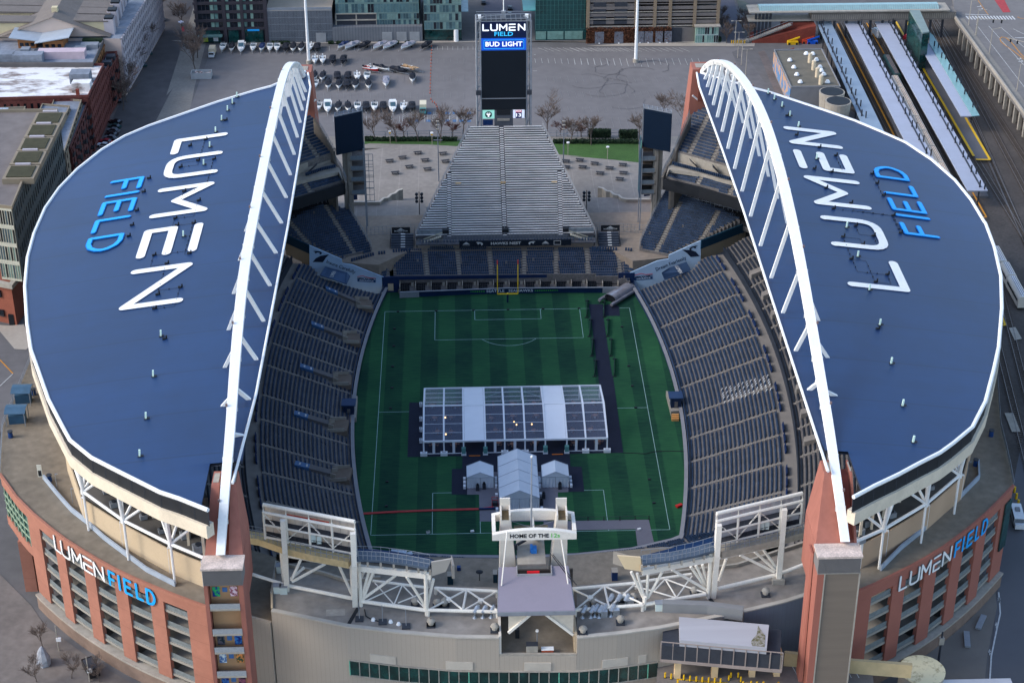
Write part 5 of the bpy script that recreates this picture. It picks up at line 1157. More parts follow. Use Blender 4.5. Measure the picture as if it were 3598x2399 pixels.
tc_.beam((fx0,YT-1,zt),(fx0+2.2,YT-1,zt+1.8),.3).beam((fx1,YT-1,zt),(fx1-2.2,YT-1,zt+1.8),.3).beam((fx0+2.2,YT-1,zt+1.8),(fx1-2.2,YT+1,zt+1.8),.16)
tc_.obj('top_catwalk',g_1,st_);MB().box((fx0+1,YT+2,zt+.2),(.9,.9,.9)).box((fx1-1.2,YT+2,zt+.2),(1,1,1)).obj('top_light',i_9,st_)
MB().beam((qx(C_(765,0)[0]),YT-.3,qz(C_(0,677)[1])),(qx(C_(1075,0)[0]),YT-.3,qz(C_(0,677)[1])),.2).obj('cross_cable',g_1,st_)
tp2=MB();tp2 .box(((sl0-.2+qx(C_(855,0)[0]))/2,YT+.8,zlow-2.3),(3,.2,1.8));tp2 .obj('blue_tarp',mat('tarp_bright',C(30,60,110),.6),st_)
sp_=T('C',920,120,yy=YT+3);tp3=g_5('spire_pole','thin white pole rising above the middle of the screen tower','pole',(sp_.x,YT+3,ztop));MB().cyl((sp_.x,YT+3,ztop),.16,24,8,.1).obj('pole',i_9,tp3);MB().box((sp_.x,YT+3,ztop+.01),(1.2,1.2,2)).obj('pole_base',g_1,tp3)
for e,s_ in((sl0-1,-1),(sl1+1,1)):MB().box((e,YT-.2,qz(C_(0,650)[1])),(1.5,1,1.3)).obj('speaker_cluster',g_3,st_)
SZ=22
front=[T('K',*q,z=SZ)for q in[(500,1072),(1020,1180),(1400,1225),(1766,1255)]]+[T('M',*q,z=SZ)for q in[(570,1215),(1180,1215),(1500,1185),(1830,1140)]]+[T('N',*q,z=SZ)for q in[(808,1080),(1100,1010),(1345,932)]]
sb_=g_5('south_building','long curved taupe clad building across the near end, with a green glass window strip','building',(1,-112,0))
nL=T('K',500,960,z=SZ);
wallpts=[V((p.x,p.y,0))for p in front]
rl0,rl1=T('M',570,1215,z=SZ),T('M',1182,1215,z=SZ)
fl_arc=wallpts
def seg(pl,a,b_):
 s_=[p for p in g_4(pl,1.5)if a<p.x<b_];ip=lambda x:next((u.lerp(v,(x-u.x)/(v.x-u.x))for u,v in zip(pl[:-1],pl[1:])if u.x<=x<=v.x),None);e0,e1=ip(a),ip(b_);return([e0]if e0 else[])+s_+([e1]if e1 else[])
tcl=mat('taupe_front',C(168,156,142),.7,.04,.05,var2=.02);h_3(tcl,'X',.9,.10,.12)
gcl=mat('taupe_front_shade',C(116,120,128),.7,.04,.05);h_3(gcl,'X',.9,.08,.12)  # right end of the taupe front, its shade put into a blue-grey colour
lw0,lw1=T('K',296,1112,z=18.4),T('K',500,1168,z=18.4);MB().path([V((lw0 .x,lw0 .y,-1)),V((lw1 .x-.1,lw1 .y,-1))],.6,20.2).obj('front_wall',tcl,sb_)
q_=[lw0,V((lw1 .x,lw1 .y,0)),T('K',500,960,z=18.4),T('K',530,700,z=18.4),T('K',330,640,z=18.4),T('K',310,800,z=18.4)];MB().prism(q_,10,18.4).obj('side_terrace',h_1,sb_)
bk0,bk1,bk2=T('K',500,960,z=SZ),T('K',500,1070,z=SZ),T('K',530,745,z=SZ);MB().path([V((bk1 .x,bk1 .y+.5,17)),V((bk0 .x,bk0 .y,17)),V((bk2 .x,bk2 .y,17))],.4,5.4).obj('step_wall',tan,sb_)
wl=seg(fl_arc,-200,rl0 .x-.02);MB().path([V((p.x,p.y+.3,-1))for p in wl],.6,SZ+.9).obj('front_wall',tcl,sb_)
wm=seg(fl_arc,rl0 .x,rl1 .x);MB().path([V((p.x,p.y+.3,-1))for p in wm],.6,18.6).obj('front_wall',tcl,sb_)
wr=seg(fl_arc,rl1 .x+.02,41.4);MB().path([V((p.x,p.y+.3,-1))for p in wr],.6,SZ+.9).obj('front_wall',tcl,sb_)
we=seg(fl_arc,41.45,200);MB().path([V((p.x,p.y+.3,-1))for p in we],.6,SZ+.9).obj('side_wall',gcl,sb_)
for seg_ in(wl,wr,we):MB().path([V((p.x,p.y+.3,SZ-.08))for p in seg_],.9,.3).obj('roof_coping',mat('coping_pale',C(176,168,156),.8),sb_)
backL=[T('K',500,960,z=SZ),T('K',530,745,z=SZ),T('K',860,820,z=SZ),T('K',1030,875,z=SZ),T('K',1250,850,z=SZ),T('M',75,800,z=SZ),T('M',560,815,z=SZ)]
rd=MB();fl2=[V((p.x,p.y,SZ))for p in wl];bl2=[h_6(backL,plen(backL)*i/(len(fl2)-1))[0]for i in range(len(fl2))]
q=fl2+[V((p.x,p.y,SZ))for p in reversed(backL)];rd.quad(*q);rd.obj('roof_deck',j4,sb_)
backR=[T('M',1180,800,z=SZ),T('M',1650,750,z=SZ),T('N',450,800,z=SZ),T('N',760,765,z=SZ),T('N',1260,600,z=SZ),T('N',1320,740,z=SZ)]
rd=MB();fr2=[V((p.x,p.y,SZ))for p in(wr+we)];rd.quad(*(fr2+[V((p.x,p.y,SZ))for p in reversed(backR)]));rd.obj('roof_deck',j4,sb_)
for bk in(backL[:5],backR[1:5]):MB().path([V((p.x,p.y,SZ+.02))for p in bk],.5,.7).obj('back_curb',g_2,sb_)
for q in([('K',1020,1178),('K',1095,1048)],[('N',640,1065),('N',578,985)]):
 a,b_=T(*q[0],z=SZ+.05),T(*q[1],z=SZ+.05);MB().beam(a,b_,.7,.1).obj('roof_joint',black,sb_)
for q in([(875,1060),(1005,1055),(1005,1100),(875,1105)],):m_=MB();m_.quad(*[T('K',*a,z=SZ+.01)for a in q][::-1]);m_.obj('roof_patch',g_2,sb_)
flat('south_concourse',[V((-54,-104,0)),V((60,-104,0)),V((52,-72,0)),V((30,-70.5,0)),V((0,-74,0)),V((-28,-72,0)),V((-52,-74,0))],mat('south_floor',C(132,122,108),.9,.16,.1,var2=.1,scale2=.8),8.0,thick=3)
sp_=g_5('south_stand','low curved stand with navy covers behind the near goal line','grandstand',(0,-66,0))
MB().path([V((-40,-57,-.2)),V((-36.5,-59.6,-.2)),V((-29.5,-61.6,-.2)),V((-15,-63.3,-.2)),V((0,-64,-.2)),V((12,-63.6,-.2)),V((24.6,-61.8,-.2)),V((34,-58.6,-.2)),V((40,-55,-.2))],.6,1.7).obj('field_wall',h_2['wall_pad'],sp_)
MB().path([V((-42,-55.8,1.5)),V((-36.7,-60,1.51)),V((-29.5,-62.0,1.51)),V((-15,-63.7,1.51)),V((0,-64.4,1.51)),V((12,-64,1.51)),V((24.6,-62.2,1.51)),V((34,-59,1.51)),V((42,-54,1.51))],.9,.12).obj('wall_coping',h_2['coping'],sp_)
curve=[V((-46,-60,0)),V((-38,-63.5,0)),V((-29,-66,0)),V((-15,-68,0)),V((0,-68.6,0)),V((12,-68.2,0)),V((25,-66.2,0)),V((36,-62.5,0)),V((46,-57,0))]
for k in range(9):
 pts=[V((p.x*(1+.014*k),p.y-1.0*k+2.6,0))for p in curve];MB().path([V((p.x,p.y,.5))for p in pts],1.0,1.6+k*.62).obj('terrace',j5,sp_)
 sm=MB()
 for p in g_4([V((p.x,p.y,2.1+k*.62))for p in pts],.56):
  if abs(p.x)>(13 if k<8 else 50)and random.random()<.97 and(abs(p.x)%9>.8):seat_boxes(sm,p,V((1,0,0)),V((0,-1,0)),.46,.6)
 if sm.v:sm.obj('seat_row',g_6,sp_)
for s_,q in((-1,[('K',1065,640),('K',1320,655),('K',1590,705),('K',1650,735),('K',1075,690)]),(1,[('N',620,560),('N',440,600),('N',300,640),('N',110,690),('N',120,720),('N',625,650)]),(-1,[('K',290,360),('K',330,400),('K',430,470),('K',430,545),('K',330,505)]),(1,[('N',1240,350),('N',1330,300),('N',1320,430),('N',1240,460)])):
 z_=9.5 if abs(q[0][1]-1000)>400 and q[0][0]=='K' else 9.5
 p=[T(*a,z=9.5)for a in q];m_=MB();m_.hexa([(a.x,a.y,6)for a in ccw(p)],[(a.x,a.y,9.5)for a in ccw(p)]);m_.obj('seat_cover',mat('cover_navy',C(12,46,86),.55,.3,.12),sp_)
ws_=mat('cream_white_steel',C(226,218,205),.55,.08,.25,var2=.06)
def trn(nm,lab,loc):return g_5(nm,lab,'truss',loc,'white trusses on the south roof')
chordpts=[P(*q,z=23.2)for q in[(590,1325),(664,1342),(812,1374)]]
L1=trn('roof_truss','white truss under the left video board frame on the south roof',P(740,1360,z=22))
TU=lambda root,pts,r,nm='truss_tube':MB().tube(pts,r,8).obj(nm,ws_,root,smooth=False)
def i_8(a,h):return V((a.x,a.y,h))
a0,a1=P(664,1345,z=23.2),P(812,1374,z=23.2);TU(L1,[T('K',310,800,z=25),a0],.33);TU(L1,[a0,a1],.38)
TU(L1,[i_8(P(654,1340,z=22),22),i_8(P(654,1340,z=22),32.4)],.55,'truss_post')
t0_,t1_=P(654,1273,yy=P(654,1340,z=22).y),P(811,1300,yy=a1 .y);TU(L1,[t0_,t1_],.5)
for pa,pb in(((640,870),(870,745)),((635,860),(700,715)),((630,850),(725,770)),((1050,950),(965,760)),((1075,930),(1135,800))):
 A_=T('K',*pa,z=23.4);B2_=T('K',*pb,yy=A_.y+(1.5 if pa[0]<700 else 0));TU(L1,[A_,B2_],.3,'truss_brace')
TU(L1,[a1,i_8(a1,32)],.45,'truss_post')
L2=trn('roof_truss','white truss left of the flag tower, with crossed rods under the curved walkway',P(900,1390,z=22))
b0_,b1_=P(829,1380,z=23.2),P(980,1401,z=23.2);TU(L2,[b0_,b1_],.4);TU(L2,[i_8(b0_,22),over_:=i_8(b0_,32.6)],.38,'truss_post');TU(L2,[i_8(b1_,21.9),i_8(b1_,32)],.38,'truss_post')
u0,u1=P(822,1303,yy=b0_.y),P(990,1322,yy=b1_.y);MB().beam(u0,u1,.8,1.2).obj('truss_beam',ws_,L2)
for pa,pb in(((1125,990),(1355,825)),((1120,985),(1170,800)),((1130,990),(1200,800)),((1560,1040),(1430,835)),((1570,1040),(1615,850)),((1560,1050),(1560,790))):
 A_=T('K',*pa,z=23.6);TU(L2,[A_,T('K',*pb,yy=A_.y+.0)],.3,'truss_brace')
hz=[(1210,885),(1330,1020),(1500,960),(1210,880),(1545,1035),(1390,890),(1560,935),(1340,1020)]
for pa,pb in(((1210,875),(1340,1022)),((1140,1005),(1390,890)),((1395,885),(1550,1045)),((1345,1022),(1400,890)),((1370,1015),(1560,940))):
 MB().tube([T('K',*pa,z=23.4),T('K',*pb,z=23.4)],.14,6).obj('cross_rod',ws_,L2)
TU(L2,[T('K',1195,862,z=23.4),T('K',1580,910,z=23.4)],.28)
for i,p in enumerate(((1200,850),(1590,905))):TU(L2,[T('K',*p,z=22),T('K',p[0],p[1],z=22)+V((0,0,3))],.3,'truss_post')
def k1(root,tile,A,B_,Cc,D,mids):
 a,b_,c,d=[T(tile,*q,z=23.4)for q in(A,B_,Cc,D)];TU(root,[a,b_],.36);TU(root,[c,d],.36)
 n_=2
 for i in range(n_):
  p0,p1,q0,q1=a.lerp(b_,i/n_),a.lerp(b_,(i+1)/n_),c.lerp(d,i/n_),c.lerp(d,(i+1)/n_)
  TU(root,[p0,q1],.2,'cross_rod');TU(root,[q0,p1+V((0,0,.3))],.2,'cross_rod')
  if i:TU(root,[p0,q0],.24,'truss_tube')
  m_=(p0+p1+q0+q1)/4;MB().cyl((m_.x,m_.y,m_.z-.3),.6,.6,10).obj('rod_node',ws_,root)
 for p in(a,b_,c,d):TU(root,[i_8(p,21.9),i_8(p,23.6)],.34,'truss_post')
L3=trn('roof_truss','flat white X braced truss just left of the purple-grey tower roof',P(1060,1380,z=22));k1(L3,'M',(10,992),(555,1005),(70,820),(555,845),None)
R3=trn('roof_truss','flat white X braced truss just right of the purple-grey tower roof',P(1400,1380,z=22));k1(R3,'M',(1170,992),(1700,952),(1145,825),(1650,780),None)
R2=trn('roof_truss','white truss right of the flag tower, under the cream end panel',P(1560,1370,z=22))
c0_,c1_=T('N',130,1025,z=23.2),T('N',550,955,z=23.2);TU(R2,[c0_,c1_],.4)
TU(R2,[i_8(T('N',125,1060,z=21.9),21.9),i_8(T('N',125,1060,z=21.9),25)],.4,'truss_post');TU(R2,[i_8(T('N',565,985,z=21.9),21.9),i_8(T('N',565,985,z=21.9),33)],.42,'truss_post')
e0,e1=T('N',110,800,yy=c0_.y),T('N',600,705,yy=c1_.y);MB().beam(e0,e1,.8,1.2).obj('truss_beam',ws_,R2)
for pa,pb in(((125,990),(35,800)),((130,990),(75,810)),((140,985),(155,760)),((150,980),(250,800)),((555,925),(315,785)),((545,905),(445,765)),((555,905),(480,755)),((565,900),(525,750)),((565,900),(600,690))):
 A_=T('N',*pa,z=23.8);TU(R2,[A_,T('N',*pb,yy=A_.y)],.3,'truss_brace')
for pa,pb in(((0,885),(450,815)),):TU(R2,[T('N',*pa,z=23.4),T('N',*pb,z=23.4)],.3)
for pa,pb in(((190,935),(270,850)),((60,900),(190,935)),((190,935),(345,980)),((345,980),(405,900)),((270,850),(405,900)),((405,900),(550,945)),((270,850),(345,975)),((405,895),(455,830))):MB().tube([T('N',*pa,z=23.4),T('N',*pb,z=23.4)],.16,6).obj('cross_rod',ws_,R2)
R1=trn('roof_truss','white truss under the right video board frame on the south roof',P(1760,1320,z=22))
d0_,d1_=T('N',630,918,z=23.2),T('N',1035,822,z=23.2);TU(R1,[d0_,d1_],.4);TU(R1,[d1_,T('N',1305,720,z=25)],.36)
TU(R1,[T('N',640,700,yy=d0_.y),T('N',1070,605,yy=d1_.y)],.5)
TU(R1,[i_8(T('N',600,975,z=21.9),21.9),i_8(T('N',600,975,z=21.9),26)],.45,'truss_post');TU(R1,[i_8(T('N',1050,875,z=21.9),21.9),i_8(T('N',1050,875,z=21.9),34)],.6,'truss_post')
MB().box(T('N',1045,872,z=22),(2.4,2.0,1.2)).obj('post_foot',g_2,R1)
for pa,pb in(((1020,800),(785,685)),((1030,790),(885,660)),((1040,780),(945,645)),((640,860),(690,710))):
 A_=T('N',*pa,z=24);TU(R1,[A_,T('N',*pb,yy=A_.y)],.3,'truss_brace')
def j3(nm,lab,t_,pts,zt,thick,w_,m_,panels=True,brackets=False):
 q=[T(t_,*p,z=zt)for p in pts];r_=g_5('curved_walkway',lab,'walkway',q[0],'raised walkways at the near end')
 q=g_4(q,3);off=V((0,w_/2,0));MB().path([V((p.x,p.y+w_/2,zt-thick))for p in q],w_,thick).obj('walkway_slab',m_,r_)
 rl=MB();rs=g_4([V((p.x,p.y+.1,zt))for p in q],1.25)
 for p in rs:rl.beam(p,p+V((0,0,1.9)),.09)
 for h in(.9,1.9):rl.path([p+V((0,0,h))for p in rs],.09,.09)
 rs2=[p+V((0,w_-.2,0))for p in rs]
 for p in rs2[::2]:rl.beam(p,p+V((0,0,1.3)),.08)
 rl.path([p+V((0,0,1.3))for p in rs2],.08,.08);rl.obj('walkway_rail',g_1,r_)
 if brackets:
  for p in g_4(q,3.2):MB().beam(V((p.x,p.y+.2,zt-thick-1.1)),V((p.x,p.y+.2,zt-thick)),.4,.6).obj('bracket',g_2,r_)
 return r_
j3('w','cream concrete walkway sweeping from the left tower behind the left video board','K',[(250,550),(420,578),(600,640),(800,690),(1040,735)],33.5,1.5,2.2,mat('walk_cream',C(196,172,128),.8,.12,.3,var2=.12,scale2=1))
j3('w','short grey walkway with open railing left of the flag tower','K',[(1070,715),(1250,722),(1430,745),(1590,775)],34.2,.5,2.6,mat('walk_slate',C(78,90,104),.6,.2,.5),brackets=True)
j3('w','concrete walkway curving from the right tower behind the right video board','N',[(650,665),(850,625),(1080,570),(1240,525),(1390,465)],33.5,1.5,2.2,mat('walk_grey',C(164,154,138),.8,.12,.3,var2=.12,scale2=1))
j3('w','short grey walkway with open railing right of the flag tower','N',[(110,745),(300,725),(470,690),(610,650)],34.2,.5,2.6,mat('walk_slate',C(78,90,104),.6,.2,.5),brackets=True)
def end_panel(lab,t_,pts,back,m_):
 r_=g_5('end_panel',lab,'panel',T(t_,*pts[0],z=33),'panels closing the ends of the walkways');y0=T(t_,*pts[3],z=32.6).y
 f_=[T(t_,*q,yy=y0)for q in pts];mb=MB();k=len(f_);bk=[p+V((0,.35,0))for p in f_];mb.v=[tuple(p)for p in f_+bk];mb.f=[tuple(range(k)),tuple(reversed(range(k,2*k)))]+[(j,(j+1)%k,k+(j+1)%k,k+j)for j in range(k)];mb.obj('panel_face',m_,r_)
 b2=[T(t_,*q,z=33.5)for q in back];MB().hexa(*(lambda c:([(p.x,p.y,31.6)for p in c],[(p.x,p.y,34.6)for p in c]))(ccw([f_[1]+V((0,.4,0)),f_[1]+V((.5,.4,0)),b2[1],b2[0]]))).obj('panel_side',mat('panel_grey',C(142,136,128),.7,.08,.3),r_)
end_panel('white framed end panel of the walkway left of the flag tower','K',[(1600,735),(1740,712),(1700,800),(1605,830)],[(1735,715),(1745,725)],mat('panel_grey2',C(158,152,144),.7,.06,.3))
end_panel('cream end panel of the walkway right of the flag tower','N',[(-60,690),(100,702),(112,800),(-10,780)],[(-90,690),(-70,695)],mat('panel_cream',C(222,196,156),.7,.05,.3))
def j2(lab,t_,tl,tr,br,bl,posts,m_,step):
 yy=T(t_,*posts[-1],z=22).y;yL=T(t_,*bl,z=35).y;yR=T(t_,*br,z=35).y
 r_=g_5('board_rear',lab,'video board',T(t_,*bl,yy=yL),'white steel frames behind the near video boards')
 A_,B2_=T(t_,*tl,yy=yL),T(t_,*tr,yy=yR);D_,C2_=T(t_,*bl,yy=yL),T(t_,*br,yy=yR)
 D_=V((A_.x,A_.y,D_.z));C2_=V((B2_.x,B2_.y,C2_.z));zt=(A_.z+B2_.z)/2;A_.z=B2_.z=zt;zb2=(D_.z+C2_.z)/2;D_.z=C2_.z=zb2;H=zt-zb2;fwd=V((0,1.2,0))
 MB().tube([A_,B2_],.38,8).obj('frame_tube',ws_,r_)
 for h in(.82,.42,.02):
  MB().tube([D_+V((0,-.8,H*h)),C2_+V((0,-.8,H*h))],.3 if h>.5 else.22,6).obj('frame_tube',ws_,r_)
  if h<.5:
   cw=MB().beam(D_+V((0,.2,H*h+.1)),C2_+V((0,.2,H*h+.1)),1.4,.1);
   for i in range(25):p=D_.lerp(C2_,i/24)+V((0,-.6,H*h));cw.beam(p,p+V((0,0,1.2)),.06)
   cw.beam(D_+V((0,-.6,H*h+1.2)),C2_+V((0,-.6,H*h+1.2)),.07);cw.obj('catwalk',g_3,r_)
 for i in range(5):
  p=A_.lerp(B2_,i/4);d=D_.lerp(C2_,i/4);MB().tube([p,p+V((0,-.8,-1.2)),d+V((0,-.8,-.3))],.24,6).obj('frame_upright',ws_,r_)
 br_=MB()
 for i in range(4):
  p=D_.lerp(C2_,i/4)+V((0,-.5,H*.05 if i%2 else H*.75));q=D_.lerp(C2_,(i+1)/4)+V((0,-.5,H*.75 if i%2 else H*.05));br_.beam(p,q,.2)
 br_.obj('frame_brace',ws_,r_)
 pn=MB()
 for i in range(12):
  p=D_.lerp(C2_,(i+.03)/12)+fwd;q=D_.lerp(C2_,(i+.97)/12)+fwd;pn.beam(p+V((0,0,H*.42)),q+V((0,0,H*.42)),.12,H*.84)
 pn.obj('rear_panel',m_,r_)
 if step:MB().beam(D_.lerp(C2_,.25)+V((0,-.4,H*.86)),D_.lerp(C2_,.72)+V((0,-.4,H*.86)),.15,.25).obj('red_strip',mat('red_strip',C(160,66,50),.6),r_)
 MB().box(D_.lerp(C2_,.54)+V((0,-.3,.9)),(.9,.4,1.8)).box(D_.lerp(C2_,.60)+V((0,-.3,.7)),(.9,.4,1.8)).obj('electric_box',mat('pale_box',C(196,206,200),.6),r_)
 for q,hh in posts:
  p=T(t_,*q,z=22)if isinstance(q,tuple)else q
 return r_,A_,B2_,C2_,D_
rb1=j2('white frame on the back of the left video board, with a thin red strip','K',(440,332),(1072,460),(1050,668),(425,548),[((605,930),1),(1075,1035)],mat('rear_tan',C(216,200,184),.7,.15,.4),True)
rb2=j2('white frame and catwalks on the back of the right video board','N',(625,400),(1215,258),(1235,462),(640,605),[((1045,870),1),(600,975)],mat('rear_grey',C(190,186,190),.7,.15,.4),False)
for r_,foot,x_,n_ in((rb1,T('K',605,930,z=22),572,'K'),(rb1,T('K',1075,1035,z=22),1060,'K'),(rb2,T('N',1050,870,z=22),1100,'N'),(rb2,T('N',600,975,z=22),640,'N')):
 top=r_[1].lerp(r_[2],.22 if(n_=='K' and x_<600)else(.98 if n_=='K' else(.78 if x_>1000 else.02)));tz=V((top.x,top.y-1.6,top.z-1.6));m_=MB();m_.beam(foot,V((lerp(foot.x,tz.x,.9),tz.y,33)),1.0,.9,(0,1,0)).beam(V((lerp(foot.x,tz.x,.9),tz.y,33)),tz,1.0,.9,(0,1,0));m_.obj('main_post',ws_,r_[0])
ft=g_5('flag_tower','cream two-pylon flag tower at the near end, ring beam lettered HOME OF THE 12s','tower',(1.0,-100,8))
yb=-101.5
pyl=mat('pylon_cream',C(214,204,190),.7,.06,.2,var2=.04);h_3(pyl,'Z',1.9,.10,.03)
zt_=45.6;ztp=T('M',620,250,yy=yb).z
def py_(xa,xb,xc,xd):
 a,b_=T('M',xa,640,yy=yb),T('M',xb,640,yy=yb);c,d=T('M',xc,285,yy=yb),T('M',xd,285,yy=yb)
 m_=MB().hexa([(a.x,yb,a.z-8),(b_.x,yb,a.z-8),(b_.x,yb+5,a.z-8),(a.x,yb+5,a.z-8)],[(c.x,yb,c.z),(d.x,yb,c.z),(d.x,yb+3.2,c.z),(c.x,yb+3.2,c.z)]);m_.obj('pylon',pyl,ft)
 cx_=(c.x+d.x)/2;hb=MB();w_=d.x-c.x
 for e,f_ in((-1,0),(1,0)):hb.box((cx_+e*(w_/2-.15),yb+1.6,c.z+.02),(.3,3.6,1.3))
 hb.box((cx_,yb+3.3,c.z+.02),(w_,.35,2.9));hb.obj('pylon_head',pyl,ft);MB().box((cx_,yb+1.5,c.z+.02),(w_-.7,3.0,.2)).obj('head_floor',mat('rust_floor',C(112,96,70),.9,.3,1),ft)
 return c.z
zc1=py_(570,728,578,660);zc2=py_(950,1108,1022,1108)
zr_=zc1-1.2
fa,fb=T('M',515,410,yy=yb-3.4),T('M',1180,410,yy=yb-3.4);
zf_t,zf_b=T('M',850,362,yy=yb-3.4).z,T('M',850,440,yy=yb-3.4).z
n_=14;rbm=MB()
for i in range(n_):
 f0,f1=i/n_,(i+1)/n_;h0,h1=[lerp(zf_b,zf_t,.55+.45*(1-(2*f-1)**2))for f in(f0,f1)]
 x0,x1=lerp(fa.x,fb.x,f0),lerp(fa.x,fb.x,f1)
 rbm.hexa([(x0,yb-3.4,zf_b),(x1,yb-3.4,zf_b),(x1,yb-2.5,zf_b),(x0,yb-2.5,zf_b)],[(x0,yb-3.4,h0),(x1,yb-3.4,h1),(x1,yb-2.5,h1),(x0,yb-2.5,h0)])
rbm.obj('ring_beam_front',ws_,ft)
ybk=yb+3.5;ga,gb_=fa.x,fb.x;zb0_,zb1_=T('M',850,285,yy=ybk).z,T('M',850,207,yy=ybk).z
bkb=MB()
for i in range(n_):
 f0,f1=i/n_,(i+1)/n_;h0,h1=[lerp(zb0_,zb1_,.55+.45*(1-(2*f-1)**2))for f in(f0,f1)];x0,x1=lerp(ga,gb_,f0),lerp(ga,gb_,f1)
 bkb.hexa([(x0,ybk,zb0_),(x1,ybk,zb0_),(x1,ybk+.8,zb0_),(x0,ybk+.8,zb0_)],[(x0,ybk,h0),(x1,ybk,h1),(x1,ybk+.8,h1),(x0,ybk+.8,h0)])
bkb.obj('ring_beam_back',ws_,ft)
for e in(ga+.35,gb_-.35):MB().beam((e,yb-2.5,(zf_b+zf_t)/2-.2),(e,ybk,(zb0_+zb1_)/2-.4),.7,1.3).obj('ring_beam_side',ws_,ft)
xw0,xw1=T('M',655,408,yy=yb-3.45).x,T('M',962,408,yy=yb-3.45).x;zc_=T('M',800,410,yy=yb-3.45).z
text('ring_writing','HOME OF THE',1.25,mat('ink_black',C(26,26,30),.6),frame(((xw0+xw1)/2,yb-3.43,zc_),(1,0,0),(0,0,1)),ft,depth=.02,bold=.035,width=xw1-xw0)
xw0,xw1=T('M',980,408,yy=yb-3.45).x,T('M',1048,408,yy=yb-3.45).x
text('ring_writing','12s',1.35,mat('ink_green',C(104,190,92),.6),frame(((xw0+xw1)/2,yb-3.43,zc_),(1,0,0),(0,0,1)),ft,depth=.02,bold=.02,width=xw1-xw0)
for a,b_ in(((632,370),(588,800)),((1060,440),(1115,800))):
 MB().tube([T('M',*a,yy=yb-3.6),T('M',*b_,yy=yb-9.5)],.13,6).obj('tie_rod',ws_,ft)
xm=T('M',840,350,yy=yb).x;MB().beam((xm,yb-2.5,zf_b+.6),(xm,ybk,zb0_+.6),.35).obj('ring_cross',ws_,ft)
MB().tube([(xm,yb,zf_b+.4),(xm-4.5,ybk,zb0_)],.06,4).tube([(xm,yb,zf_b+.4),(xm+4.5,ybk,zb0_)],.06,4).obj('ring_stay',g_1,ft)
fpz=T('L',920,600,yy=yb+.5).z;fpl=g_5('flag_pole','tall thin flag pole with a ball finial rising from the flag tower ring','flag pole',(xm-.4,yb+.5,zf_b));MB().cyl((xm-.4,yb+.5,zf_b-1),.2,fpz-zf_b+1,8,.1).obj('pole',g_1,fpl);MB().tube([(xm-.4,yb+.5,fpz+i*.12)for i in range(4)],.22,8).obj('finial',i_9,fpl)
pm=mat('tower_roof_mauve',C(136,128,138),.75,.03,.4,var2=.02)
zA,zB=29.6,28.6
yA=T('M',840,648,z=zA).y;yB=T('M',860,1000,z=zB).y
A0,A1=T('M',570,648,z=zA),T('M',1112,648,z=zA);B0_,B1_=T('M',560,1000,z=zB),T('M',1168,1000,z=zB);nx0,nx1=T('M',708,655,z=zA).x,T('M',980,655,z=zA).x;yN=T('M',840,716,z=zA).y
mb=MB();zz=lambda y:lerp(zA,zB,(y-yA)/(yB-yA));xl=lambda y:lerp(A0 .x,B0_.x,(y-yA)/(yB-yA));xr_=lambda y:lerp(A1 .x,B1_.x,(y-yA)/(yB-yA))
def slabp(mb,x00,x01,x10,x11,ya,yb_):mb.hexa([(x10,yb_,zz(yb_)-1.1),(x11,yb_,zz(yb_)-1.1),(x01,ya,zz(ya)-1.1),(x00,ya,zz(ya)-1.1)],[(x10,yb_,zz(yb_)),(x11,yb_,zz(yb_)),(x01,ya,zz(ya)),(x00,ya,zz(ya))])
slabp(mb,xl(yA),nx0,xl(yN),nx0,yA,yN);slabp(mb,nx1,xr_(yA),nx1,xr_(yN),yA,yN);slabp(mb,xl(yN),xr_(yN),xl(yB),xr_(yB),yN,yB);mb.obj('tower_roof',pm,ft)
mb=MB();mb.path([V((A0 .x,yA,zA-.9)),V((B0_.x,yB,zB-.9)),V((B1_.x,yB,zB-.9)),V((A1 .x,yA,zA-.9))],.35,.8);mb.obj('roof_edge',g_1,ft)
MB().box(((nx0+nx1)/2,(yA+yN)/2,zA-2.4),(nx1-nx0,abs(yA-yN),.2)).obj('notch_floor',g_3,ft)
MB().path([V((nx0,yA,zA-.9)),V((nx0,yN,zA-.9)),V((nx1,yN,zA-.9)),V((nx1,yA,zA-.9))],.2,1.2).obj('notch_rail',mat('notch_grey',C(150,148,150),.6),ft)
rs_=T('M',838,700,yy=yN+.5);sg=MB().box((rs_.x,yN+.6,zA-2.1),(2.4,.2,2.6));sg.obj('red_sign',mat('sign_red',C(200,24,34),.5,emit=.12),ft);em=MB();
for i in range(16):a0,a1=i*pi/8,(i+1)*pi/8;em.beam((rs_.x+.75*cos(a0),yN+.46,zA-.9+.55*sin(a0)),(rs_.x+.75*cos(a1),yN+.46,zA-.9+.55*sin(a1)),.05,.12)
for i in range(10):a0,a1=i*pi/5,(i+1)*pi/5;em.beam((rs_.x+.3*cos(a0),yN+.43,zA-.8+.42*sin(a0)),(rs_.x+.3*cos(a1),yN+.43,zA-.8+.42*sin(a1)),.05,.1)
em.obj('sign_emblem',h_7,ft)
pf=MB().box((xm-.4,yb+2.5,zA-1.4),(T('M',950,600,yy=yb).x-T('M',728,600,yy=yb).x,9,.4));pf.obj('platform',g_2,ft)
MB().box((xm-.4,yb+3.2,zc1-5.4),(T('M',985,450,yy=yb).x-T('M',700,450,yy=yb).x-.4,.5,1.7)).obj('cross_lintel',mat('lintel_olive',C(112,104,86),.8,.3,.8),ft)
MB().box((xm+.2,yb+2.2,zA-1.0),(1.1,1.6,.9)).box((xm-.3,yb+2.2,zA-1.0),(.5,.9,1.5)).obj('blue_chair',mat('chair_blue',C(44,118,190),.5),ft)
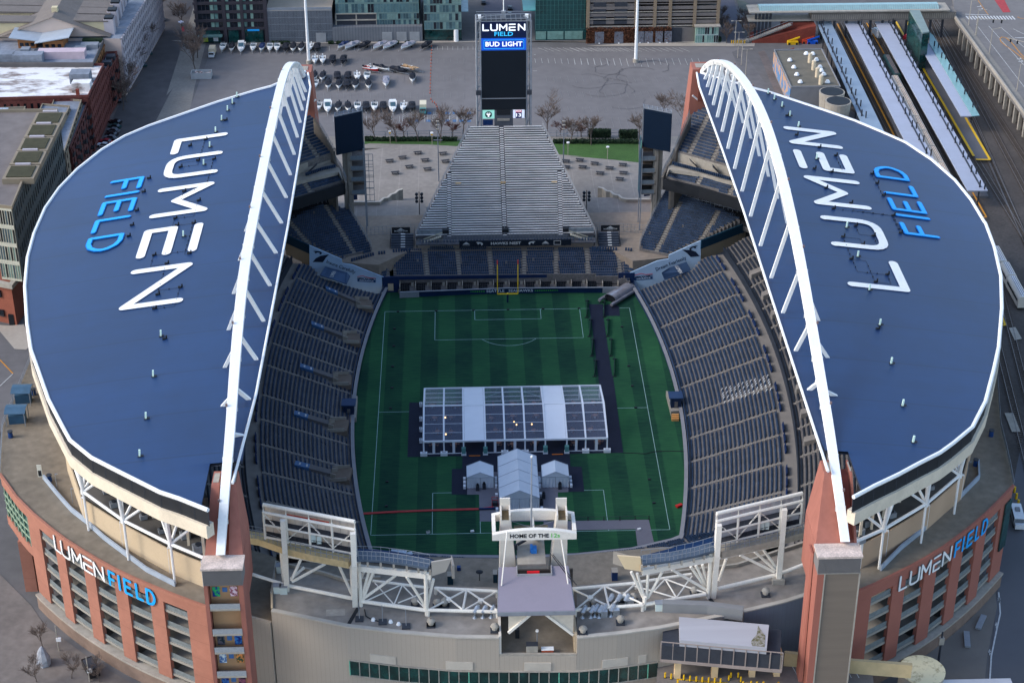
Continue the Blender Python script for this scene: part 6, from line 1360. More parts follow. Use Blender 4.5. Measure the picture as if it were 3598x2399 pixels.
MB().beam((xm-3,yb+4,zA-.6),(xm-1.3,yb+4.6,zA+.1),.35,.5).box((xm-3.4,yb+3,zA-1),(.7,.5,1.2)).obj('searchlight',g_3,ft)
MB().beam((xm+1.0,yb+6,zA-.8),(xm+1.0,yb+3.5,zA+1.2),1.5,.12).obj('platform_stair',g_1,ft)
MB().tube([(xm+3.4,yb-.2,zA+.1),(xm+4.8,yb-3.6,zA+.05),(xm+6.4,yb-7.2,zA-.2),(xm+7.9,yb-9.8,zA-.3)],.09,5).tube([(xm+3.8,yb-.4,zA+.1),(xm+5.5,yb-4.2,zA+.05),(xm+7.0,yb-7.6,zA-.2),(xm+7.9,yb-9.8,zA-.3)],.07,5).obj('loose_cable',black,ft)
tz_=17.6
tf=[T('M',575,1330,z=tz_),T('M',1170,1325,z=tz_)];fl=MB().prism([V((rl0 .x+.3,rl0 .y+.6,0)),V((rl1 .x-.3,rl1 .y+.6,0)),V((rl1 .x-.3,-104,0)),V((rl0 .x+.3,-104,0))],tz_-.5,tz_);fl.obj('terrace_floor',h_1,ft)
for e,m_ in((rl0 .x+.15,pyl),(rl1 .x-.15,tan)):MB().box((e,-111,tz_),(.5,13.5,SZ-tz_+.4)).obj('terrace_side',m_,ft)
MB().box(((rl0 .x+rl1 .x)/2,-104.2,tz_),(rl1 .x-rl0 .x,.4,10.2)).obj('terrace_back',mat('terrace_dark',C(60,56,54),.9,.2,.3),ft)
gy=yB+1.4;xa0,xa1=rl0 .x+1.8,rl1 .x-.6;xp=(xa0+xa1)/2-.6;gz1,gz0=zB-1.25,22.6
gf=MB();gf.quad((xa0,gy,gz0),(xp-1.0,gy,gz1),(xa0,gy,gz1));gf.quad((xa1,gy,gz0-.8),(xa1,gy,gz1),(xp+1.0,gy,gz1));gf.v+=[(a,b_+.2,c)for a,b_,c in gf.v];gf.f+=[(5+1,4+3,3+3)[::1]if False else(8,7,6),(11,10,9)];gf.obj('gable_cloth',mat('gable_cloth',C(206,194,176),.9,.08,1),ft)
gb2=MB().beam((xa0,gy-.2,gz0),(xp-1.0,gy-.2,gz1),.45,.5).beam((xa1,gy-.2,gz0-.8),(xp+1.0,gy-.2,gz1),.45,.5).beam((xa0,gy-.2,gz1),(xa1,gy-.2,gz1),.3);gb2 .obj('gable_beam',ws_,ft)
MB().path([V((rl0 .x,rl0 .y+.3,tz_)),V((rl1 .x,rl1 .y+.3,tz_))],.5,.5).obj('terrace_curb',g_2,ft)
for q,sz,m_,nm,lb_ in((('M',828,1325),(2.2,1.2,2.0),g_2,'terrace_cabinet','pale metal cabinet on the dark terrace under the tower gable'),(('M',950,1325),(2.3,1.0,.9),mat('crate_rust',C(150,70,46),.8),'planter_crate','rusty orange crate on the dark terrace under the tower gable'),(('M',712,1205),(.8,.8,2.0),black,'covered_heater','tall thing under a black cover on the terrace, left of the cabinet')):
 c=T(*q,z=tz_);r_=g_5(nm,lb_,nm.split('_')[1],c);MB().box(c,sz).obj('case',m_,r_);MB().box((c.x,c.y,c.z+sz[2]),(sz[0]*1.04,sz[1]*1.05,.12)).obj('lid',g_3 if nm!='planter_crate' else i_9,r_)
c=T('M',868,1270,z=tz_);r_=g_5('terrace_lamp','small white topped lamp post on the terrace under the tower gable','lamp post',c);MB().cyl(c,.08,3.4,6).obj('lamp_post',g_1,r_);MB().cyl((c.x,c.y,c.z+3.4),.3,.35,8).obj('lamp_head',i_9,r_)
zw1,zw0=None,None
def at_wall(x):
 for a,b_ in zip(wallpts[:-1],wallpts[1:]):
  if a.x<=x<=b_.x:return a.lerp(b_,(x-a.x)/(b_.x-a.x)),(b_-a).normalized()
 return wallpts[-1],V((1,0,0))
xw0=T('K',1035,1410,yy=-113.8).x;xw1=T('N',215,1430,yy=-115.4).x
ztop_=T('M',900,1478,yy=-118.4).z;zbot_=T('M',900,1568,yy=-118.4).z-.8
nwin=31
for i in range(nwin):
 a,b_=lerp(xw0,xw1,i/nwin),lerp(xw0,xw1,(i+1)/nwin);pa,pb=at_wall(a)[0],at_wall(b_)[0]
 m_=MB();m_.beam(V((pa.x,pa.y-.05,(ztop_+zbot_)/2)),V((pb.x,pb.y-.05,(ztop_+zbot_)/2)),.2,ztop_-zbot_);m_.obj('window',mat('strip_glass',C(14,54,50),.1,.6,.15,spec=.9,var2=.5,scale2=.5),sb_)
 m_=MB();m_.beam(V((pa.x,pa.y-.2,zbot_)),V((pa.x,pa.y-.2,ztop_)),.18,.2);m_.obj('mullion',mat('mullion_green',C(120,190,160),.4)if i in(0,12,21,30)else g_2,sb_)
sl_=MB()
for i in range(nwin):
 a,b_=lerp(xw0,xw1,i/nwin),lerp(xw0,xw1,(i+1)/nwin);pa,pb=at_wall(a)[0],at_wall(b_)[0];sl_.beam(V((pa.x,pa.y-.2,ztop_+.08)),V((pb.x,pb.y-.2,ztop_+.08)),.4,.16).beam(V((pa.x,pa.y-.2,zbot_-.08)),V((pb.x,pb.y-.2,zbot_-.08)),.4,.16)
sl_.obj('window_sill',g_2,sb_)
for a,b_ in(('K',(1170,1352)),('M',(148,362)),('M',(765,978)),('M',(1380,1585)),('M',(1668,1732))):
 xa,xb=T(a,b_[0],1400,yy=-117.5).x,T(a,b_[1],1400,yy=-117.5).x;pa,pb=at_wall(xa)[0],at_wall(xb)[0];MB().beam(V((pa.x,pa.y-.1,ztop_+1.2)),V((pb.x,pb.y-.1,ztop_+1.2)),.2,1.9).obj('blind_panel',mat('blind_panel',C(184,174,160),.7),sb_)
def vent(q,lab,kind=0,z=SZ,grp='mushroom vents on the south roof'):
 c=T(*q,z=z);r_=g_5('roof_vent',lab,'roof vent',c,grp)
 MB().box(c,(1.7,1.7,.4)).obj('vent_curb',g_3,r_);mb=MB();mb.cyl((c.x,c.y,c.z+.4),.55,.7,12).cyl((c.x,c.y,c.z+1.1),.85,.35,12,.7).cyl((c.x,c.y,c.z+1.45),.7,.35,12,.2);mb.obj('vent_cap',g_2,r_)
vs=[('M',33,1115),('M',1525,1095),('M',1230,1175),('M',140,962),('M',1318,955),('K',1598,1170),('K',1490,1030),('K',1640,1040),('N',960,962),('N',50,1000),('N',470,955),('M',1535,915),('K',1695,1030),('M',535,1155)]
near_=['far left front edge','right front edge near the annex','right of the dark terrace','inside the left X braced truss','inside the right X braced truss','left of the taupe front near the joint','behind the left crossed rods','left of the left X braced truss','in front of the right video board','at the left foot of the right truss','behind the right truss pipe','behind the right X braced truss','between the two left trusses','just left of the dark terrace']
for q,w_ in zip(vs,near_):vent(q,'mushroom roof vent on the south roof, '+w_)
def k7(q,lab):
 c=T(*q,z=SZ);r_=g_5('duct_cluster',lab,'ducts',c,'silver duct clusters by the flag tower');mm=mat('galvanised',C(176,180,184),.35,.25,2,metal=.6)
 for i in range(3):MB().tube([(c.x-1.6+i*1.6,c.y,c.z),(c.x-1.6+i*1.6,c.y,c.z+1.3),(c.x-1.0+i*1.6,c.y+.9,c.z+1.7),(c.x-.9+i*1.6,c.y+1.8,c.z+1.2)],.5,8).obj('duct_elbow',mm,r_)
 MB().box((c.x+2.6,c.y+.3,c.z),(1.3,1.1,1.5)).obj('duct_box',mm,r_)
k7(('M',1290,1050),'silver duct elbows on the roof right of the purple-grey tower roof, near side');k7(('M',440,1050),'silver duct elbows on the roof left of the purple-grey tower roof');k7(('M',1500,960),'silver duct elbows inside the right X braced truss');k7(('M',1385,1040),'silver duct elbows right of the tower roof, farther right of the pair')
for q,lb_ in((('K',560,800),'pale cabinet in the left corner of the south roof, behind'),(('K',585,945),'pale cabinet at the foot of the left board post'),(('K',540,940),'small pale cabinet beside the left roof edge'),(('N',225,1060),'silver exhaust box near the annex corner')):
 c=T(*q,z=SZ);r_=g_5('roof_cabinet',lb_,'cabinet',c,'pale cabinets on the south roof');MB().box(c,(1.4,1.2,1.7)).obj('cabinet_body',mat('pale_box',C(196,206,200),.6),r_);MB().box((c.x,c.y,c.z+1.7),(1.6,1.4,.12)).obj('cabinet_top',g_1,r_)
for q,lb_ in((('K',1265,1150),'small antenna rig on the left south roof, left one'),(('K',1427,1180),'small antenna rig on the left south roof, right one'),(('K',1105,1130),'small antenna rig beside the roof joint')):
 c=T(*q,z=SZ);r_=g_5('antenna_rig',lb_,'antenna',c,'antenna rigs on the south roof');MB().box(c,(1.6,1.6,.35)).obj('rig_base',g_3,r_);MB().cyl(c,.07,4.2,6).obj('rig_mast',g_1,r_)
cb=MB().tube([T('K',1140,1060,z=SZ+.1),T('K',1150,1105,z=SZ+.1),T('K',1190,1130,z=SZ+.1),T('K',1255,1145,z=SZ+.1)],.12,5);tag(cb.obj('roof_cable',black),'black cable curling across the left south roof','cable')
for i,q in enumerate([('K',1200,1133),('K',1320,1147),('K',1375,1163)]):c=T(*q,z=SZ);tag(MB().cyl(c,.5,.45,8,.3).obj('roof_light',i_9),'small white dome on the left south roof cable, %s from the left'%ORD[i],'roof light','white domes on the roof cable')
for i,(q,w_)in enumerate(((('K',1265,965),2.0),(('K',1435,960),2.4))):
 c=T(*q,z=12);tag(MB().box(c,(w_*2.1,2.2,.6),-.1).box((c.x,c.y,c.z+.6),(w_*1.8,1.6,.4),-.1).obj('tarp_bundle',mat('tarp_vivid',C(16,84,190),.5,.3,1)),'bright blue tarp bundle under the left trusses, %s one'%('left' if i==0 else 'right'),'tarp','blue tarps under the trusses')
sub=MB();
flat('lower_roof',[V((-50,-108,0)),V((56,-104,0)),V((56,-90,0)),V((-50,-90,0))],mat('lower_roof_dark',C(74,68,62),.95,.3,.15),11.2,thick=.5)
for q,lb_ in((('M',185,775),'teal grey utility box under the left white end panel'),(('M',545,760),'green bin by the left foot of the flag tower'),(('M',1478,745),'blue utility box under the right cream end panel'),(('M',252,675),'small blue box on the south concourse floor')):
 c=T(*q,z=8.0);r_=g_5('utility_box',lb_,'utility box',c,'boxes on the south concourse');MB().box(c,(1.2,1.6,2.2)if '252' not in str(q)else(.8,.8,.9)).obj('box_body',mat('box_teal',C(36,70,84),.6)if 'blue' not in lb_ else mat('bin_blue',C(26,62,116),.5),r_);MB().box((c.x,c.y,c.z+2.2),(1.3,1.7,.1)).obj('box_lid',g_2,r_)if '252' not in str(q)else None
c=T('M',415,760,z=8.0);r_=g_5('patio_heater','dark umbrella shaped heater on the south concourse','heater',c);MB().cyl(c,.08,2.3,6).obj('heater_pole',black,r_);MB().cyl((c.x,c.y,c.z+2.3),.8,.2,10,.3).obj('heater_hood',black,r_)
an=g_5('annex_building','metal clad annex with a pale moss stained roof at the lower right','building',T('N',600,1300,z=18))
ZA=22.6;zg=12.5
pa=[T('N',*q,z=ZA)for q in[(250,1275),(1070,1345),(1075,1165),(805,1140),(640,1060),(265,1045)]]
q=ccw(pa);MB().hexa([(p.x,p.y+.3,17.2)for p in q],[(p.x,p.y+.3,ZA-1.4)for p in q]).obj('annex_body',g_3,an)
rf=[T('N',*q,z=ZA+.2)for q in[(370,1270),(970,1325),(985,1165),(365,1110)]];q=ccw(rf);MB().hexa([(p.x,p.y,ZA-1.3)for p in q],[(p.x,p.y,ZA+.2)for p in q]).obj('annex_roof',mat('annex_roof',C(164,162,166),.7,.06,.25,stretch=(.1,2,1)),an)
ms=[T('N',*q,z=ZA+.26)for q in[(870,1310),(955,1318),(960,1240),(910,1170),(900,1230),(860,1280)]];MB().quad(*ccw(ms)).obj('moss_patch',mat('moss',C(92,88,60),.95,0,1.5,col2=C(150,146,140),thr=(.4,.62)),an)
bk=[T('N',*q,z=ZA)for q in[(250,1050),(560,1062),(805,1095)]];MB().path([V((p.x,p.y,ZA-1))for p in bk],1.4,2.6).obj('back_parapet',mat('parapet_grey',C(126,126,126),.7,.06,.3),an)
fr_=[T('N',*q,z=ZA-1)for q in[(238,1268),(1075,1345)]]
n_=10
for i in range(n_):
 a,b_=fr_[0].lerp(fr_[1],(i+.06)/n_),fr_[0].lerp(fr_[1],(i+.94)/n_);MB().beam(V((a.x,a.y-.8,ZA-3.2)),V((b_.x,b_.y-.8,ZA-3.2)),.2,3.4).obj('front_screen',taupe,an)
rl=MB()
for i in range(n_+1):a=fr_[0].lerp(fr_[1],i/n_);rl.beam(V((a.x,a.y-1.1,ZA-5.2)),V((a.x,a.y-1.1,ZA-.6)),.2)
rl.beam(V((fr_[0].x,fr_[0].y-1.1,ZA-.6)),V((fr_[1].x,fr_[1].y-1.1,ZA-.6)),.15).beam(V((fr_[0].x,fr_[0].y-1.1,ZA-5.0)),V((fr_[1].x,fr_[1].y-1.1,ZA-5.0)),.5,.6);rl.obj('screen_frame',mat('frame_taupe',C(148,134,126),.7),an)
cl=MB();
for x_ in(360,618,877,1048):a=T('N',x_,1395,yy=fr_[0].y-.5);MB().box((a.x,fr_[0].y-.1,zg),(1.2,1.2,ZA-3.8-zg)).obj('annex_column',mat('column_cream',C(214,184,142),.8,.1,.5),an)
for i,(xa,xb)in enumerate(((440,590),(640,860),(900,1030))):
 a,b_=T('N',xa,1450,yy=fr_[0].y+3.5),T('N',xb,1450,yy=fr_[0].y+3.5);MB().box(((a.x+b_.x)/2,a.y,zg),(b_.x-a.x,.3,ZA-5.4-zg)).obj('annex_back_wall',[g_3,mat('store_wall',C(170,150,128),.8,.1,.3),g_3][i],an)
flat('entrance_court',[T('N',*q,z=zg)for q in[(225,1330),(1080,1400),(1540,1475),(1700,1490),(1780,2400),(150,2400)]],mat('court_asphalt',C(118,110,104),.92,.16,.1,var2=.1,scale2=1),zg,thick=11.6)
k_=0
bol=g_5('bollard','x','bollard');h_9(MB().cyl((0,0,0),.17,1.25,8),'bollard_post',yellow,bol);h_9(MB().cyl((0,0,0),.3,.06,8),'bollard_foot',g_3,bol)
bl_=[(268,1530),(310,1538),(397,1545),(440,1552),(483,1556),(525,1560),(568,1563),(610,1566),(650,1570),(707,1548),(722,1528),(772,1530),(790,1558),(805,1590),(860,1588),(900,1592),(945,1592),(1048,1595)]
for i,q in enumerate(bl_):
 l_=T('N',*q,z=zg+.01);lb_='yellow bollard in front of the annex columns, %s from the left'%ORD[i]
 if i==0:bol.location=l_;bol['label']=lb_;bol['group']='yellow bollards in the entrance court'
 else:g_8(bol,l_,label=lb_)
ym=MB();P_=lambda x,y:T('N',x,y,z=zg+.03)
for a,b_ in(((355,1540),(560,1556)),((580,1558),(700,1568)),((820,1568),(1040,1580)),((355,1500),(355,1600))):ym.beam(P_(*a),P_(*b_),.35,.03)
ym.obj('yellow_marking',yellow,kind='structure')
lw_=MB()
for i in range(9):a=1145+i*52;lw_.beam(T('N',a,1450,z=zg+.03),T('N',a+45,1530,z=zg+.03),.14,.02)
lw_.obj('parking_line',h_7,kind='structure')
lo=g_5('low_wall','cream low wall along the entrance court below the grey building side','wall',T('N',1170,1440,z=zg));MB().path([T('N',1085,1440,z=zg),T('N',1530,1482,z=zg),T('O',320,1500,z=zg),T('O',700,1530,z=zg)],.8,3.2).obj('wall',mat('low_cream',C(196,172,130),.85,.12,.4),lo)
c=T('O',768,1515,z=8);r_=g_5('round_tank','round pale yellow stained tank lid at the lower right corner','tank',c);MB().cyl((c.x,c.y,3),4.4,6,28).obj('tank_body',g_2,r_);MB().cyl((c.x,c.y,9.0),4.5,.25,28).obj('tank_lid',mat('tank_lid',C(226,212,172),.8,0,.8,col2=C(150,130,90),thr=(.52,.72)),r_)
c=T('O',1000,1560,z=8);r_=g_5('guard_booth','white roofed booth beside the round tank at the lower right','booth',c);MB().box((c.x+2,c.y-5,3),(16,11,4.6)).obj('booth_wall',g_2,r_);MB().box((c.x+2,c.y-5,7.61),(16.6,11.6,.4)).obj('booth_roof',mat('booth_roof',C(190,188,190),.7,.06,.3),r_)
yel=mat('goal_yellow',C(236,196,40),.5,.04);
gp=g_5('goal_post','yellow American football goal post behind the far soccer goal line','goal post',(.2,57.6,0))
b0=P(1166,694,z=0);MB().cyl(b0,.25,3.05,8).obj('post_base',h_5,gp)
hw=2.85;MB().beam((b0 .x-hw,b0 .y-1.2,3.3),(b0 .x+hw,b0 .y-1.2,3.3),.26).beam((b0 .x,b0 .y,2.9),(b0 .x,b0 .y-1.2,3.3),.3).obj('crossbar',yel,gp)
for e in(-1,1):u=MB().cyl((b0 .x+e*hw,b0 .y-1.2,3.3),.13,10.6,6).obj('upright',yel,gp);MB().cyl((b0 .x+e*hw,b0 .y-1.2,12.6),.17,1.3,6).obj('upright_flag',mat('flag_red',C(214,78,70),.6),gp)
matm=mat('floor_mat_dark',C(26,32,50),.85,.14,.25,var2=.12,scale2=3)
gmat=mat('floor_mat_grey',C(112,110,118),.85,.06,.3,var2=.05,scale2=3)
def ground_mat(lab,t_,pts,m_,z=.03,name='floor_mat'):
 q=ccw([T(t_,*p,z=z)for p in pts]);mb=MB();mb.hexa([(p.x,p.y,.004)for p in q],[(p.x,p.y,z)for p in q]);return tag(mb.obj(name,m_),lab,'floor mat')
ground_mat('long black walkway mat running up the right of the pitch to the silver tunnel','H',[(720,722),(822,722),(822,800),(935,1568),(830,1568),(800,1330),(775,1100),(735,800)],matm)
ground_mat('black mat square in front of the silver tunnel mouth','H',[(826,730),(905,715),(932,740),(937,803),(824,803)],matm,.033)
ground_mat('black mat under and around the long clear roofed tent','L',[(75,222),(160,222),(160,240),(1390,210),(1380,40),(1478,40),(1548,568),(62,598)],matm,.036)
ground_mat('black mat behind the two small white tents','L',[(440,585),(1180,565),(1185,662),(1262,665),(1280,835),(1100,838),(1090,700),(560,700),(480,700),(475,855),(366,855),(368,680),(440,678)],matm,.04)
ground_mat('grey mat under the gabled white tent and its two neighbours','L',[(475,700),(1170,700),(1170,838),(1098,840),(1104,1012),(1000,1040),(560,1040),(555,855),(473,855)],gmat,.045)
ground_mat('grey path of mats bending to the lower right field corner','L',[(1000,1040),(1724,1028),(1764,1205),(1648,1222),(1632,1092),(1226,1100),(1000,1102)],gmat,.05)
tent=g_5('event_tent','long white framed tent with clear roof panels across the middle of the field','tent',(0,-9,0))
wt=mat('tent_white',C(224,228,234),.6,.03,.4);
clr=bpy.data.materials.new('clear_vinyl');clr.use_nodes=True;t=clr.node_tree;bs=t.nodes['Principled BSDF'];bs.inputs['Base Color'].default_value=(*C(150,160,185),1);bs.inputs['Roughness'].default_value=.15;bs.inputs['Alpha'].default_value=.13
hE=3.6;hR=6.0
yF=T('L',305,590,z=0).y+.0;x0=T('L',170,580,z=0).x;x1=T('L',1445,555,z=0).x
yF0,yF1=T('L',170,578,z=0).y,T('L',1445,553,z=0).y;
yR0=T('L',175,250,z=hR).y;yR1=T('L',1425,232,z=hR).y;yB0=2*yR0-yF0;yB1=2*yR1-yF1
pyx=[172,312,448,598,732,872,1012,1160,1290,1438]
xs=[T('L',a,470,yy=lerp(yF0,yF1,(a-170)/1275.)).x for a in pyx]
nb=len(xs)-1;rot=(yF1-yF0)/(xs[-1]-xs[0])
Y=lambda base,i:base+(xs[i]-xs[0])*rot
for i in range(nb+1):
 fr=MB();a=(xs[i],Y(yF0,i));r=(xs[i]+.0,Y(yR0,i));b=(xs[i],Y(yB0,i))
 fr.beam((a[0],a[1],.04),(a[0],a[1],hE),.35,.3).beam((b[0],b[1],.04),(b[0],b[1],hE),.35,.3).beam((a[0],a[1],hE+.1),(r[0],r[1],hR+.1),.42,.3).beam((r[0],r[1],hR+.1),(b[0],b[1],hE+.1),.42,.3).beam((a[0],a[1],hE),(b[0],b[1],hE),.1);fr.obj('tent_frame',wt,tent)
for i in range(nb):
 solid=i in(2,6);a0,a1=V((xs[i]+.25,Y(yF0,i),hE)),V((xs[i+1]-.25,Y(yF0,i+1),hE));r0,r1=V((xs[i]+.25,Y(yR0,i),hR)),V((xs[i+1]-.25,Y(yR0,i+1),hR));b0_,b1_=V((xs[i]+.25,Y(yB0,i),hE)),V((xs[i+1]-.25,Y(yB0,i+1),hE))
 mb=MB();up_=V((0,0,.06));mb.hexa([a0,a1,r1,r0],[p+up_ for p in(a0,a1,r1,r0)]);mb.hexa([r0,r1,b1_,b0_],[p+up_ for p in(r0,r1,b1_,b0_)]);mb.obj('roof_panel',wt if solid else clr,tent)
 if not solid:
  m_=MB();mid0,mid1=(a0+a1)/2,None
  for f in(.0,.5):
   p=a0 .lerp(a1,f)if f else a0
  m_.beam(V((a0 .x,a0 .y-.05,.1)),V((a1 .x,a1 .y-.05,.1)),.15).beam(V((lerp(a0 .x,a1 .x,.44),a0 .y-.05,.1)),V((lerp(a0 .x,a1 .x,.44),a0 .y-.05,hE)),.12).beam(V((lerp(a0 .x,a1 .x,.56),a0 .y-.05,.1)),V((lerp(a0 .x,a1 .x,.56),a0 .y-.05,hE)),.12)
  m_.box((lerp(a0 .x,a1 .x,.5),a0 .y-.04,.1),(.5,.06,hE-.2));m_.obj('side_curtain',wt,tent)
eb=MB();eb.beam((xs[0],yF0-.05,hE),(xs[-1],Y(yF0,nb)-.05,hE),.3,.45).beam((xs[0],yB0+.05,hE),(xs[-1],Y(yB0,nb)+.05,hE),.3,.4).beam((xs[0],yR0,hR+.12),(xs[-1],Y(yR0,nb),hR+.12),.35,.2)
for f in(.25,.5,.75):eb.beam((xs[0],lerp(yF0,yR0,f),lerp(hE,hR,f)-.1),(xs[-1],lerp(Y(yF0,nb),Y(yR0,nb),f),lerp(hE,hR,f)-.1),.1).beam((xs[0],lerp(yB0,yR0,f),lerp(hE,hR,f)-.1),(xs[-1],lerp(Y(yB0,nb),Y(yR0,nb),f),lerp(hE,hR,f)-.1),.1)
eb.obj('eave_beam',wt,tent)
k_=0
for i in range(nb+1):
 if i in(2,3,6,7):continue
 c=(xs[i],Y(yF0,i)-.7,.06);r_=g_5('ballast_block','white ballast block at the front foot of the long tent, %s from the left'%ORD[k_],'ballast',c,'ballast blocks of the long tent');k_+=1
 MB().box(c,(1.7,.9,.85)).obj('block',wt,r_);MB().beam((c[0]-.5,c[1],.95),(c[0]+.5,c[1],.95),.15,.08).obj('strap',g_1,r_)
for k_,i in enumerate((2,3,6,7)):
 c=(xs[i],Y(yF0,i)-.6,.06);r_=g_5('generator_box','teal box on white feet at the tent doorway, %s from the left'%ORD[k_],'generator',c,'teal boxes at the tent doorways');MB().box((c[0],c[1],.5),(1.0,.9,1.5)).obj('box_case',mat('teal_box',C(90,140,136),.6),r_);MB().box(c,(1.2,1.1,.4)).obj('box_foot',wt,r_)
for i,x_ in enumerate((525,1095)):c=T('L',x_,590-i*10,z=.06);r_=g_5('ramp_strip','orange strip on the mat at the %s doorway of the long tent'%('left' if i==0 else 'right'),'ramp',c);MB().box(c,(2.7,.22,.1)).obj('ramp_plate',mat('orange_strip',C(214,120,40),.6),r_);MB().box((c.x,c.y+.2,c.z),(2.7,.2,.05)).obj('ramp_edge',black,r_)
for i,y_ in enumerate((245,345,418,495)):c=T('L',155,y_,z=.06);r_=g_5('ballast_block','small white ballast block left of the long tent, %s from the far end'%ORD[i],'ballast',c,'side ballast blocks of the long tent');MB().box(c,(.7,1.1,.8)).obj('block',wt,r_);MB().box((c.x,c.y,c.z+.8),(.3,1.0,.1)).obj('strap',g_1,r_)
tb=g_5('round_table','x','table');h_9(MB().cyl((0,0,0),.06,.74,6).cyl((0,0,0),.3,.04,8),'table_leg',g_1,tb);h_9(MB().cyl((0,0,.74),.62,.04,12),'table_top',mat('wood_top',C(128,88,70),.6),tb)
for k in range(4):h_9(MB().box((.95*cos(k*pi/2),.95*sin(k*pi/2),.44),(.42,.42,.06)).box((1.12*cos(k*pi/2),1.12*sin(k*pi/2),.44),(.08 if k%2==0 else.42,.42 if k%2==0 else.08,.5)).box((.95*cos(k*pi/2),.95*sin(k*pi/2),0),(.06,.06,.44)),'chair',mat('chair_wood',C(110,84,78),.6),tb)
tq=[];random.seed(11)
for i in range(nb):
 if i in(2,6):continue
 for r_i in range(4):tq.append((i,r_i,(xs[i]+xs[i+1])/2+random.uniform(-.9,.9),lerp(yF0,yB0,.12+.25*r_i)+random.uniform(-.5,.5)))
bays_={0:'leftmost clear bay',1:'second clear bay',3:'third clear bay',4:'middle clear bay',5:'fifth clear bay',7:'last but one bay',8:'rightmost clear bay'}
rows__=['front','second','third','back']
for n_,(i,r_i,x,y)in enumerate(tq):
 lb_='round table with wooden chairs in the tent, %s row of the %s'%(rows__[r_i],bays_[i])
 if n_==0:tb.location=(x,y,.05);tb['label']=lb_;tb['group']='tables inside the long tent'
 else:g_8(tb,(x,y,.05),rz=random.uniform(0,1),label=lb_)
warm=mat('lamp_warm',(1,.55,.2),.4,0,emit=3)
for n_,q in enumerate([('L',323,325),('L',326,440),('L',796,356),('L',813,374),('L',918,371)]):
 c=T(*q,z=2.6);r_=g_5('table_lamp','small glowing orange lamp inside the clear tent, %s from the left'%ORD[n_],'lamp',(c.x,c.y,.05),'glowing lamps inside the long tent');MB().cyl((c.x,c.y,.05),.04,2.4,6).obj('lamp_pole',g_1,r_);MB().cyl((c.x,c.y,2.45),.16,.3,8,.1).obj('lamp_bulb',warm,r_)
cloth=mat('tent_cloth',C(206,214,222),.75,.04,.8,bump=.3)
def gable_tent(lab,xl,xr_,yf,yb_,eh,rh,bays,panels=1):
 xc=(xl+xr_)/2;r_=g_5('gabled_tent',lab,'tent',(xc,yf,.05),'white gabled tents');n_=bays
 for i in range(n_):
  a,b_=lerp(yf,yb_,i/n_),lerp(yf,yb_,(i+1)/n_);mid=(a+b_)/2;mb=MB();sag=.14
  for s_,e in((xl,-1),(xr_,1)):
   A=[V((s_,a,eh)),V((s_,mid,eh-sag)),V((s_,b_,eh))];R_=[V((xc,a,rh)),V((xc,mid,rh-sag)),V((xc,b_,rh))]
   (mb.strip(A,R_)if e<0 else mb.strip(R_,A))
  mb.obj('roof_bay',cloth,r_)
  for s_,e in((xl,-1),(xr_,1)):
   w_=MB();k=6;B1=[V((s_+e*.06*(j%2),lerp(a,b_,j/k),.05))for j in range(k+1)];T1=[V((s_,lerp(a,b_,j/k),eh))for j in range(k+1)];(w_.strip(T1,B1)if e<0 else w_.strip(B1,T1));w_.obj('side_wall',cloth,r_)
 sm=MB()
 for i in range(n_+1):y=lerp(yf,yb_,i/n_);sm.beam((xl,y,eh+.04),(xc,y,rh+.04),.14,.06).beam((xc,y,rh+.04),(xr_,y,eh+.04),.14,.06)
 sm.beam((xl,yf-.02,eh),(xl,yb_,eh),.1).beam((xr_,yf-.02,eh),(xr_,yb_,eh),.1).beam((xl,yf-.06,eh),(xr_,yf-.06,eh),.08);sm.obj('roof_seam',mat('seam_grey',C(160,170,182),.7),r_)
 for y,e in((yf,-1),(yb_,1)):
  g=MB();g.quad((xl,y,eh),(xr_,y,eh),(xc,y,rh-.02))if e<0 else g.quad((xr_,y,eh),(xl,y,eh),(xc,y,rh-.02));g.obj('gable',cloth,r_)
  for j in range(panels):
   a,b_=lerp(xl,xr_,j/panels)+.03,lerp(xl,xr_,(j+1)/panels)-.03;w_=MB();k=7;tp_=[V((lerp(a,b_,i/k),y+e*.02,eh-.02))for i in range(k+1)];bt=[V((lerp(a,b_,i/k),y+e*(.12 if i%2 else-.05),.05))for i in range(k+1)];(w_.strip(bt,tp_)if e<0 else w_.strip(tp_,bt));w_.obj('end_curtain',cloth,r_)
 for j,(bx_,by_)in enumerate([(xl-.55,lerp(yf,yb_,f))for f in(0,.33,.66)]+[(xr_+.55,lerp(yf,yb_,f))for f in(0,.33,.66)]):
  MB().box((bx_,by_,.05),(.6,.8,.75)).obj('ballast',wt,r_)
 return r_
a=T('L',695,975,z=.05);b_=T('L',970,975,z=.05);rr=T('L',832,825,z=6.4)
gable_tent('large white gabled tent with four roof bays in front of the long clear tent',T('L',695,880,z=3.6).x,T('L',972,880,z=3.6).x,T('L',832,965,z=.05).y,T('L',820,530,z=6.0).y,3.4,5.6,4,4)
gable_tent('small white gabled tent left of the large one',T('L',470,720,z=2.8).x,T('L',655,720,z=2.8).x,T('L',560,810,z=.05).y,T('L',560,620,z=4.6).y,3.0,4.4,1,2)
gable_tent('small white gabled tent right of the large one',T('L',988,715,z=2.8).x,T('L',1172,715,z=2.8).x,T('L',1080,805,z=.05).y,T('L',1075,615,z=4.6).y,3.0,4.4,1,2)
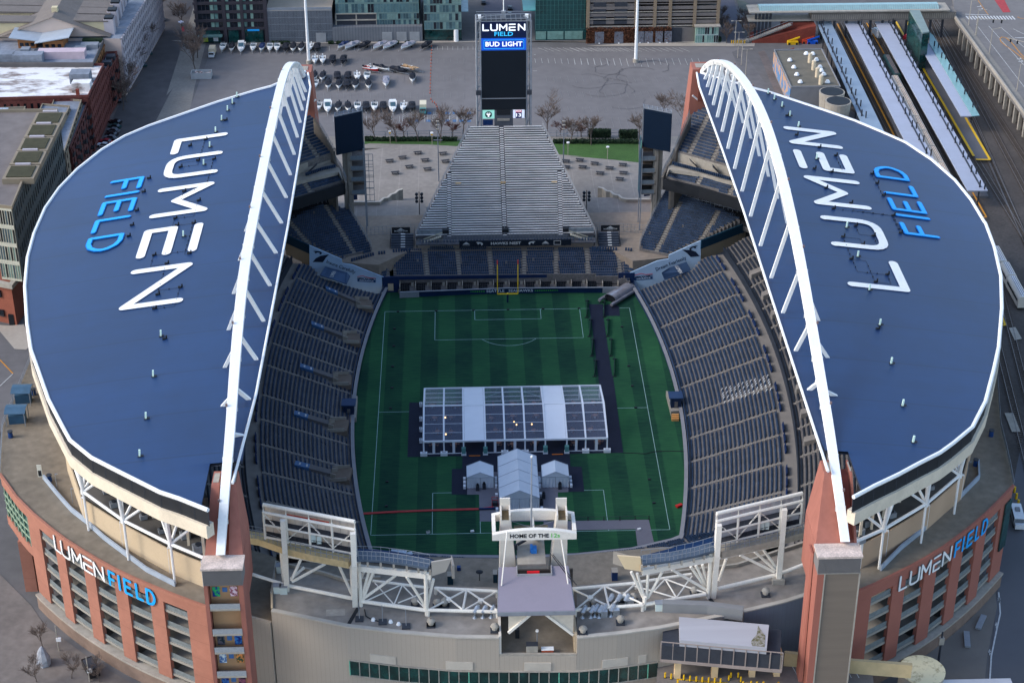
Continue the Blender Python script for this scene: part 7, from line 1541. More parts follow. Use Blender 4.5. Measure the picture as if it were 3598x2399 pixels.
for q,lb_ in((('L',545,825),'dark heater against the front of the left small tent'),(('L',590,815),'dark cabinet beside the left small tent'),(('L',1112,815),'dark heater against the right small tent'),(('L',985,925),'dark heater between the large tent and the grey mat'),(('L',1000,880),'dark potted plant right of the large tent')):
 c=T(*q,z=.05);r_=g_5('tent_heater',lb_,'heater',c,'dark heaters around the tents');MB().box(c,(.8,.8,1.3)).obj('heater_body',g_3,r_);MB().cyl((c.x,c.y,c.z+1.3),.25,.5,8).obj('heater_pipe',black,r_)
c=T('L',865,955,z=.1);r_=g_5('blue_crate','bright blue crate at the front of the large gabled tent','crate',c);MB().box(c,(1.6,.8,.9)).obj('crate_body',mat('tarp_vivid',C(16,84,190),.5,.3,1),r_);MB().box((c.x,c.y,c.z+.9),(1.7,.9,.08)).obj('crate_rim',h_5,r_)
hs=[T('K',1085,405,z=.15)]+[T('L',*q,z=.15)for q in[(0,976),(235,967),(570,957),(655,945)]]
hoze=MB().tube(hs,.16,8);hoze.tube([p+V((0,.38,0))for p in hs],.12,6);tag(hoze.obj('red_hose',mat('hose_red',C(190,66,66),.6)),'red double hose lying across the lower left of the field to the large tent','hose')
c=T('L',665,930,z=.05);r_=g_5('lift_cart','red framed scissor lift cart at the end of the red hose','lift',c);mb=MB()
for e in(-.7,.7):
 for f in(-.6,.6):mb.beam((c.x+e,c.y+f,.05),(c.x+e,c.y+f,2.0),.12)
mb.beam((c.x-.7,c.y-.6,2),(c.x+.7,c.y-.6,2),.1).beam((c.x-.7,c.y+.6,2),(c.x+.7,c.y+.6,2),.1);mb.obj('lift_frame',mat('hose_red',C(190,66,66),.6),r_);MB().box((c.x,c.y,.3),(1.4,1.2,.9)).obj('lift_body',g_3,r_)
c=T('L',615,955,z=.2);r_=g_5('hose_board','blue protection board over the red hose near the lift cart','board',c);MB().box(c,(4.2,.5,.25),.03).obj('board_plate',h_5,r_);MB().box((c.x,c.y,.47),(4,.2,.06),.03).obj('board_ridge',mat('tarp_bright',C(30,60,110),.6),r_)
tn_=g_5('player_tunnel','shiny silver inflatable half tube tunnel at the right far corner of the pitch','tunnel',T('H',880,720,z=0))
a=T('H',868,712,z=0);b_=T('H',985,640,z=0);d_=(b_-a).normalized();n_=V((-d_.y,d_.x,0));Lt=(b_-a).length+1.0
silver=mat('silver_vinyl',C(168,164,168),.25,.3,.5,metal=.45,spec=.8)
mb=MB();N=14;sects=9;Rr=2.0
for k in range(sects+1):
 p=a+d_*Lt*k/sects;rr_=Rr*(1.0 if k%1==0 else 1)
 for j in range(N+1):t=pi*j/N;q=p-n_*Rr*cos(t)+V((0,0,1.3*sin(t)+1.2*min(1,2*sin(t))));mb.v.append(tuple(q))
for k in range(sects):
 for j in range(N):i=k*(N+1)+j;mb.f.append((i,i+N+1,i+N+2,i+1))
mb.obj('tunnel_shell',silver,tn_)
for e in(-1,1):MB().tube([a+n_*e*2.15-d_*2.2+V((0,0,.9)),a+n_*e*2.15-d_*1.0+V((0,0,1.0)),a+n_*e*2.15+V((0,0,.95)),b_+n_*e*2.15+V((0,0,.9))],.48,8).obj('air_tube',silver,tn_);MB().box(a+n_*e*2.15-d_*1.9,(.4,.4,.8)).obj('tube_foot',g_3,tn_)
MB().beam(a+n_*1.6+d_*.6+V((0,0,1.0)),a-n_*1.6+d_*.6+V((0,0,1.0)),.2,1.9).obj('tunnel_mouth',black,tn_)
kk=0
bs_=[((712,700),(708,815)),((828,712),(828,812)),((736,830),(728,945)),((855,830),(852,945)),((752,965),(742,1080)),((876,965),(873,1080)),((770,1110),(762,1220)),((900,1100),(898,1220))]
for i,(a,b_)in enumerate(bs_):
 A,B2_=T('H',*a,z=0),T('H',*b_,z=0);side_='left' if i%2==0 else 'right';r_=g_5('crowd_barrier','low dark barrier on the %s side of the mat walkway, %s from the tunnel'%(side_,ORD[i//2]),'barrier',(A+B2_)/2,'barriers along the mat walkway')
 MB().beam(A+V((0,0,1.0)),B2_+V((0,0,1.0)),.12).beam(A+V((0,0,.55)),B2_+V((0,0,.55)),.14,.8).obj('barrier_panel',mat('barrier_dark',C(24,40,46),.7),r_)
 for p in(A,B2_):MB().box((p.x,p.y,0.0),(1.1,.4,.14)).obj('barrier_foot',black,r_)
for nm,t_,q,pl_ in(('left','G',(640,1470),[(655,1340),(698,1355),(688,1500),(645,1500)]),('right','H',(1320,1420),[(1255,1318),(1310,1330),(1345,1455),(1290,1460)])):
 g=[T(t_,*p,z=1.5)for p in pl_];c=T(t_,*q,z=1.5);r_=g_5('camera_platform','small navy hut on a wooden platform at the %s touch line wall'%nm,'hut',c,'navy huts at the touch lines');MB().prism(g,0,1.5).obj('platform',g_2,r_);MB().box((c.x,c.y,1.5),(2.6,2.2,2.6)).obj('hut_body',mat('hut_navy',C(14,34,62),.7),r_);MB().box((c.x,c.y+.6,4.11),(3.6,3.4,.25)).obj('hut_roof',mat('hut_roof',C(44,66,100),.6),r_);MB().box((c.x,c.y-1.15,1.7),(.8,.1,1.6)).obj('hut_door',j5,r_)
c=T('H',1318,1478,z=1.5);r_=g_5('wooden_steps','small orange wooden steps below the right navy hut','steps',c);
for k in range(3):MB().box((c.x,c.y-.4*k,0),(1.8,.4,1.5-.4*k)).obj('step',mat('wood_orange',C(206,150,90),.7),r_)
pts_=[('G',977,775),('G',1240,770),('G',1497,765),('G',1735,760),('H',408,755),('H',655,752),('G',952,893),('G',948,1012),('G',940,1152),('G',936,1300),('G',925,1440),('H',951,880),('H',997,1150),('H',1022,1287),('H',1045,1435),('G',1477,1330),('H',482,1316),('K',1295,182),('K',1290,350),('N',160,165),('N',192,328)]
pro=g_5('turf_box','x','box');h_9(MB().box((0,0,0),(.7,.5,.22)),'box_body',black,pro);h_9(MB().box((0,0,.22),(.4,.3,.05)),'box_lid',g_3,pro)
for i,q in enumerate(pts_):
 l_=T(*q,z=.02)
 if i==0:pro.location=l_;pro['label']='small dark box lying on the playing field turf';pro['group']='small dark boxes on the turf'
 else:g_8(pro,l_)
c=T('K',1375,685,z=2.2);tag(MB().box((c.x,c.y,c.z),(3.5,1.4,.9),-.2).box((c.x+2,c.y-.3,c.z),(2.2,1.0,.6),.3).obj('plastic_heap',mat('plastic_white',C(190,200,210),.5,.3,2)),'crumpled clear plastic heap on the near left stand','plastic sheet','plastic heaps on the near stand')
c=T('N',270,645,z=2.2);tag(MB().box((c.x,c.y,c.z),(4,1.3,.8),.2).box((c.x-2,c.y-.3,c.z),(2.2,1.0,.6),.3).obj('plastic_heap',mat('plastic_white',C(190,200,210),.5,.3,2)),'crumpled clear plastic heap on the near right stand','plastic sheet','plastic heaps on the near stand')
c=T('N',365,350,z=.1);tag(MB().box(c,(1.6,.8,.5),.5).obj('red_bag',mat('bag_red',C(190,40,36),.6)),'red bag on the turf at the right field wall','bag')
for i,q in enumerate([('N',90,510),('K',1578,532),('L',205,1118),('L',508,1112)]):c=T(*q,z=.03);tag(MB().box(c,(.8,.5,.35),.4).obj('white_box',i_9),'small white box beside the near goal line, %s one'%['rightmost','left','second','third'][i],'box','white boxes near the goal line')
rp=MB();pr_=[T('L',*q,z=.05)for q in[(1200,1030),(1305,1032),(1415,1030),(1525,1030),(1630,1025),(1725,1025)]]
r_=g_5('rope_line','line of low dark posts and rope along the grey mat path','rope barrier',pr_[0])
for p in pr_:MB().cyl(p,.08,1.0,6).box(p,(.4,.4,.08)).obj('rope_post',black,r_)
MB().tube([p+V((0,0,.9))for p in pr_],.05,4).obj('rope',g_3,r_)
tag(MB().tube([T('L',1550,568,z=.06),T('L',1700,575,z=.06),T('X',615,243,z=.06),T('X',830,245,z=.06)],.1,5).obj('ground_cable',black),'thin black cable across the turf right of the long tent','cable')
GZ=G0
_fl=[GZ+.005]
def sheet(name,t_pts,m_,z=None,dz=.006,**k):
 if z is None:_fl[0]+=dz;z=_fl[0]
 q=ccw([T(*p,z=z)if isinstance(p,tuple)and isinstance(p[0],str)else V(p)for p in t_pts]);mb=MB();mb.quad(*[(p.x,p.y,z)for p in q]);return mb.obj(name,m_,kind='structure',**k)
def line(mb,a,b_,w_=.14,z=None):
 z=z or GZ+.12;A_,B2_=T(*a,z=z),T(*b_,z=z);mb.beam(A_,B2_,w_,.02)
street_m=mat('street_asphalt',C(84,80,80),.92,.2,.03,var2=.12,scale2=.25)
sheet('street',[('A',880,920),('A',700,960),('A',860,640),('A',960,400),('A',1080,130),('A',1160,-300),('A',1400,-300),('A',1330,60),('A',1240,330),('A',1190,600),('A',1060,860)],street_m)
sheet('pavement',[('A',1060,860),('A',1190,610),('A',1145,660),('A',1245,345),('A',1330,60),('A',1420,60),('A',1420,290),('A',1340,600),('A',1310,760),('A',1290,800)],pave)
sheet('pavement',[('A',640,1100),('A',740,830),('A',870,560),('A',1010,240),('A',1100,-200),('A',1160,-200),('A',1070,180),('A',950,430),('A',840,680),('A',690,1000)],mat('pavement_brown',C(106,96,92),.9,.2,.1,var2=.12,scale2=1))
lot_m=mat('lot_asphalt',C(112,108,107),.93,.13,.018,var2=.07,scale2=.3)
sheet('parking_lot',[('A',1290,800),('A',1440,380),('B',260,330),('C',0,335),('C',1764,330),('D',900,325),('D',1180,330),('D',1240,640),('D',1300,900),('C',1764,1000),('C',0,990),('U',0,700)],lot_m)
sheet('pavement',[('B',175,300),('B',1764,296),('C',730,290),('C',1140,285),('C',1764,300),('D',120,318),('D',1275,320),('D',1280,298),('D',1050,288),('B',0,280)],mat('pavement_pale',C(164,154,142),.9,.12,.1,var2=.06,scale2=1))
sheet('street',[('C',770,320),('C',790,0),('C',800,-200),('C',1020,-200),('C',1040,100),('C',1060,320)],mat('street_blue',C(92,90,98),.92,.1,.05))
sheet('street',[('D',1090,300),('D',1040,60),('D',1040,-100),('D',1110,-100),('D',1160,100),('D',1215,295)],mat('street_blue',C(92,90,98),.92,.1,.05))
sheet('road',[('D',1180,335),('D',1400,640),('D',1500,800),('D',1310,800),('D',1120,360)],asph);sheet('pavement',[('D',1300,360),('D',1345,350),('D',1520,670),('D',1430,670)],mat('pavement_brown',C(106,96,92)))
mf=MB();mb=MB()
for x0,x1,ya,yb_,n_ in((1130,2770,404,440,38),):
 for i in range(18):x=1135+i*45;line(mb,('C',x,ya),('C',x+6+i*.7,yb_-6+i*1.7))
 for i in range(15):x=480+i*45-14*45+90;
 for i in range(20):x=32+i*45;line(mb,('D',x,404),('D',x+8+i*.6,440+i*.0+8))
for i in range(14):x=1155+i*43.5;line(mb,('C',x,330),('C',x+70,356))
for i in range(17):x=5+i*47;line(mb,('D',x,330),('D',x+72,356))
for i in range(10):x=900+i*58;line(mb,('B',x-40,320),('B',x-40,350),.12)
for i in range(9):x=430+i*35;line(mb,('C',x,322),('C',x,345),.12)
for i in range(16):x=1120+i*57;line(mb,('B',x,800),('B',x,840),.1)
for i in range(22):
 for ya,yb_ in((735,775),(530,570),(630,675),(810,880)):
  if i>0:line(mf,('C',1160+i*50,ya),('C',1160+i*50+10+i,yb_),.09)
for i in range(24):
 for ya,yb_ in((405,435),(520,560),(640,680)):line(mf,('B',960+i*46,ya),('B',962+i*46,yb_),.09)
line(mb,('C',1128,378),('C',1142,378),.25);line(mb,('C',1120,490),('C',1150,490),.25)
mb.obj('parking_line',mat('faded_line',C(178,176,172),.9,.15,1),kind='structure');mf.obj('parking_line',mat('worn_line',C(136,133,131),.9,.1,1),kind='structure')
bl_m=mat('bay_blue',C(70,104,140),.9,.15,1);mb=MB();hb=MB()
for x in(408,533,583,683):mb.quad(*[T('C',a,b_,z=GZ+.13)for a,b_ in((x-14,787),(x+14,787),(x+14,772),(x-14,772))])
for x in(275,325,402,533,583,683,630):mb.quad(*[T('C',a,b_,z=GZ+.13)for a,b_ in((x-14,840),(x+14,840),(x+14,826),(x-14,826))])
mb.obj('bay_marking',bl_m,kind='structure')
for x0 in(440,555,605,650,230,300,350,480):
 for k in range(3):line(hb,('C',x0,820-k*14),('C',x0+30,800-k*14),.1)
 line(hb,('C',x0,770),('C',x0-8,845),.1)
for x0 in range(400,740,50):line(hb,('C',x0,770),('C',x0-4,840),.12)
hb.obj('bay_marking',mat('faded_line',C(178,176,172)),kind='structure')
mb=MB();random.seed(5)
for cx_,cy_,r_ in((1500,560,70),(1640,480,50),(1700,620,60),(1600,600,90),(1690,540,40),(1560,430,45),(1760,700,70),(1850,520,80),(1950,460,60)):
 p=T('C',cx_,cy_,z=GZ+.1);a0=random.random()*6;rr_=r_*.1
 pts=[(p.x+rr_*cos(a0+i*.2)*(1+.1*sin(i)),p.y+rr_*sin(a0+i*.2),GZ+.11)for i in range(random.randint(12,24))]
 for a,b_ in zip(pts[:-1],pts[1:]):mb.beam(a,b_,.16,.01)
mb.obj('tyre_mark',mat('tyre_mark',C(84,82,84),.9),kind='structure')
k5=mat('lawn_grass',C(62,92,44),.95,.22,.15,var2=.2,scale2=2)
sheet('lawn',[('C',-10,968),('C',640,968),('C',600,1008),('C',400,996),('C',0,988),('U',1180,655),('U',1180,610)],k5,z=PZ+.03)
sheet('lawn',[('C',1255,975),('D',478,985),('D',478,1120),('D',300,1100),('D',0,1075),('C',1480,1078),('C',1300,1064)],k5,z=PZ+.03)
k2=mat('hedge_leaf',C(38,54,34),.95,.35,.8,var2=.3,scale2=4)
def j1(name,lab,cat,q0,q1,z,w_,h_,m_,n_,group=None,root=None):
 a,b_=T(*q0,z=z),T(*q1,z=z);mb=MB();L_=(b_-a).length
 mb.beam(a+V((0,0,h_*.42)),b_+V((0,0,h_*.42)),w_*.8,h_*.82)
 random.seed(int(L_*10));d_=(b_-a).normalized();nn=V((-d_.y,d_.x,0))
 for i in range(n_):
  p=a.lerp(b_,random.random())+nn*random.uniform(-w_*.55,w_*.55)+V((0,0,random.uniform(.1,1.05)*h_));s_=random.uniform(.12,.32);u_=V((random.gauss(0,1),random.gauss(0,1),random.gauss(0,1))).normalized();v_=u_.orthogonal().normalized()
  mb.quad(p-u_*s_-v_*s_*.6,p+u_*s_-v_*s_*.6,p+u_*s_+v_*s_*.6,p-u_*s_+v_*s_*.6)
 return tag(mb.obj(name,m_),lab,cat,group)
for i,(a,b_,h_,lb_)in enumerate([(('C',0,968),('C',600,968),1.0,'low clipped hedge behind the left lawn strip'),(('C',1262,985),('D',475,985),1.1,'low clipped hedge behind the right lawn'),(('D',135,945),('D',285,945),2.6,'tall hedge block behind the right fence, left one'),(('D',345,950),('D',470,950),2.6,'tall hedge block behind the right fence, right one'),(('C',1508,945),('C',1655,945),2.4,'tall hedge block right of the screen tower'),(('B',1340,968),('U',1300,600),1.0,'short piece of low hedge beside the left balcony stack')]):j1('hedge',lb_,'hedge',a,b_,PZ,1.8,h_,k2,2200)
for i,(a,b_,lb_)in enumerate([(('U',1160,585),('C',640,945),'long grey railing between plaza and lot, left of the screen tower'),(('C',1215,945),('D',480,945),'long grey railing between plaza and lot, right of the screen tower')]):
 p0,p1=T(*a,z=PZ),T(*b_,z=PZ);mb=MB();n_=int((p1-p0).length/3.4)
 for k in range(n_+1):p=p0 .lerp(p1,k/n_);mb.beam(p,p+V((0,0,2.6)),.22)
 for h in(.5,1.6,2.5):mb.beam(p0+V((0,0,h)),p1+V((0,0,h)),.12)
 tag(mb.obj('railing',g_1),lb_,'railing')
flat('retaining_bank',[T('C',-300,940,z=PZ),T('C',2300,940,z=PZ),T('C',2300,1020,z=PZ),T('C',-300,1020,z=PZ)],pave,PZ-.02,thick=3.2)
pt=g_5('picnic_table','x','picnic table');tdk=mat('table_dark',C(44,44,50),.6,.2,1);h_9(MB().box((0,0,.72),(2.6,.9,.07)),'table_top',tdk,pt)
for e in(-1,1):h_9(MB().box((0,e*.85,.42),(2.6,.36,.06)),'bench',tdk,pt);h_9(MB().box((e*.85,0,0),(.1,.1,.72)).box((e*.85,0,.34),(.09,1.9,.08)).box((e*.85,0,0),(.09,1.6,.06)),'leg_frame',tdk,pt)
tl_=[('U',1528,900),('U',1702,852),('U',1915,790),('U',2020,890),('U',1797,975),('U',1605,1065),('U',2010,1015),('C',503,1065),('C',520,1118)];tr_=[('C',1350,1118),('C',1350,1158),('C',1445,1110),('C',1548,1133),('C',1465,1158),('C',1585,1200),('C',1650,1165),('C',1742,1142),('C',1745,1198),('C',1720,1240)]
tl_=[('C',135,1115),('C',225,1092),('C',330,1060),('C',503,1065),('C',380,1110),('C',271,1155),('C',397,1172),('C',175,1198),('C',520,1118)]
nl=['leftmost','second from left along the back','middle of the back','farthest right at the back','right one of the middle row','centre one','right one of the front row','left one of the front row','partly hidden by the bleacher edge']
nr_=['back one half hidden by the bleacher edge','front one half hidden by the bleacher edge','back one near the bleacher','back one in the centre','inner one of the second row','foremost inner one','centre one','back one near the balconies','rightmost middle one','foremost one']
for i,(q,lb_)in enumerate([(q,'dark picnic table in the left plaza, '+n_)for q,n_ in zip(tl_,nl)]+[(q,'dark picnic table in the right plaza, '+n_)for q,n_ in zip(tr_,nr_)]):
 l_=T(*q,z=PZ+.05);rz=.22 if i<9 else-.2
 if i==0:pt.location=l_;pt.rotation_euler=(0,0,rz);pt['label']=lb_;pt['group']='picnic tables on the plaza'
 else:g_8(pt,l_,rz=rz,label=lb_)
for t_,xb,yb_,yt,lb_ in(('C',342,1478,1320,'black post with two columns of round speakers, left of the bleachers'),('C',1490,1450,1310,'black post with two columns of round speakers, right of the bleachers')):
 b0=T(t_,xb,yb_,z=6.4);zt=i_1(t_,xb,yt,b0);r_=g_5('speaker_post',lb_,'post',b0,'speaker posts beside the bleachers');MB().cyl(b0,.12,zt-6.4,6).obj('post',black,r_)
 for k in range(3):
  for e in(-1,1):MB().tube([(b0 .x+e*.75,b0 .y-.2,zt-.9-k*1.15),(b0 .x+e*.75,b0 .y+.4,zt-.9-k*1.15)],.48,10).obj('speaker',mat('speaker_dark',C(30,40,52),.5),r_)
for t_,xb,yb_,yt,lb_ in(('C',474,1250,830,'tall slender light pole on the left plaza beside the bleachers'),('C',1332,1120,830,'tall slender light pole on the right plaza beside the bleachers')):
 b0=T(t_,xb,yb_,z=PZ);zt=i_1(t_,xb,yt,b0);r_=g_5('light_pole',lb_,'light pole',b0,'slender light poles');MB().cyl(b0,.2,zt-PZ,8,.1).obj('pole',mat('pole_grey',C(104,112,124),.5),r_)
 for k in range(3):MB().box((b0 .x,b0 .y,zt-.5-k*1.3),(1.0,.5,.35)).obj('lamp_head',g_2,r_)
 MB().beam((b0 .x-1.4,b0 .y,lerp(PZ,zt,.68)),(b0 .x+1.4,b0 .y,lerp(PZ,zt,.68)),.2).obj('cross_arm',g_1,r_)
for q,lb_ in((('C',140,990),'yellow topped small lamp at the left lawn, left one'),(('C',428,1002),'yellow topped small lamp at the left lawn, right one'),(('C',1363,1070),'small white lamp on the right lawn edge near the bleachers'),(('C',1635,1100),'small white lamp on the right lawn edge farther from the bleachers')):
 b0=T(*q,z=PZ);r_=g_5('lawn_lamp',lb_,'lamp post',b0,'small lamps along the lawns');MB().cyl(b0,.09,4.3,6).obj('lamp_post',g_2,r_);MB().cyl((b0 .x,b0 .y,b0 .z+4.3),.5,.3,10).obj('lamp_head',i_9,r_)
 if 'yellow' in lb_:MB().box((b0 .x,b0 .y,b0 .z+3.6),(.6,.3,.5)).obj('yellow_band',yellow,r_)
for t_,xb,yt,lb_ in(('B',952,-400,'tall white mast standing in the lot left of the screen tower'),('D',457,-400,'tall white mast standing in the lot right of the screen tower')):
 b0=T(t_,xb,440 if t_=='B' else 430,z=GZ);r_=g_5('light_mast',lb_,'light mast',b0,'tall white lot masts');MB().cyl(b0,.62,46,12,.3).obj('mast',i_9,r_);MB().cyl(b0,1.0,1.4,12).obj('mast_base',g_2,r_)
def bare_tree(seed,H,spread,col):
 random.seed(seed);tr=MB();br=MB()
 def grow(p,d,L_,r_,lev):
  n_=3 if lev<2 else 2;q=p;pts=[p]
  for i in range(n_):d=(d+V((random.uniform(-.18,.18),random.uniform(-.18,.18),random.uniform(-.02,.12)))).normalized();q=q+d*L_/n_;pts.append(q)
  (tr if lev==0 else br).tube(pts,max(r_,.04),5 if lev==0 else 3,max(r_*.6,.028))
  if lev>=4:return
  for k in range([6,4,4,4][lev]):
   f=random.uniform(.35,1.0)if lev else random.uniform(.3,1.0);j=min(int(f*n_),n_-1);s_=pts[j].lerp(pts[j+1],f*n_-j);a=random.random()*2*pi;nd=(d*.75+V((cos(a),sin(a),random.uniform(-.05,.4)))*spread).normalized();grow(s_,nd,L_*random.uniform(.5,.72),r_*.5,lev+1)
  if lev:grow(q,d,L_*.6,r_*.55,lev+1)
 grow(V((0,0,0)),V((0,0,1)),H*.62,.22,0)
 return tr,br
bark=mat('bark_grey',C(94,84,78),.95,.15,1);twig=mat('twig_brown',C(104,90,82),.95,.15,1);twigr=mat('twig_reddish',C(98,62,54),.95,.15,1)
TREES=[]
for i,(sd,H,sp_,m_)in enumerate(((1,10,.62,twig),(2,9,.75,twig),(3,6,.95,twigr),(4,11,.5,twig),(8,12,.8,twig))):
 a,b_=bare_tree(sd,H,sp_,None);TREES.append((a,b_,m_,H))
protos={}
def tree(kind,loc_,lab,grp,sc=1.0):
 if kind not in protos:
  a,b_,m_,H=TREES[kind];r_=g_5('bare_tree',lab,'tree',loc_,grp);h_9(a,'trunk',bark,r_);h_9(b_,'crown',m_,r_);protos[kind]=r_;r_.scale=(sc,sc,sc);return
 c=g_8(protos[kind],loc_,rz=random.random()*6,label=lab);c.scale=(sc,sc,sc);c['group']=grp
tl2=[(('C',35,968),3,'bare tree left of the leftmost yellow topped lawn lamp'),(('C',183,980),0,'slender bare tree behind the left lawn between its two small lamps'),(('C',235,945),2,'low reddish bare shrub tree behind the left railing, left one'),(('C',333,975),3,'bare tree behind the left lawn left of its right lamp'),(('C',485,985),0,'bare tree behind the left lawn beside the tall slender pole'),(('C',570,935),2,'low reddish bare shrub tree behind the left railing, right one'),(('C',640,925),1,'bare tree tucked behind the left edge of the bleachers'),(('C',1225,935),4,'broad bare tree just right of the screen tower'),(('C',1378,990),1,'bare tree on the right lawn beside the tall slender pole'),(('C',1455,945),2,'low reddish bare shrub tree behind the right railing'),(('C',1523,1000),3,'slender bare tree on the right lawn between hedges'),(('D',475,985),4,'bare tree partly behind the right corner video board'),(('D',790,870),4,'bare tree beside the right far brick tower, near one'),(('D',640,800),1,'bare tree behind the right corner video board in the lot'),(('C',1310,935),2,'low reddish bare shrub tree left of the tall slender pole')]
for q,k,lb_ in tl2:tree(k,T(*q,z=PZ if q[1]>0 else GZ),lb_,'bare trees behind the plaza',random.uniform(.8,.95))
st_=[(850,760),(870,700),(880,640),(900,590),(905,530),(925,480),(935,430),(985,350),(1000,300),(1015,260),(1030,210),(1045,165),(1060,120),(1090,90),(1100,50),(1120,15)]
for i,q in enumerate(st_):tree([4,1,4,0][i%4],T('A',*q,z=GZ),'bare street tree on the left street pavement, %s from the stadium end'%ORD[i],'bare street trees at the upper left',random.uniform(.8,1.15))
for i,q in enumerate([(1345,480),(1335,420),(1360,400),(1255,190)]):tree([4,1,4,1][i],T('A',*q,z=GZ),'bare tree by the boat lot entrance, %s of a small clump'%ORD[i],'bare trees at the lot entrance',1.0)
for i,q in enumerate([(1050,170),(1190,190),(1065,235),(1205,225),(1080,270),(1225,265),(1083,300),(1238,295)]):tree(3,T('D',*q,z=GZ),'small bare tree lining the walkway to the station, %s on the %s'%(ORD[i//2],'left' if i%2==0 else 'right'),'bare trees on the station walkway',.62)
for i,q in enumerate([(265,1360),(440,1540),(610,1560),(225,1560)]):tree(3,T('J',*q,z=GZ),'small bare tree in the pavement at the lower left corner, %s from the left'%['second','third','rightmost','first'][i],'bare trees at the lower left',.5)
def hull(Lb,Wb,H=.95,z0=.75):
 secs=[(-.5,.80,.95),(-.25,.97,1),(.05,1,1),(.28,.80,1.05),(.42,.45,1.12),(.5,.05,1.2)];mb=MB();n_=6
 for f,w_,h_ in secs:
  y=f*Lb;ww=w_*Wb/2;zt=z0+H*h_
  ring=[(-ww,y,zt),(-ww*.92,y,z0+H*.45),(-ww*.35,y,z0+.08),(0,y,z0-.08*(1 if f<.4 else-3)),(ww*.35,y,z0+.08),(ww*.92,y,z0+H*.45),(ww,y,zt)];mb.v+=ring
 for k in range(len(secs)-1):
  for j in range(6):i=k*7+j;mb.f.append((i,i+7,i+8,i+1))
 mb.f.append(tuple(range(7)));mb.f.append(tuple(reversed(range(35,42))))
 return mb,secs
def deck(Lb,Wb,H,z0,inset,dz,secs,f0=-.5,f1=.5):
 mb=MB();A,B2=[],[]
 for f,w_,h_ in secs:
  if f0-.01<=f<=f1+.01:A.append(V((-w_*Wb/2*inset,f*Lb,z0+H*h_+dz)));B2 .append(V((w_*Wb/2*inset,f*Lb,z0+H*h_+dz)))
 mid=[(a+b_)/2+V((0,0,.12))for a,b_ in zip(A,B2)];mb.strip(A,mid);mb.strip(mid,B2);return mb
bw=mat('gelcoat_white',C(226,226,224),.3,.03,1,spec=.5);bk_=mat('canvas_black',C(30,33,42),.7,.2,1);bnv=mat('canvas_navy',C(28,46,84),.6,.2,1);bgr=mat('canvas_grey',C(140,140,150),.7,.12,1);brd=mat('gelcoat_red',C(176,44,46),.35);btn=mat('boat_tan',C(172,142,108),.7,.3,2);wsg=mat('windshield',C(60,90,100),.1,.2,1,spec=.8);tyre=mat('tyre',C(26,26,28),.9);galv=mat('galvanised',C(176,180,184),.35,.25,2,metal=.6)
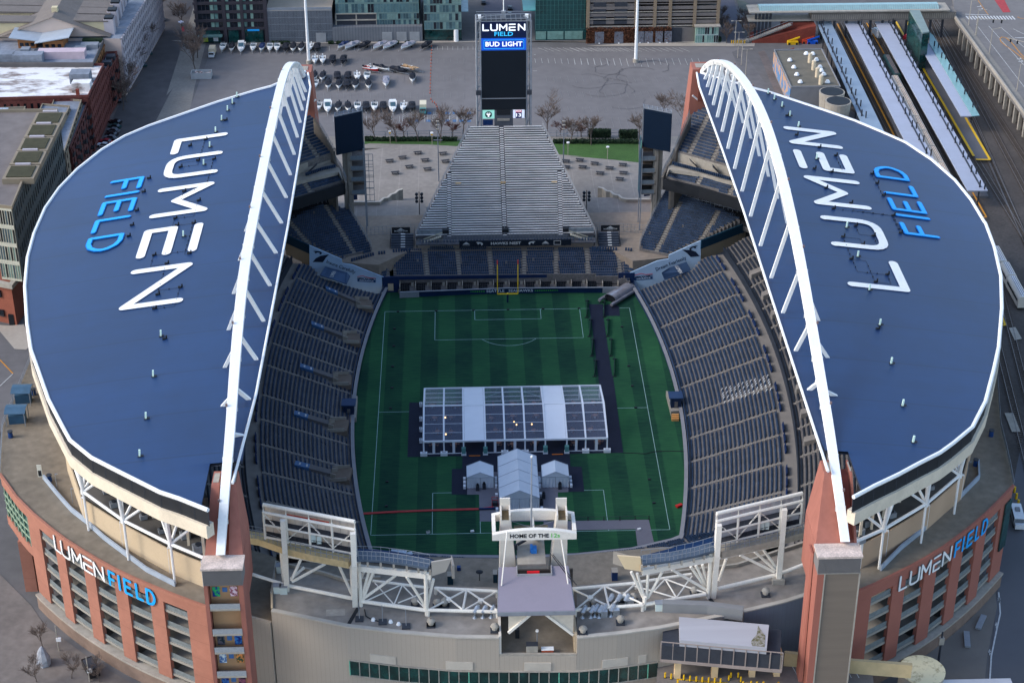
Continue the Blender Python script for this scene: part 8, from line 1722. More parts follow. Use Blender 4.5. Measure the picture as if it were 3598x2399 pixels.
def k3(kind):
 Lb,Wb={'cabin':(9.0,2.9),'covered':(6.8,2.4),'open':(6.2,2.3),'center':(6.0,2.3),'navy':(6.4,2.3),'grey':(8.0,2.7),'red':(6.2,2.4),'pontoon':(7.8,2.8),'blackall':(7.0,2.5)}[kind]
 r_=g_5('boat_on_trailer','x','boat');H=.95;z0=.65
 hm={'red':brd,'navy':bw,'grey':bw,'blackall':bk_,'pontoon':galv}.get(kind,bw);h_,secs=hull(Lb,Wb,H,z0);h_9(h_,'hull',hm,r_,smooth=False)
 if kind in('covered','blackall','navy','grey'):
  cm={'navy':bnv,'grey':bgr}.get(kind,bk_);d=deck(Lb,Wb,H,z0,.93 if kind!='blackall' else 1.02,.03,secs,-.5,.42 if kind!='grey' else.5);h_9(d,'cover',cm,r_)
  t=MB();t.hexa([(-Wb*.34,-Lb*.18,z0+H+.08),(Wb*.34,-Lb*.18,z0+H+.08),(Wb*.30,Lb*.12,z0+H+.08),(-Wb*.30,Lb*.12,z0+H+.08)],[(-Wb*.2,-Lb*.08,z0+H+.75),(Wb*.2,-Lb*.08,z0+H+.75),(Wb*.18,Lb*.03,z0+H+.75),(-Wb*.18,Lb*.03,z0+H+.75)]);h_9(t,'cover_peak',cm,r_)
 else:
  d=deck(Lb,Wb,H,z0,.99,.0,secs,.05,.5);h_9(d,'foredeck',bw if kind!='pontoon' else btn,r_)
  f=MB();f.box((0,-Lb*.22,z0+.35),(Wb*.78,Lb*.5,.06));h_9(f,'cockpit_floor',mat('cockpit',C(120,110,100),.8,.3,2)if kind!='open' else bk_,r_)
  g=deck(Lb,Wb,H,z0,.99,-.02,secs,-.5,.05);g2=MB()
  for e in(-1,1):g2 .beam((e*Wb*.46,-Lb*.5,z0+H-.05),(e*Wb*.47,Lb*.08,z0+H),.16,.14)
  h_9(g2,'gunwale',bw,r_)
  if kind=='cabin':
   c=MB();c.hexa([(-Wb*.38,-Lb*.12,z0+H-.1),(Wb*.38,-Lb*.12,z0+H-.1),(Wb*.30,Lb*.3,z0+H-.1),(-Wb*.30,Lb*.3,z0+H-.1)],[(-Wb*.34,-Lb*.1,z0+H+.95),(Wb*.34,-Lb*.1,z0+H+.95),(Wb*.26,Lb*.14,z0+H+.75),(-Wb*.26,Lb*.14,z0+H+.75)]);h_9(c,'cabin',bw,r_)
   t=MB().box((0,-Lb*.05,z0+H+1.5),(Wb*.8,Lb*.26,.12));h_9(t,'hardtop',bw,r_);w_=MB().hexa([(-Wb*.31,Lb*.15,z0+H+.62),(Wb*.31,Lb*.15,z0+H+.62),(Wb*.29,Lb*.22,z0+H+.42),(-Wb*.29,Lb*.22,z0+H+.42)],[(-Wb*.31,Lb*.1,z0+H+1.5),(Wb*.31,Lb*.1,z0+H+1.5),(Wb*.3,Lb*.11,z0+H+1.5),(-Wb*.3,Lb*.11,z0+H+1.5)]);h_9(w_,'windshield',wsg,r_)
  elif kind=='center':
   h_9(MB().box((0,-Lb*.05,z0+.4),(.8,1.0,1.1)),'console',bw,r_);h_9(MB().box((0,-Lb*.2,z0+.4),(.9,.6,.8)),'seat',bw,r_)
  elif kind=='pontoon':
   for a in range(5):h_9(MB().box((-.8+.4*a*1.0,-Lb*.3+a*1.1,z0+.5),(1.0,.9,.8),a),'lounge_seat',btn,r_)
   h_9(MB().box((0,-Lb*.1,z0+.42),(Wb*.9,Lb*.7,.3)),'furniture',mat('lounge_brown',C(110,84,64),.8,.4,3),r_)
  else:
   w_=MB().beam((-Wb*.36,Lb*.03,z0+H+.25),(0,Lb*.1,z0+H+.3),.05,.5).beam((0,Lb*.1,z0+H+.3),(Wb*.36,Lb*.03,z0+H+.25),.05,.5);h_9(w_,'windshield',wsg,r_)
   h_9(MB().beam((-Wb*.42,-Lb*.1,z0+H),(-Wb*.36,-Lb*.12,z0+H+1.1),.1).beam((Wb*.42,-Lb*.1,z0+H),(Wb*.36,-Lb*.12,z0+H+1.1),.1).beam((-Wb*.36,-Lb*.12,z0+H+1.1),(Wb*.36,-Lb*.12,z0+H+1.1),.12),'tow_arch',bw if kind=='red' else galv,r_)
   for e in(-.5,.5):h_9(MB().box((e,-Lb*.08,z0+.4),(.5,.5,.7)),'seat',bw,r_)
 if kind in('open','center','covered','red','cabin'):h_9(MB().box((0,-Lb*.5-.35,z0+.1),(.45,.6,1.2)).box((0,-Lb*.5-.45,z0-.4),(.15,.3,.6)),'outboard_motor',bk_ if kind!='center' else bw,r_)
 tr=MB();
 for e in(-1,1):tr.beam((e*.7,-Lb*.45,.5),(e*.7,Lb*.2,.5),.1,.15).beam((e*.7,Lb*.2,.5),(0,Lb*.62,.5),.1,.15)
 tr.beam((0,Lb*.5,.5),(0,Lb*.72,.5),.1).beam((0,Lb*.7,0),(0,Lb*.7,.6),.08);t_=h_9(tr,'trailer',galv,r_)
 for e in(-1,1):h_9(MB().tube([(e*Wb*.42-.1,-Lb*.12,.34),(e*Wb*.42+.1,-Lb*.12,.34)],.34,10),'wheel',tyre,r_)
 return r_
bp={}
desc={'cabin':'white cabin cruiser','covered':'black covered white boat','open':'open white motorboat','center':'small white console boat','navy':'navy covered white boat','grey':'pale grey covered boat','red':'red and white boat','pontoon':'tan cluttered pontoon boat','blackall':'black shrouded boat'}
rowsB=[('in the back row of the lot','B',345,[(360,'open'),(422,'covered'),(488,'cabin'),(569,'open'),(629,'navy'),(684,'open'),(733,'open'),(793,'blackall'),(845,'covered'),(900,'covered'),(960,'center'),(1010,'blackall'),(1188,'navy'),(1248,'grey'),(1332,'blackall'),(1440,'grey'),(1508,'grey'),(1632,'grey'),(1758,'blackall')],.0),('in the short second row','B',430,[(994,'center'),(1047,'center'),(1116,'blackall'),(1190,'blackall')],0),('in the angled group at the right','B',490,[(1380,'red'),(1455,'covered'),(1568,'blackall'),(1645,'pontoon')],.8),('in the upper middle row','B',545,[(990,'covered'),(1048,'covered'),(1148,'blackall'),(1220,'blackall'),(1285,'center'),(1352,'open')],pi),('in the lower middle row','B',600,[(995,'open'),(1087,'covered'),(1160,'covered'),(1217,'blackall'),(1275,'covered'),(1362,'covered')],pi),('in the row by the video board','B',755,[(1018,'open'),(1082,'cabin'),(1155,'covered'),(1222,'covered'),(1287,'open'),(1346,'blackall'),(1404,'open'),(1464,'blackall'),(1530,'cabin'),(1603,'center'),(1662,'blackall')],0)]
singles=[('B',1665,555,'covered',pi,'white boat with a black cover alone behind the tan pontoon boat'),('B',1483,580,'grey',pi,'lone pale grey boat in the middle of the lot')]
first_done={}
def k6(kind,loc_,rz,lb_):
 sc={'grey':.95}.get(kind,1.0)
 if kind not in bp:bp[kind]=k3(kind);o_=bp[kind];o_.location=loc_;o_.rotation_euler=(0,0,rz);o_['label']=lb_;o_['group']='boats on trailers stored in the lot';return o_
 return g_8(bp[kind],loc_,rz=rz,label=lb_)
random.seed(21)
for nm,t_,y_,lst,rz in rowsB:
 for i,(x_,k)in enumerate(lst):
  yy=y_
  if 'back row' in nm:r0=pi if i<12 else pi-.55;yy=345 if i<12 else 330
  elif 'angled' in nm:r0=[-2.1,-2.2,-2.2,-2.1][i];yy=[495,487,500,490][i]
  elif 'by the video' in nm:r0=pi
  else:r0=pi if 'lower' in nm else pi
  k6(k,T(t_,x_,yy,z=GZ+.12),r0+random.uniform(-.08,.08),'%s %s, %s from the left'%(desc[k],nm,ORD[i]))
for t_,x_,y_,k,rz,lb_ in singles:k6(k,T(t_,x_,y_,z=GZ+.12),rz,lb_)
def car(name,lab,loc_,rz,m_,L_=4.6,W_=1.85,H_=1.45,group=None):
 r_=g_5(name,lab,'car',loc_,group,rz);b=MB();b.hexa([(-W_/2,-L_/2,.3),(W_/2,-L_/2,.3),(W_/2,L_/2,.3),(-W_/2,L_/2,.3)],[(-W_/2*.94,-L_/2*.97,.85),(W_/2*.94,-L_/2*.97,.85),(W_/2*.94,L_/2*.97,.78),(-W_/2*.94,L_/2*.97,.78)]);h_9(b,'body',m_,r_)
 g=MB();g.hexa([(-W_*.45,-L_*.38,.86),(W_*.45,-L_*.38,.86),(W_*.45,L_*.24,.84),(-W_*.45,L_*.24,.84)],[(-W_*.36,-L_*.26,H_-.06),(W_*.36,-L_*.26,H_-.06),(W_*.36,L_*.06,H_-.06),(-W_*.36,L_*.06,H_-.06)]);h_9(g,'windows',g_7,r_)
 h_9(MB().box((0,-L_*.10,H_-.055),(W_*.74,L_*.34,.06)),'roof',m_,r_)
 for a in(-1,1):
  for b_ in(-1,1):h_9(MB().tube([(a*W_/2*.98-.1,b_*L_*.31,.33),(a*W_/2*.98+.06,b_*L_*.31,.33)],.33,10),'wheel',tyre,r_)
  h_9(MB().box((a*W_*.35,L_/2*.96,.6),(.35,.12,.15)),'headlight',i_9,r_)
 return r_
cb_=mat('car_black',C(22,24,28),.25,spec=.6);cg_=mat('car_grey',C(96,100,106),.3,spec=.6);cw_=mat('car_white',C(212,214,216),.3,spec=.6);cr_=mat('car_red',C(150,30,44),.3,spec=.6);ct_=mat('car_teal',C(20,58,58),.3,spec=.6)
for i,(q,m_,rz,lb_)in enumerate([(('A',1027,370),ct_,.35,'dark green car driving on the left street, farther one'),(('A',990,452),ct_,.35,'dark green car driving on the left street, nearer one'),(('A',1087,215),cw_,.3,'white car on the left street between bare trees'),(('A',1120,140),cg_,.3,'grey car parked under trees at the top of the left street'),(('A',1075,255),cr_,.3,'dark red car parked behind the white street car'),(('A',815,700),cb_,.3,'black car at the brick building kerb'),(('A',795,850),cb_,1.2,'black car at the far end of the angled parked row'),(('A',790,880),ct_,1.2,'dark teal car, second of the angled parked row'),(('A',780,908),cg_,1.2,'grey car, third of the angled parked row'),(('A',770,935),cb_,1.2,'black car, fourth of the angled parked row'),(('A',762,958),cg_,1.2,'pale grey car, fifth of the angled parked row'),(('A',730,985),cr_,1.2,'red car, sixth of the angled parked row'),(('A',715,1010),cw_,1.2,'white car at the near end of the angled parked row'),(('C',783,25),cb_,0,'black car on the street behind the screen tower, farthest left'),(('C',965,65),cb_,0,'black car on the street behind the screen tower, right side'),(('C',962,108),cg_,0,'light grey car just behind the screen tower top'),(('D',600,92),cg_,1.57,'grey car inside the open garage'),(('D',765,125),cw_,1.57,'white car inside the open garage lower level')]):
 z_=GZ+.1
 l_=T(*q,z=z_)
 if q[0]=='D':continue
 car('parked_car',lb_,l_,rz,m_,group='cars in the streets')
def truck(lab,q,rz,box_m,cab_m,L_=6.5,z=GZ+.12):
 l_=T(*q,z=z);r_=g_5('box_truck',lab,'truck',l_,None,rz);h_9(MB().box((0,.9,.8),(2.3,L_*.68,2.3)),'cargo_box',box_m,r_);h_9(MB().box((0,-L_*.36,.5),(2.1,1.7,1.5)),'cab',cab_m,r_);h_9(MB().box((0,-L_*.36-.5,1.55),(1.9,.8,.5)),'windshield',g_7,r_)
 for a in(-1,1):
  for b_ in(-.33,.33):h_9(MB().tube([(a*1.05-.12,b_*L_,.42),(a*1.05+.12,b_*L_,.42)],.42,10),'wheel',tyre,r_)
truck('white and cream box truck parked left of the back row of boats',('B',287,385),0,mat('truck_cream',C(206,190,162),.6),cw_);truck('cream camper truck at the right end of the near boat row',('B',1738,770),0,mat('camper_cream',C(214,204,176),.6),mat('camper_teal',C(80,150,150),.5),6)
l_=T('O',1350,580,z=GZ+.2);r_=g_5('shuttle_bus','white shuttle bus on the road at the right edge','bus',l_,None,-.12);h_9(MB().box((0,.5,.6),(2.3,6.2,2.1)),'body',cw_,r_);h_9(MB().box((0,-3.1,.6),(2.1,1.4,1.2)),'bonnet',cw_,r_);h_9(MB().hexa([(-1.0,-3.0,1.8),(1.0,-3.0,1.8),(1.0,-2.4,1.8),(-1.0,-2.4,1.8)],[(-.95,-2.6,2.6),(.95,-2.6,2.6),(.95,-2.4,2.6),(-.95,-2.4,2.6)]),'windshield',g_7,r_);h_9(MB().box((0,1,2.7),(1.0,1.4,.3)),'roof_unit',cg_,r_)
for a in(-1,1):
 h_9(MB().box((a*1.16,.5,1.6),(.04,5.4,.7)),'side_window',g_7,r_)
 for b_ in(-2.2,2.3):h_9(MB().tube([(a*1.1-.12,b_,.42),(a*1.1+.12,b_,.42)],.42,10),'wheel',tyre,r_)
c=T('A',1390,535,z=GZ+.1);r_=g_5('refuse_container','open pale grey container full of rubbish at the lot entrance','container',c);mb=MB().path([V((c.x-3.6,c.y-1.8,c.z)),V((c.x+3.6,c.y-1.8,c.z)),V((c.x+3.6,c.y+1.8,c.z)),V((c.x-3.6,c.y+1.8,c.z))],.15,2.4,close=True);mb.obj('container_wall',mat('container_grey',C(170,172,172),.6),r_);MB().box(c,(7,3.4,.2)).obj('container_floor',g_3,r_);mb=MB();random.seed(2)
for i in range(26):mb.box((c.x+random.uniform(-3,3),c.y+random.uniform(-1.3,1.3),c.z+random.uniform(.3,1.8)),(random.uniform(.4,1.2),)*2+(.5,),random.random()*3)
mb.obj('rubbish',mat('rubbish',C(150,120,110),.8,0,1.2,col2=C(210,205,200),thr=(.4,.6)),r_,kind='stuff')
cone=g_5('traffic_cone','x','cone');h_9(MB().cyl((0,0,0),.2,.7,8,.06),'cone_body',mat('cone_orange',C(206,96,66),.7),cone);h_9(MB().box((0,0,0),(.45,.45,.06)),'cone_base',tyre,cone)
cpts=[('C',425,325),('C',425,350),('C',424,372),('C',422,395),('C',421,418),('C',420,440),('C',420,463),('C',419,487),('C',418,510),('C',417,533),('C',416,556),('C',416,580),('C',415,603),('C',415,625),('C',414,645),('C',420,688),('C',430,705),('C',445,712),('C',455,725),('C',462,740),('C',466,755),('C',472,770),('C',477,790),('C',480,810)]
for i,q in enumerate(cpts):
 l_=T(*q,z=GZ+.12);lb_='orange traffic cone in the line across the lot, %s from the far end'%ORD[i]
 if i==0:cone.location=l_;cone['label']=lb_;cone['group']='line of orange traffic cones'
 else:g_8(cone,l_,label=lb_)
for q,lb_ in((('A',1262,325),'triple globe street lamp with a red banner beside the boat lot'),(('A',900,560),'globe street lamp among the left street trees, nearest'),(('A',985,380),'globe street lamp among the left street trees, middle'),(('A',1035,230),'globe street lamp among the left street trees, farthest')):
 b0=T(*q,z=GZ);r_=g_5('globe_lamp',lb_,'street lamp',b0,'globe street lamps');MB().cyl(b0,.14,9.5,8,.09).obj('lamp_post',g_3,r_)
 for k in range(4):a=k*pi/2;MB().tube([(b0 .x+.7*cos(a),b0 .y+.7*sin(a),9.6+GZ+.25*j)for j in range(3)],.33,8).obj('globe',mat('globe',C(214,206,216),.3),r_)
 MB().beam((b0 .x-.7,b0 .y,10.3),(b0 .x+.7,b0 .y,10.3),.08).beam((b0 .x,b0 .y-.7,10.3),(b0 .x,b0 .y+.7,10.3),.08).obj('lamp_arms',g_3,r_)
 if 'red' in lb_:MB().box((b0 .x+.6,b0 .y,7),(.9,.08,1.9)).obj('street_banner',mat('banner_red',C(196,50,70),.6),r_)
def h_4(root,a,b_,z0,z1,cols,rows,wallm,winm,wfrac=.7,hfrac=.6,depth=.35,off=0,keep=100,nm='window',piers=True,varm=None):
 """real recessed windows: a grid of piers and spandrels stands in front of panes"""
 a,b_=V((a.x,a.y,0)),V((b_.x,b_.y,0));L_=(b_-a).length;d=(b_-a)/L_;nn=V((d.y,-d.x,0))
 if nn.dot(V((CAM.x,CAM.y,0))-a)<0:nn=-nn
 cw=L_/cols;rh=(z1-z0)/rows;g=MB();pw=cw*(1-wfrac);sh=rh*(1-hfrac)
 P3=lambda s_,z_,o_:a+d*s_+nn*o_+V((0,0,z_))
 for i in range(cols+1):g.beam(P3(min(max(i*cw,pw*.25),L_-pw*.25),z0,depth/2),P3(min(max(i*cw,pw*.25),L_-pw*.25),z1,depth/2),pw if 0<i<cols else pw*.5,depth,tuple(nn))
 for j in range(rows+1):
  h_=sh if 0<j<rows else sh*.5;zc=z0+j*rh+(sh*.25 if j==0 else(-sh*.25 if j==rows else 0));g.beam(P3(0,zc,depth/2-.02),P3(L_,zc,depth/2-.02),depth,h_)
 g.obj('wall',wallm,root);k=0;rest=MB();random.seed(int(L_*7)+rows)
 for j in reversed(range(rows)):
  for i in range(cols):
   mm=winm if not varm else random.choice(varm);m_=MB()if k<keep else rest;c0,c1=P3(i*cw+pw/2,z0+j*rh+rh/2,.06),P3((i+1)*cw-pw/2,z0+j*rh+rh/2,.06);m_.beam(c0,c1,.06,rh-sh)
   if k<keep:m_.obj(nm,mm,root)
   k+=1
 if rest.v:rest.obj(nm+'s',winm,root,kind='stuff')
def i_2(root,pts,z0,z1,m_,roofm=None,name='body',para=.8,paraw=.4):
 MB().prism(pts,z0,z1).obj(name,m_,root)
 if roofm:q=ccw(pts);MB().quad(*[(p[0],p[1],z1+.01)for p in q]).obj('roof',roofm,root)
 if para:MB().path([V((p[0],p[1],z1+.012))for p in ccw(pts)],paraw,para,close=True).obj('parapet',m_,root)
def j9(lab,loc_):return g_5('building',lab,'building',(loc_.x,loc_.y,GZ),None)
pinkst=mat('stucco_pink',C(196,176,164),.85,.06,.1);j7=mat('dormer_cream',C(198,184,150),.85,.06,.3);shing=mat('shingle_grey',C(112,104,98),.95,.1,.3,var2=.12,scale2=3)
whitef=mat('frame_pale',C(176,168,172),.7,.06,.2);slate=mat('membrane_slate',C(122,128,138),.7,.25,.12,var2=.15,scale2=.8);snow=mat('snow_roof',C(126,112,106),.8,0,.16,col2=C(222,220,218),thr=(.38,.52),var2=.06,stretch=(.6,1.4,1))
brickd=mat('brick_dark',C(104,58,52),.9,.2,.25,var2=.12,scale2=3);tanb=mat('tan_brick',C(136,124,106),.85,.1,.3);greyb=mat('panel_greygreen',C(82,88,88),.8,.12,.3);glassy=[g_7,mat('glass_pale',C(88,106,112),.15,.3,.5,spec=.7),mat('glass_mid',C(48,62,72),.12,.3,.5,spec=.7)]
H=22;A0_,A1_=T('A',-60,262,z=H),T('A',828,268,z=H);A2_=T('A',1000,-4,z=H);A3_=A2_+(A2_-A1_)*.6;A4_=V((A0_.x,A3_.y,H));r_=j9('large building with a grey gabled roof and cream dormers at the top left',A1_)
i_2(r_,[A0_,A1_,A3_,A4_],GZ,H,pinkst,slate,para=0);h_4(r_,A1_,A3_,2,H,26,6,whitef,g_7,.6,.68,.5,keep=96)
yf=A1_.y+1.0;e0,e1=T('A',-10,248,yy=yf),T('A',738,243,yy=yf);rg=T('A',360,122,yy=yf);bz=min(e0 .z,e1 .z)-.4;yb2=A3_.y-4;sk=.12
mb=MB();mb.quad((e0 .x,yf,bz),(e1 .x,yf,bz),(rg.x,yf,rg.z));mb.obj('gable_wall',pinkst,r_)
sl=lambda y:(y-yf)*0.0
mb=MB();mb.quad((e1 .x+1,yf-.8,bz-.2),(e1 .x+1,yb2,bz-.2),(rg.x,yb2,rg.z+.3),(rg.x,yf-.8,rg.z+.3));mb.quad((rg.x,yf-.8,rg.z+.3),(rg.x,yb2,rg.z+.3),(e0 .x-1,yb2,bz-.2),(e0 .x-1,yf-.8,bz-.2));mb.obj('gable_roof',shing,r_)
for side,lst in((1,[(600,183),(618,133),(632,88),(645,45),(660,5)]),(-1,[(110,190),(150,122),(170,75),(200,30)])):
 for q in lst:
  p=T('A',q[0],q[1],z=(bz+rg.z)/2-1.0);x0_,x1_=(p.x-9,p.x+7)if side>0 else(p.x-9,p.x+9);zt=(bz+rg.z)/2+1.2
  mb=MB().hexa([(x0_,p.y,bz),(x1_,p.y,bz),(x1_,p.y+5,bz),(x0_,p.y+5,bz)],[(x0_+(0 if side<0 else 4),p.y,zt),(x1_,p.y,zt-.6),(x1_,p.y+5,zt-.6),(x0_+(0 if side<0 else 4),p.y+5,zt)]);mb.obj('dormer',j7,r_);mb=MB().hexa([(x0_-.3,p.y-.4,zt-.58),(x1_+.5,p.y-.4,zt-.58),(x1_+.5,p.y+6,zt-.58),(x0_-.3,p.y+6,zt-.58)],[(x0_-.3,p.y-.4,zt+.3),(x1_+.5,p.y-.4,zt-.2),(x1_+.5,p.y+6,zt-.2),(x0_-.3,p.y+6,zt+.3)]);mb.obj('dormer_roof',shing,r_)
for q in[(762,230),(785,175),(806,120),(822,78),(838,40)]:p=T('A',q[0],q[1],z=H);MB().box(p,(3.4,3.4,5.5)).obj('stair_penthouse',whitef,r_);MB().box((p.x,p.y,H+5.5),(3.0,3.0,.7)).obj('penthouse_cap',black,r_)
p=T('A',380,80,z=rg.z);MB().box((p.x,p.y,rg.z-.5),(2,2,2.2)).obj('chimney',j7,r_)
H=21;q0,q1,q2,q3=T('A',-30,445,z=H),T('A',640,447,z=H),T('A',727,255,z=H),T('A',-30,262,z=H);r_=j9('building with slate coloured flat roofs and two butterfly winged wooden penthouses',q1);i_2(r_,[q0,q1,q2,q3],GZ,H,mat('w2_wall',C(96,92,92),.85),slate,para=.8)
h_4(r_,q1,q2,2,H-1,8,5,mat('w2_side',C(150,104,66),.8,.2,.4),g_7,.7,.7,.4)
for(xa,xb,ya,yb_,zl,zr)in((128,250,335,262,25.5,24),(300,440,345,262,24,26)):
 p0,p1=T('A',xa,ya,z=H),T('A',xb,ya,z=H);MB().box(((p0 .x+p1 .x)/2,p0 .y+4,H),(p1 .x-p0 .x,8,3.2)).obj('penthouse',mat('cedar',C(150,100,62),.8,.1,1),r_);x0_,x1_=p0 .x-2.5,p1 .x+2.5;mb=MB().hexa([(x0_,p0 .y-1.5,zl-.3),(x1_,p0 .y-1.5,zr-.3),(x1_,p0 .y+9,zr-.3),(x0_,p0 .y+9,zl-.3)],[(x0_,p0 .y-1.5,zl),(x1_,p0 .y-1.5,zr),(x1_,p0 .y+9,zr),(x0_,p0 .y+9,zl)]);mb.obj('wing_roof',mat('wing_grey',C(158,166,174),.5,.08,.3),r_)
 for k in range(3):MB().box((lerp(p0 .x,p1 .x,.2+.3*k),p0 .y-.05,H+.8),(1.2,.15,1.2)).obj('penthouse_window',g_7,r_)
for q,s_,m_ in(((200,425),(10,4,3),slate),((430,395),(16,4,2.6),mat('pink_metal',C(190,170,176),.6)),((35,420),(7,4,3),slate),((290,385),(5,3,2),g_3),((620,330),(6,3,1.6),g_1),((560,345),(4,2,1.4),g_1),((180,370),(3,3,2),g_1),((470,330),(8,5,.8),slate),((640,290),(7,2,1.2),k2)):p=T('A',*q,z=H);MB().box(p,s_).obj('roof_unit',m_,r_)
H=20;q0,q1,q2,q3=T('A',-40,690,z=H),T('A',608,672,z=H),T('A',715,455,z=H),T('A',-40,455,z=H);r_=j9('red brick building with a patchy white flat roof, left edge',q1);i_2(r_,[q0,q1,q2,q3],GZ,H,brickd,snow,para=.9);h_4(r_,q1,q2,3,H-.5,12,5,brickd,g_7,.5,.55,.35,varm=glassy);h_4(r_,q0,q1,8,H-.5,14,3,brickd,g_7,.4,.5,.3)
p=T('A',560,560,z=H);MB().box(p,(6.5,5,3.4)).obj('penthouse',slate,r_);MB().box((p.x,p.y-2.6,H),(5.2,.2,1.7)).obj('penthouse_door',g_7,r_);p=T('A',568,620,z=H);MB().box(p,(6,4,3)).obj('white_unit',snow,r_);p=T('A',537,655,z=H);MB().box(p,(1,1,2)).obj('chimney',brick_r,r_)
q4,q5=T('A',722,500,z=17),T('A',806,368,z=17);w5=T('A',735,372,z=17);w4=T('A',700,450,z=17);r_=j9('narrow red brick building with iron fire escapes behind the white roofed one',q4);i_2(r_,[w4,q4,q5,w5],GZ,17,brickd,slate);h_4(r_,q4,q5,2,16.5,8,4,brickd,g_7,.5,.6,.35,varm=glassy)
for k in range(3):
 for f in(.3,.7):p=q4 .lerp(q5,f);MB().box((p.x+.8,p.y,5+k*3.8),(1.3,3.2,.12)).box((p.x+1.4,p.y,5+k*3.8),(.08,3.2,1.1)).obj('fire_escape',black,r_)
for q in((740,450),(765,410)):p=T('A',*q,z=17);MB().box(p,(3,2.5,1.5)).obj('roof_unit',g_3,r_)
pb=T('F',118,868,z=GZ);H=T('F',92,72,yy=pb.y+1).z;q0,q1,qc,qd=T('A',395,770,z=H),T('A',155,1260,z=H),T('A',82,1440,z=H),T('A',-60,1422,z=H);q3=T('A',-60,775,z=H);r_=j9('long grey apartment building with green roof planters and a brick footed glass corner',q1);zb1=T('F',118,610,yy=pb.y).z;zu=zb1+1.3
MB().prism([q0,q1,qc,qd,q3],zu,H).obj('body',greyb,r_);qq=ccw([q0,q1,qc,qd,q3]);MB().quad(*[(p.x,p.y,H+.01)for p in qq]).obj('roof',mat('w4_roof',C(116,108,104),.9,.15,.2),r_);MB().path([V((p.x,p.y,H+.012))for p in qq],.6,.9,close=True).obj('parapet',tanb,r_)
MB().prism([V((q0 .x,q0 .y,0)),q1,V((pb.x,pb.y,0)),V((pb.x-16,pb.y+7,0)),q3],GZ,zb1).obj('brick_base',mat('brick_orange',C(140,80,62),.9,.12,.3,var2=.1,scale2=3),r_)
MB().path([V((pb.x-16,pb.y+7,zb1)),V((pb.x,pb.y,zb1)),V((q1 .x+.3,q1 .y,zb1))],2.2,1.25).obj('stone_cornice',g_2,r_)
h_4(r_,q0,q1,zu,H,20,4,greyb,g_7,.55,.6,.4,varm=glassy);h_4(r_,q1,qc,zu,H,6,4,greyb,g_7,.55,.6,.4,varm=glassy,keep=24);h_4(r_,qd,qc,zu,H,8,4,mat('bay_frame',C(190,186,168),.6),glassy[1],.84,.78,.35,varm=[glassy[1],mat('glass_ivory',C(150,170,156),.2,.2,.4),g_7])
for f,z_ in((.3,3.0),(.75,3.0),(.75,zb1-3.4),(.3,zb1-3.4)):p=V((pb.x-16,pb.y+7,0)).lerp(V((pb.x,pb.y,0)),f);MB().box((p.x,p.y-.2,z_),(1.5,.5,2.0),-.41).obj('base_window',g_7,r_)
MB().box((pb.x-1.4,pb.y+.5,GZ),(1.4,.8,3.2)).obj('corner_door',black,r_)
for q in[(335,815),(290,900),(243,992),(195,1085),(145,1185)]:
 p=T('A',q[0],q[1],z=H+1.6);MB().box((p.x,p.y,H),(8.6,9.0,1.6)).obj('planter_block',tanb,r_);MB().box((p.x,p.y,H+1.6),(6.8,7.2,.25)).obj('green_roof',mat('sedum',C(64,62,44),.95,.2,.5),r_);MB().box((p.x-.5,p.y+5.0,H+1.0),(4.2,.8,1.0)).obj('planter_vent',whitef,r_)
q6,q7=T('A',520,700,z=18),T('A',440,1000,z=18)
for(xa,ya,xb,yb_,z_,m_,lb_)in((480,740,405,900,20,tanb,'tan brick block with green balconies beside the planter building'),(610,690,545,860,17.5,mat('red_iron',C(92,52,48),.9,.2,.5),'dark red block hung with iron balconies between brick buildings'),(560,700,500,880,19,tanb,'narrow tan block between the balcony blocks')):
 a,b_=T('A',xa,ya,z=z_),T('A',xb,yb_,z=z_);c=b_+(b_-a)*.9;w_=9;r_=j9(lb_,a);pts=[a,c,V((c.x-w_,c.y,0)),V((a.x-w_,a.y+2,0))];i_2(r_,pts,GZ,z_,m_,slate,para=.6);h_4(r_,a,c,2,z_-.5,9,5,m_,g_7,.45,.6,.35,varm=glassy)
 for k in range(4):
  for f in(.2,.5,.8):p=a.lerp(c,f);MB().box((p.x+.9,p.y,4+k*3.5),(1.5,2.8,.15)).box((p.x+1.6,p.y,4+k*3.5),(.08,2.8,1.1)).obj('balcony',mat('balcony_green',C(50,76,72),.6)if 'green' in lb_ else black,r_)
H=17.5;q0,q1,q2,q3=T('A',-60,1040,z=H),T('A',90,1040,z=H),T('A',180,790,z=H),T('A',-60,800,z=H)
rr_=j9('flat roof with steam pipes and curved ducts in the courtyard of the planter building',q1);i_2(rr_,[V((p.x,p.y,0))for p in(q0,q1,q2,q3)],GZ,H+2,tanb,slate,para=.8)
for q,s_ in(((70,860),(9,3,2.5)),((90,880),(2,5,3)),((40,940),(.8,.8,3)),((60,945),(.8,.8,3)),((25,935),(.8,.8,3)),((15,820),(4,4,3)),((120,830),(3,3,2))):p=T('A',*q,z=19.5);MB().box(p,s_).obj('roof_unit',galv,rr_)
yN=T('B',400,300,z=GZ).y;x0_,x1_=T('B',175,300,z=GZ).x,T('B',668,298,z=GZ).x;r_=j9('dark brick office block with pale green windows, top left of the lot',V((x0_,yN,0)));dkb=mat('brick_charcoal',C(58,54,60),.85,.15,.3)
MB().prism([V((x0_+.3,yN+1,0)),V((x1_-.3,yN+1,0)),V((x1_-.3,yN+40,0)),V((x0_+.3,yN+40,0))],GZ,34).obj('core',dkb,r_)
zr=[i_1('B',400,y,V((x0_,yN,0)))for y in(300,200,145,85,25,-35,-95)];gwin=[mat('win_green',C(112,146,136),.2,.25,.6,spec=.6),g_7,mat('win_green2',C(150,178,160),.25,.2,.6)]
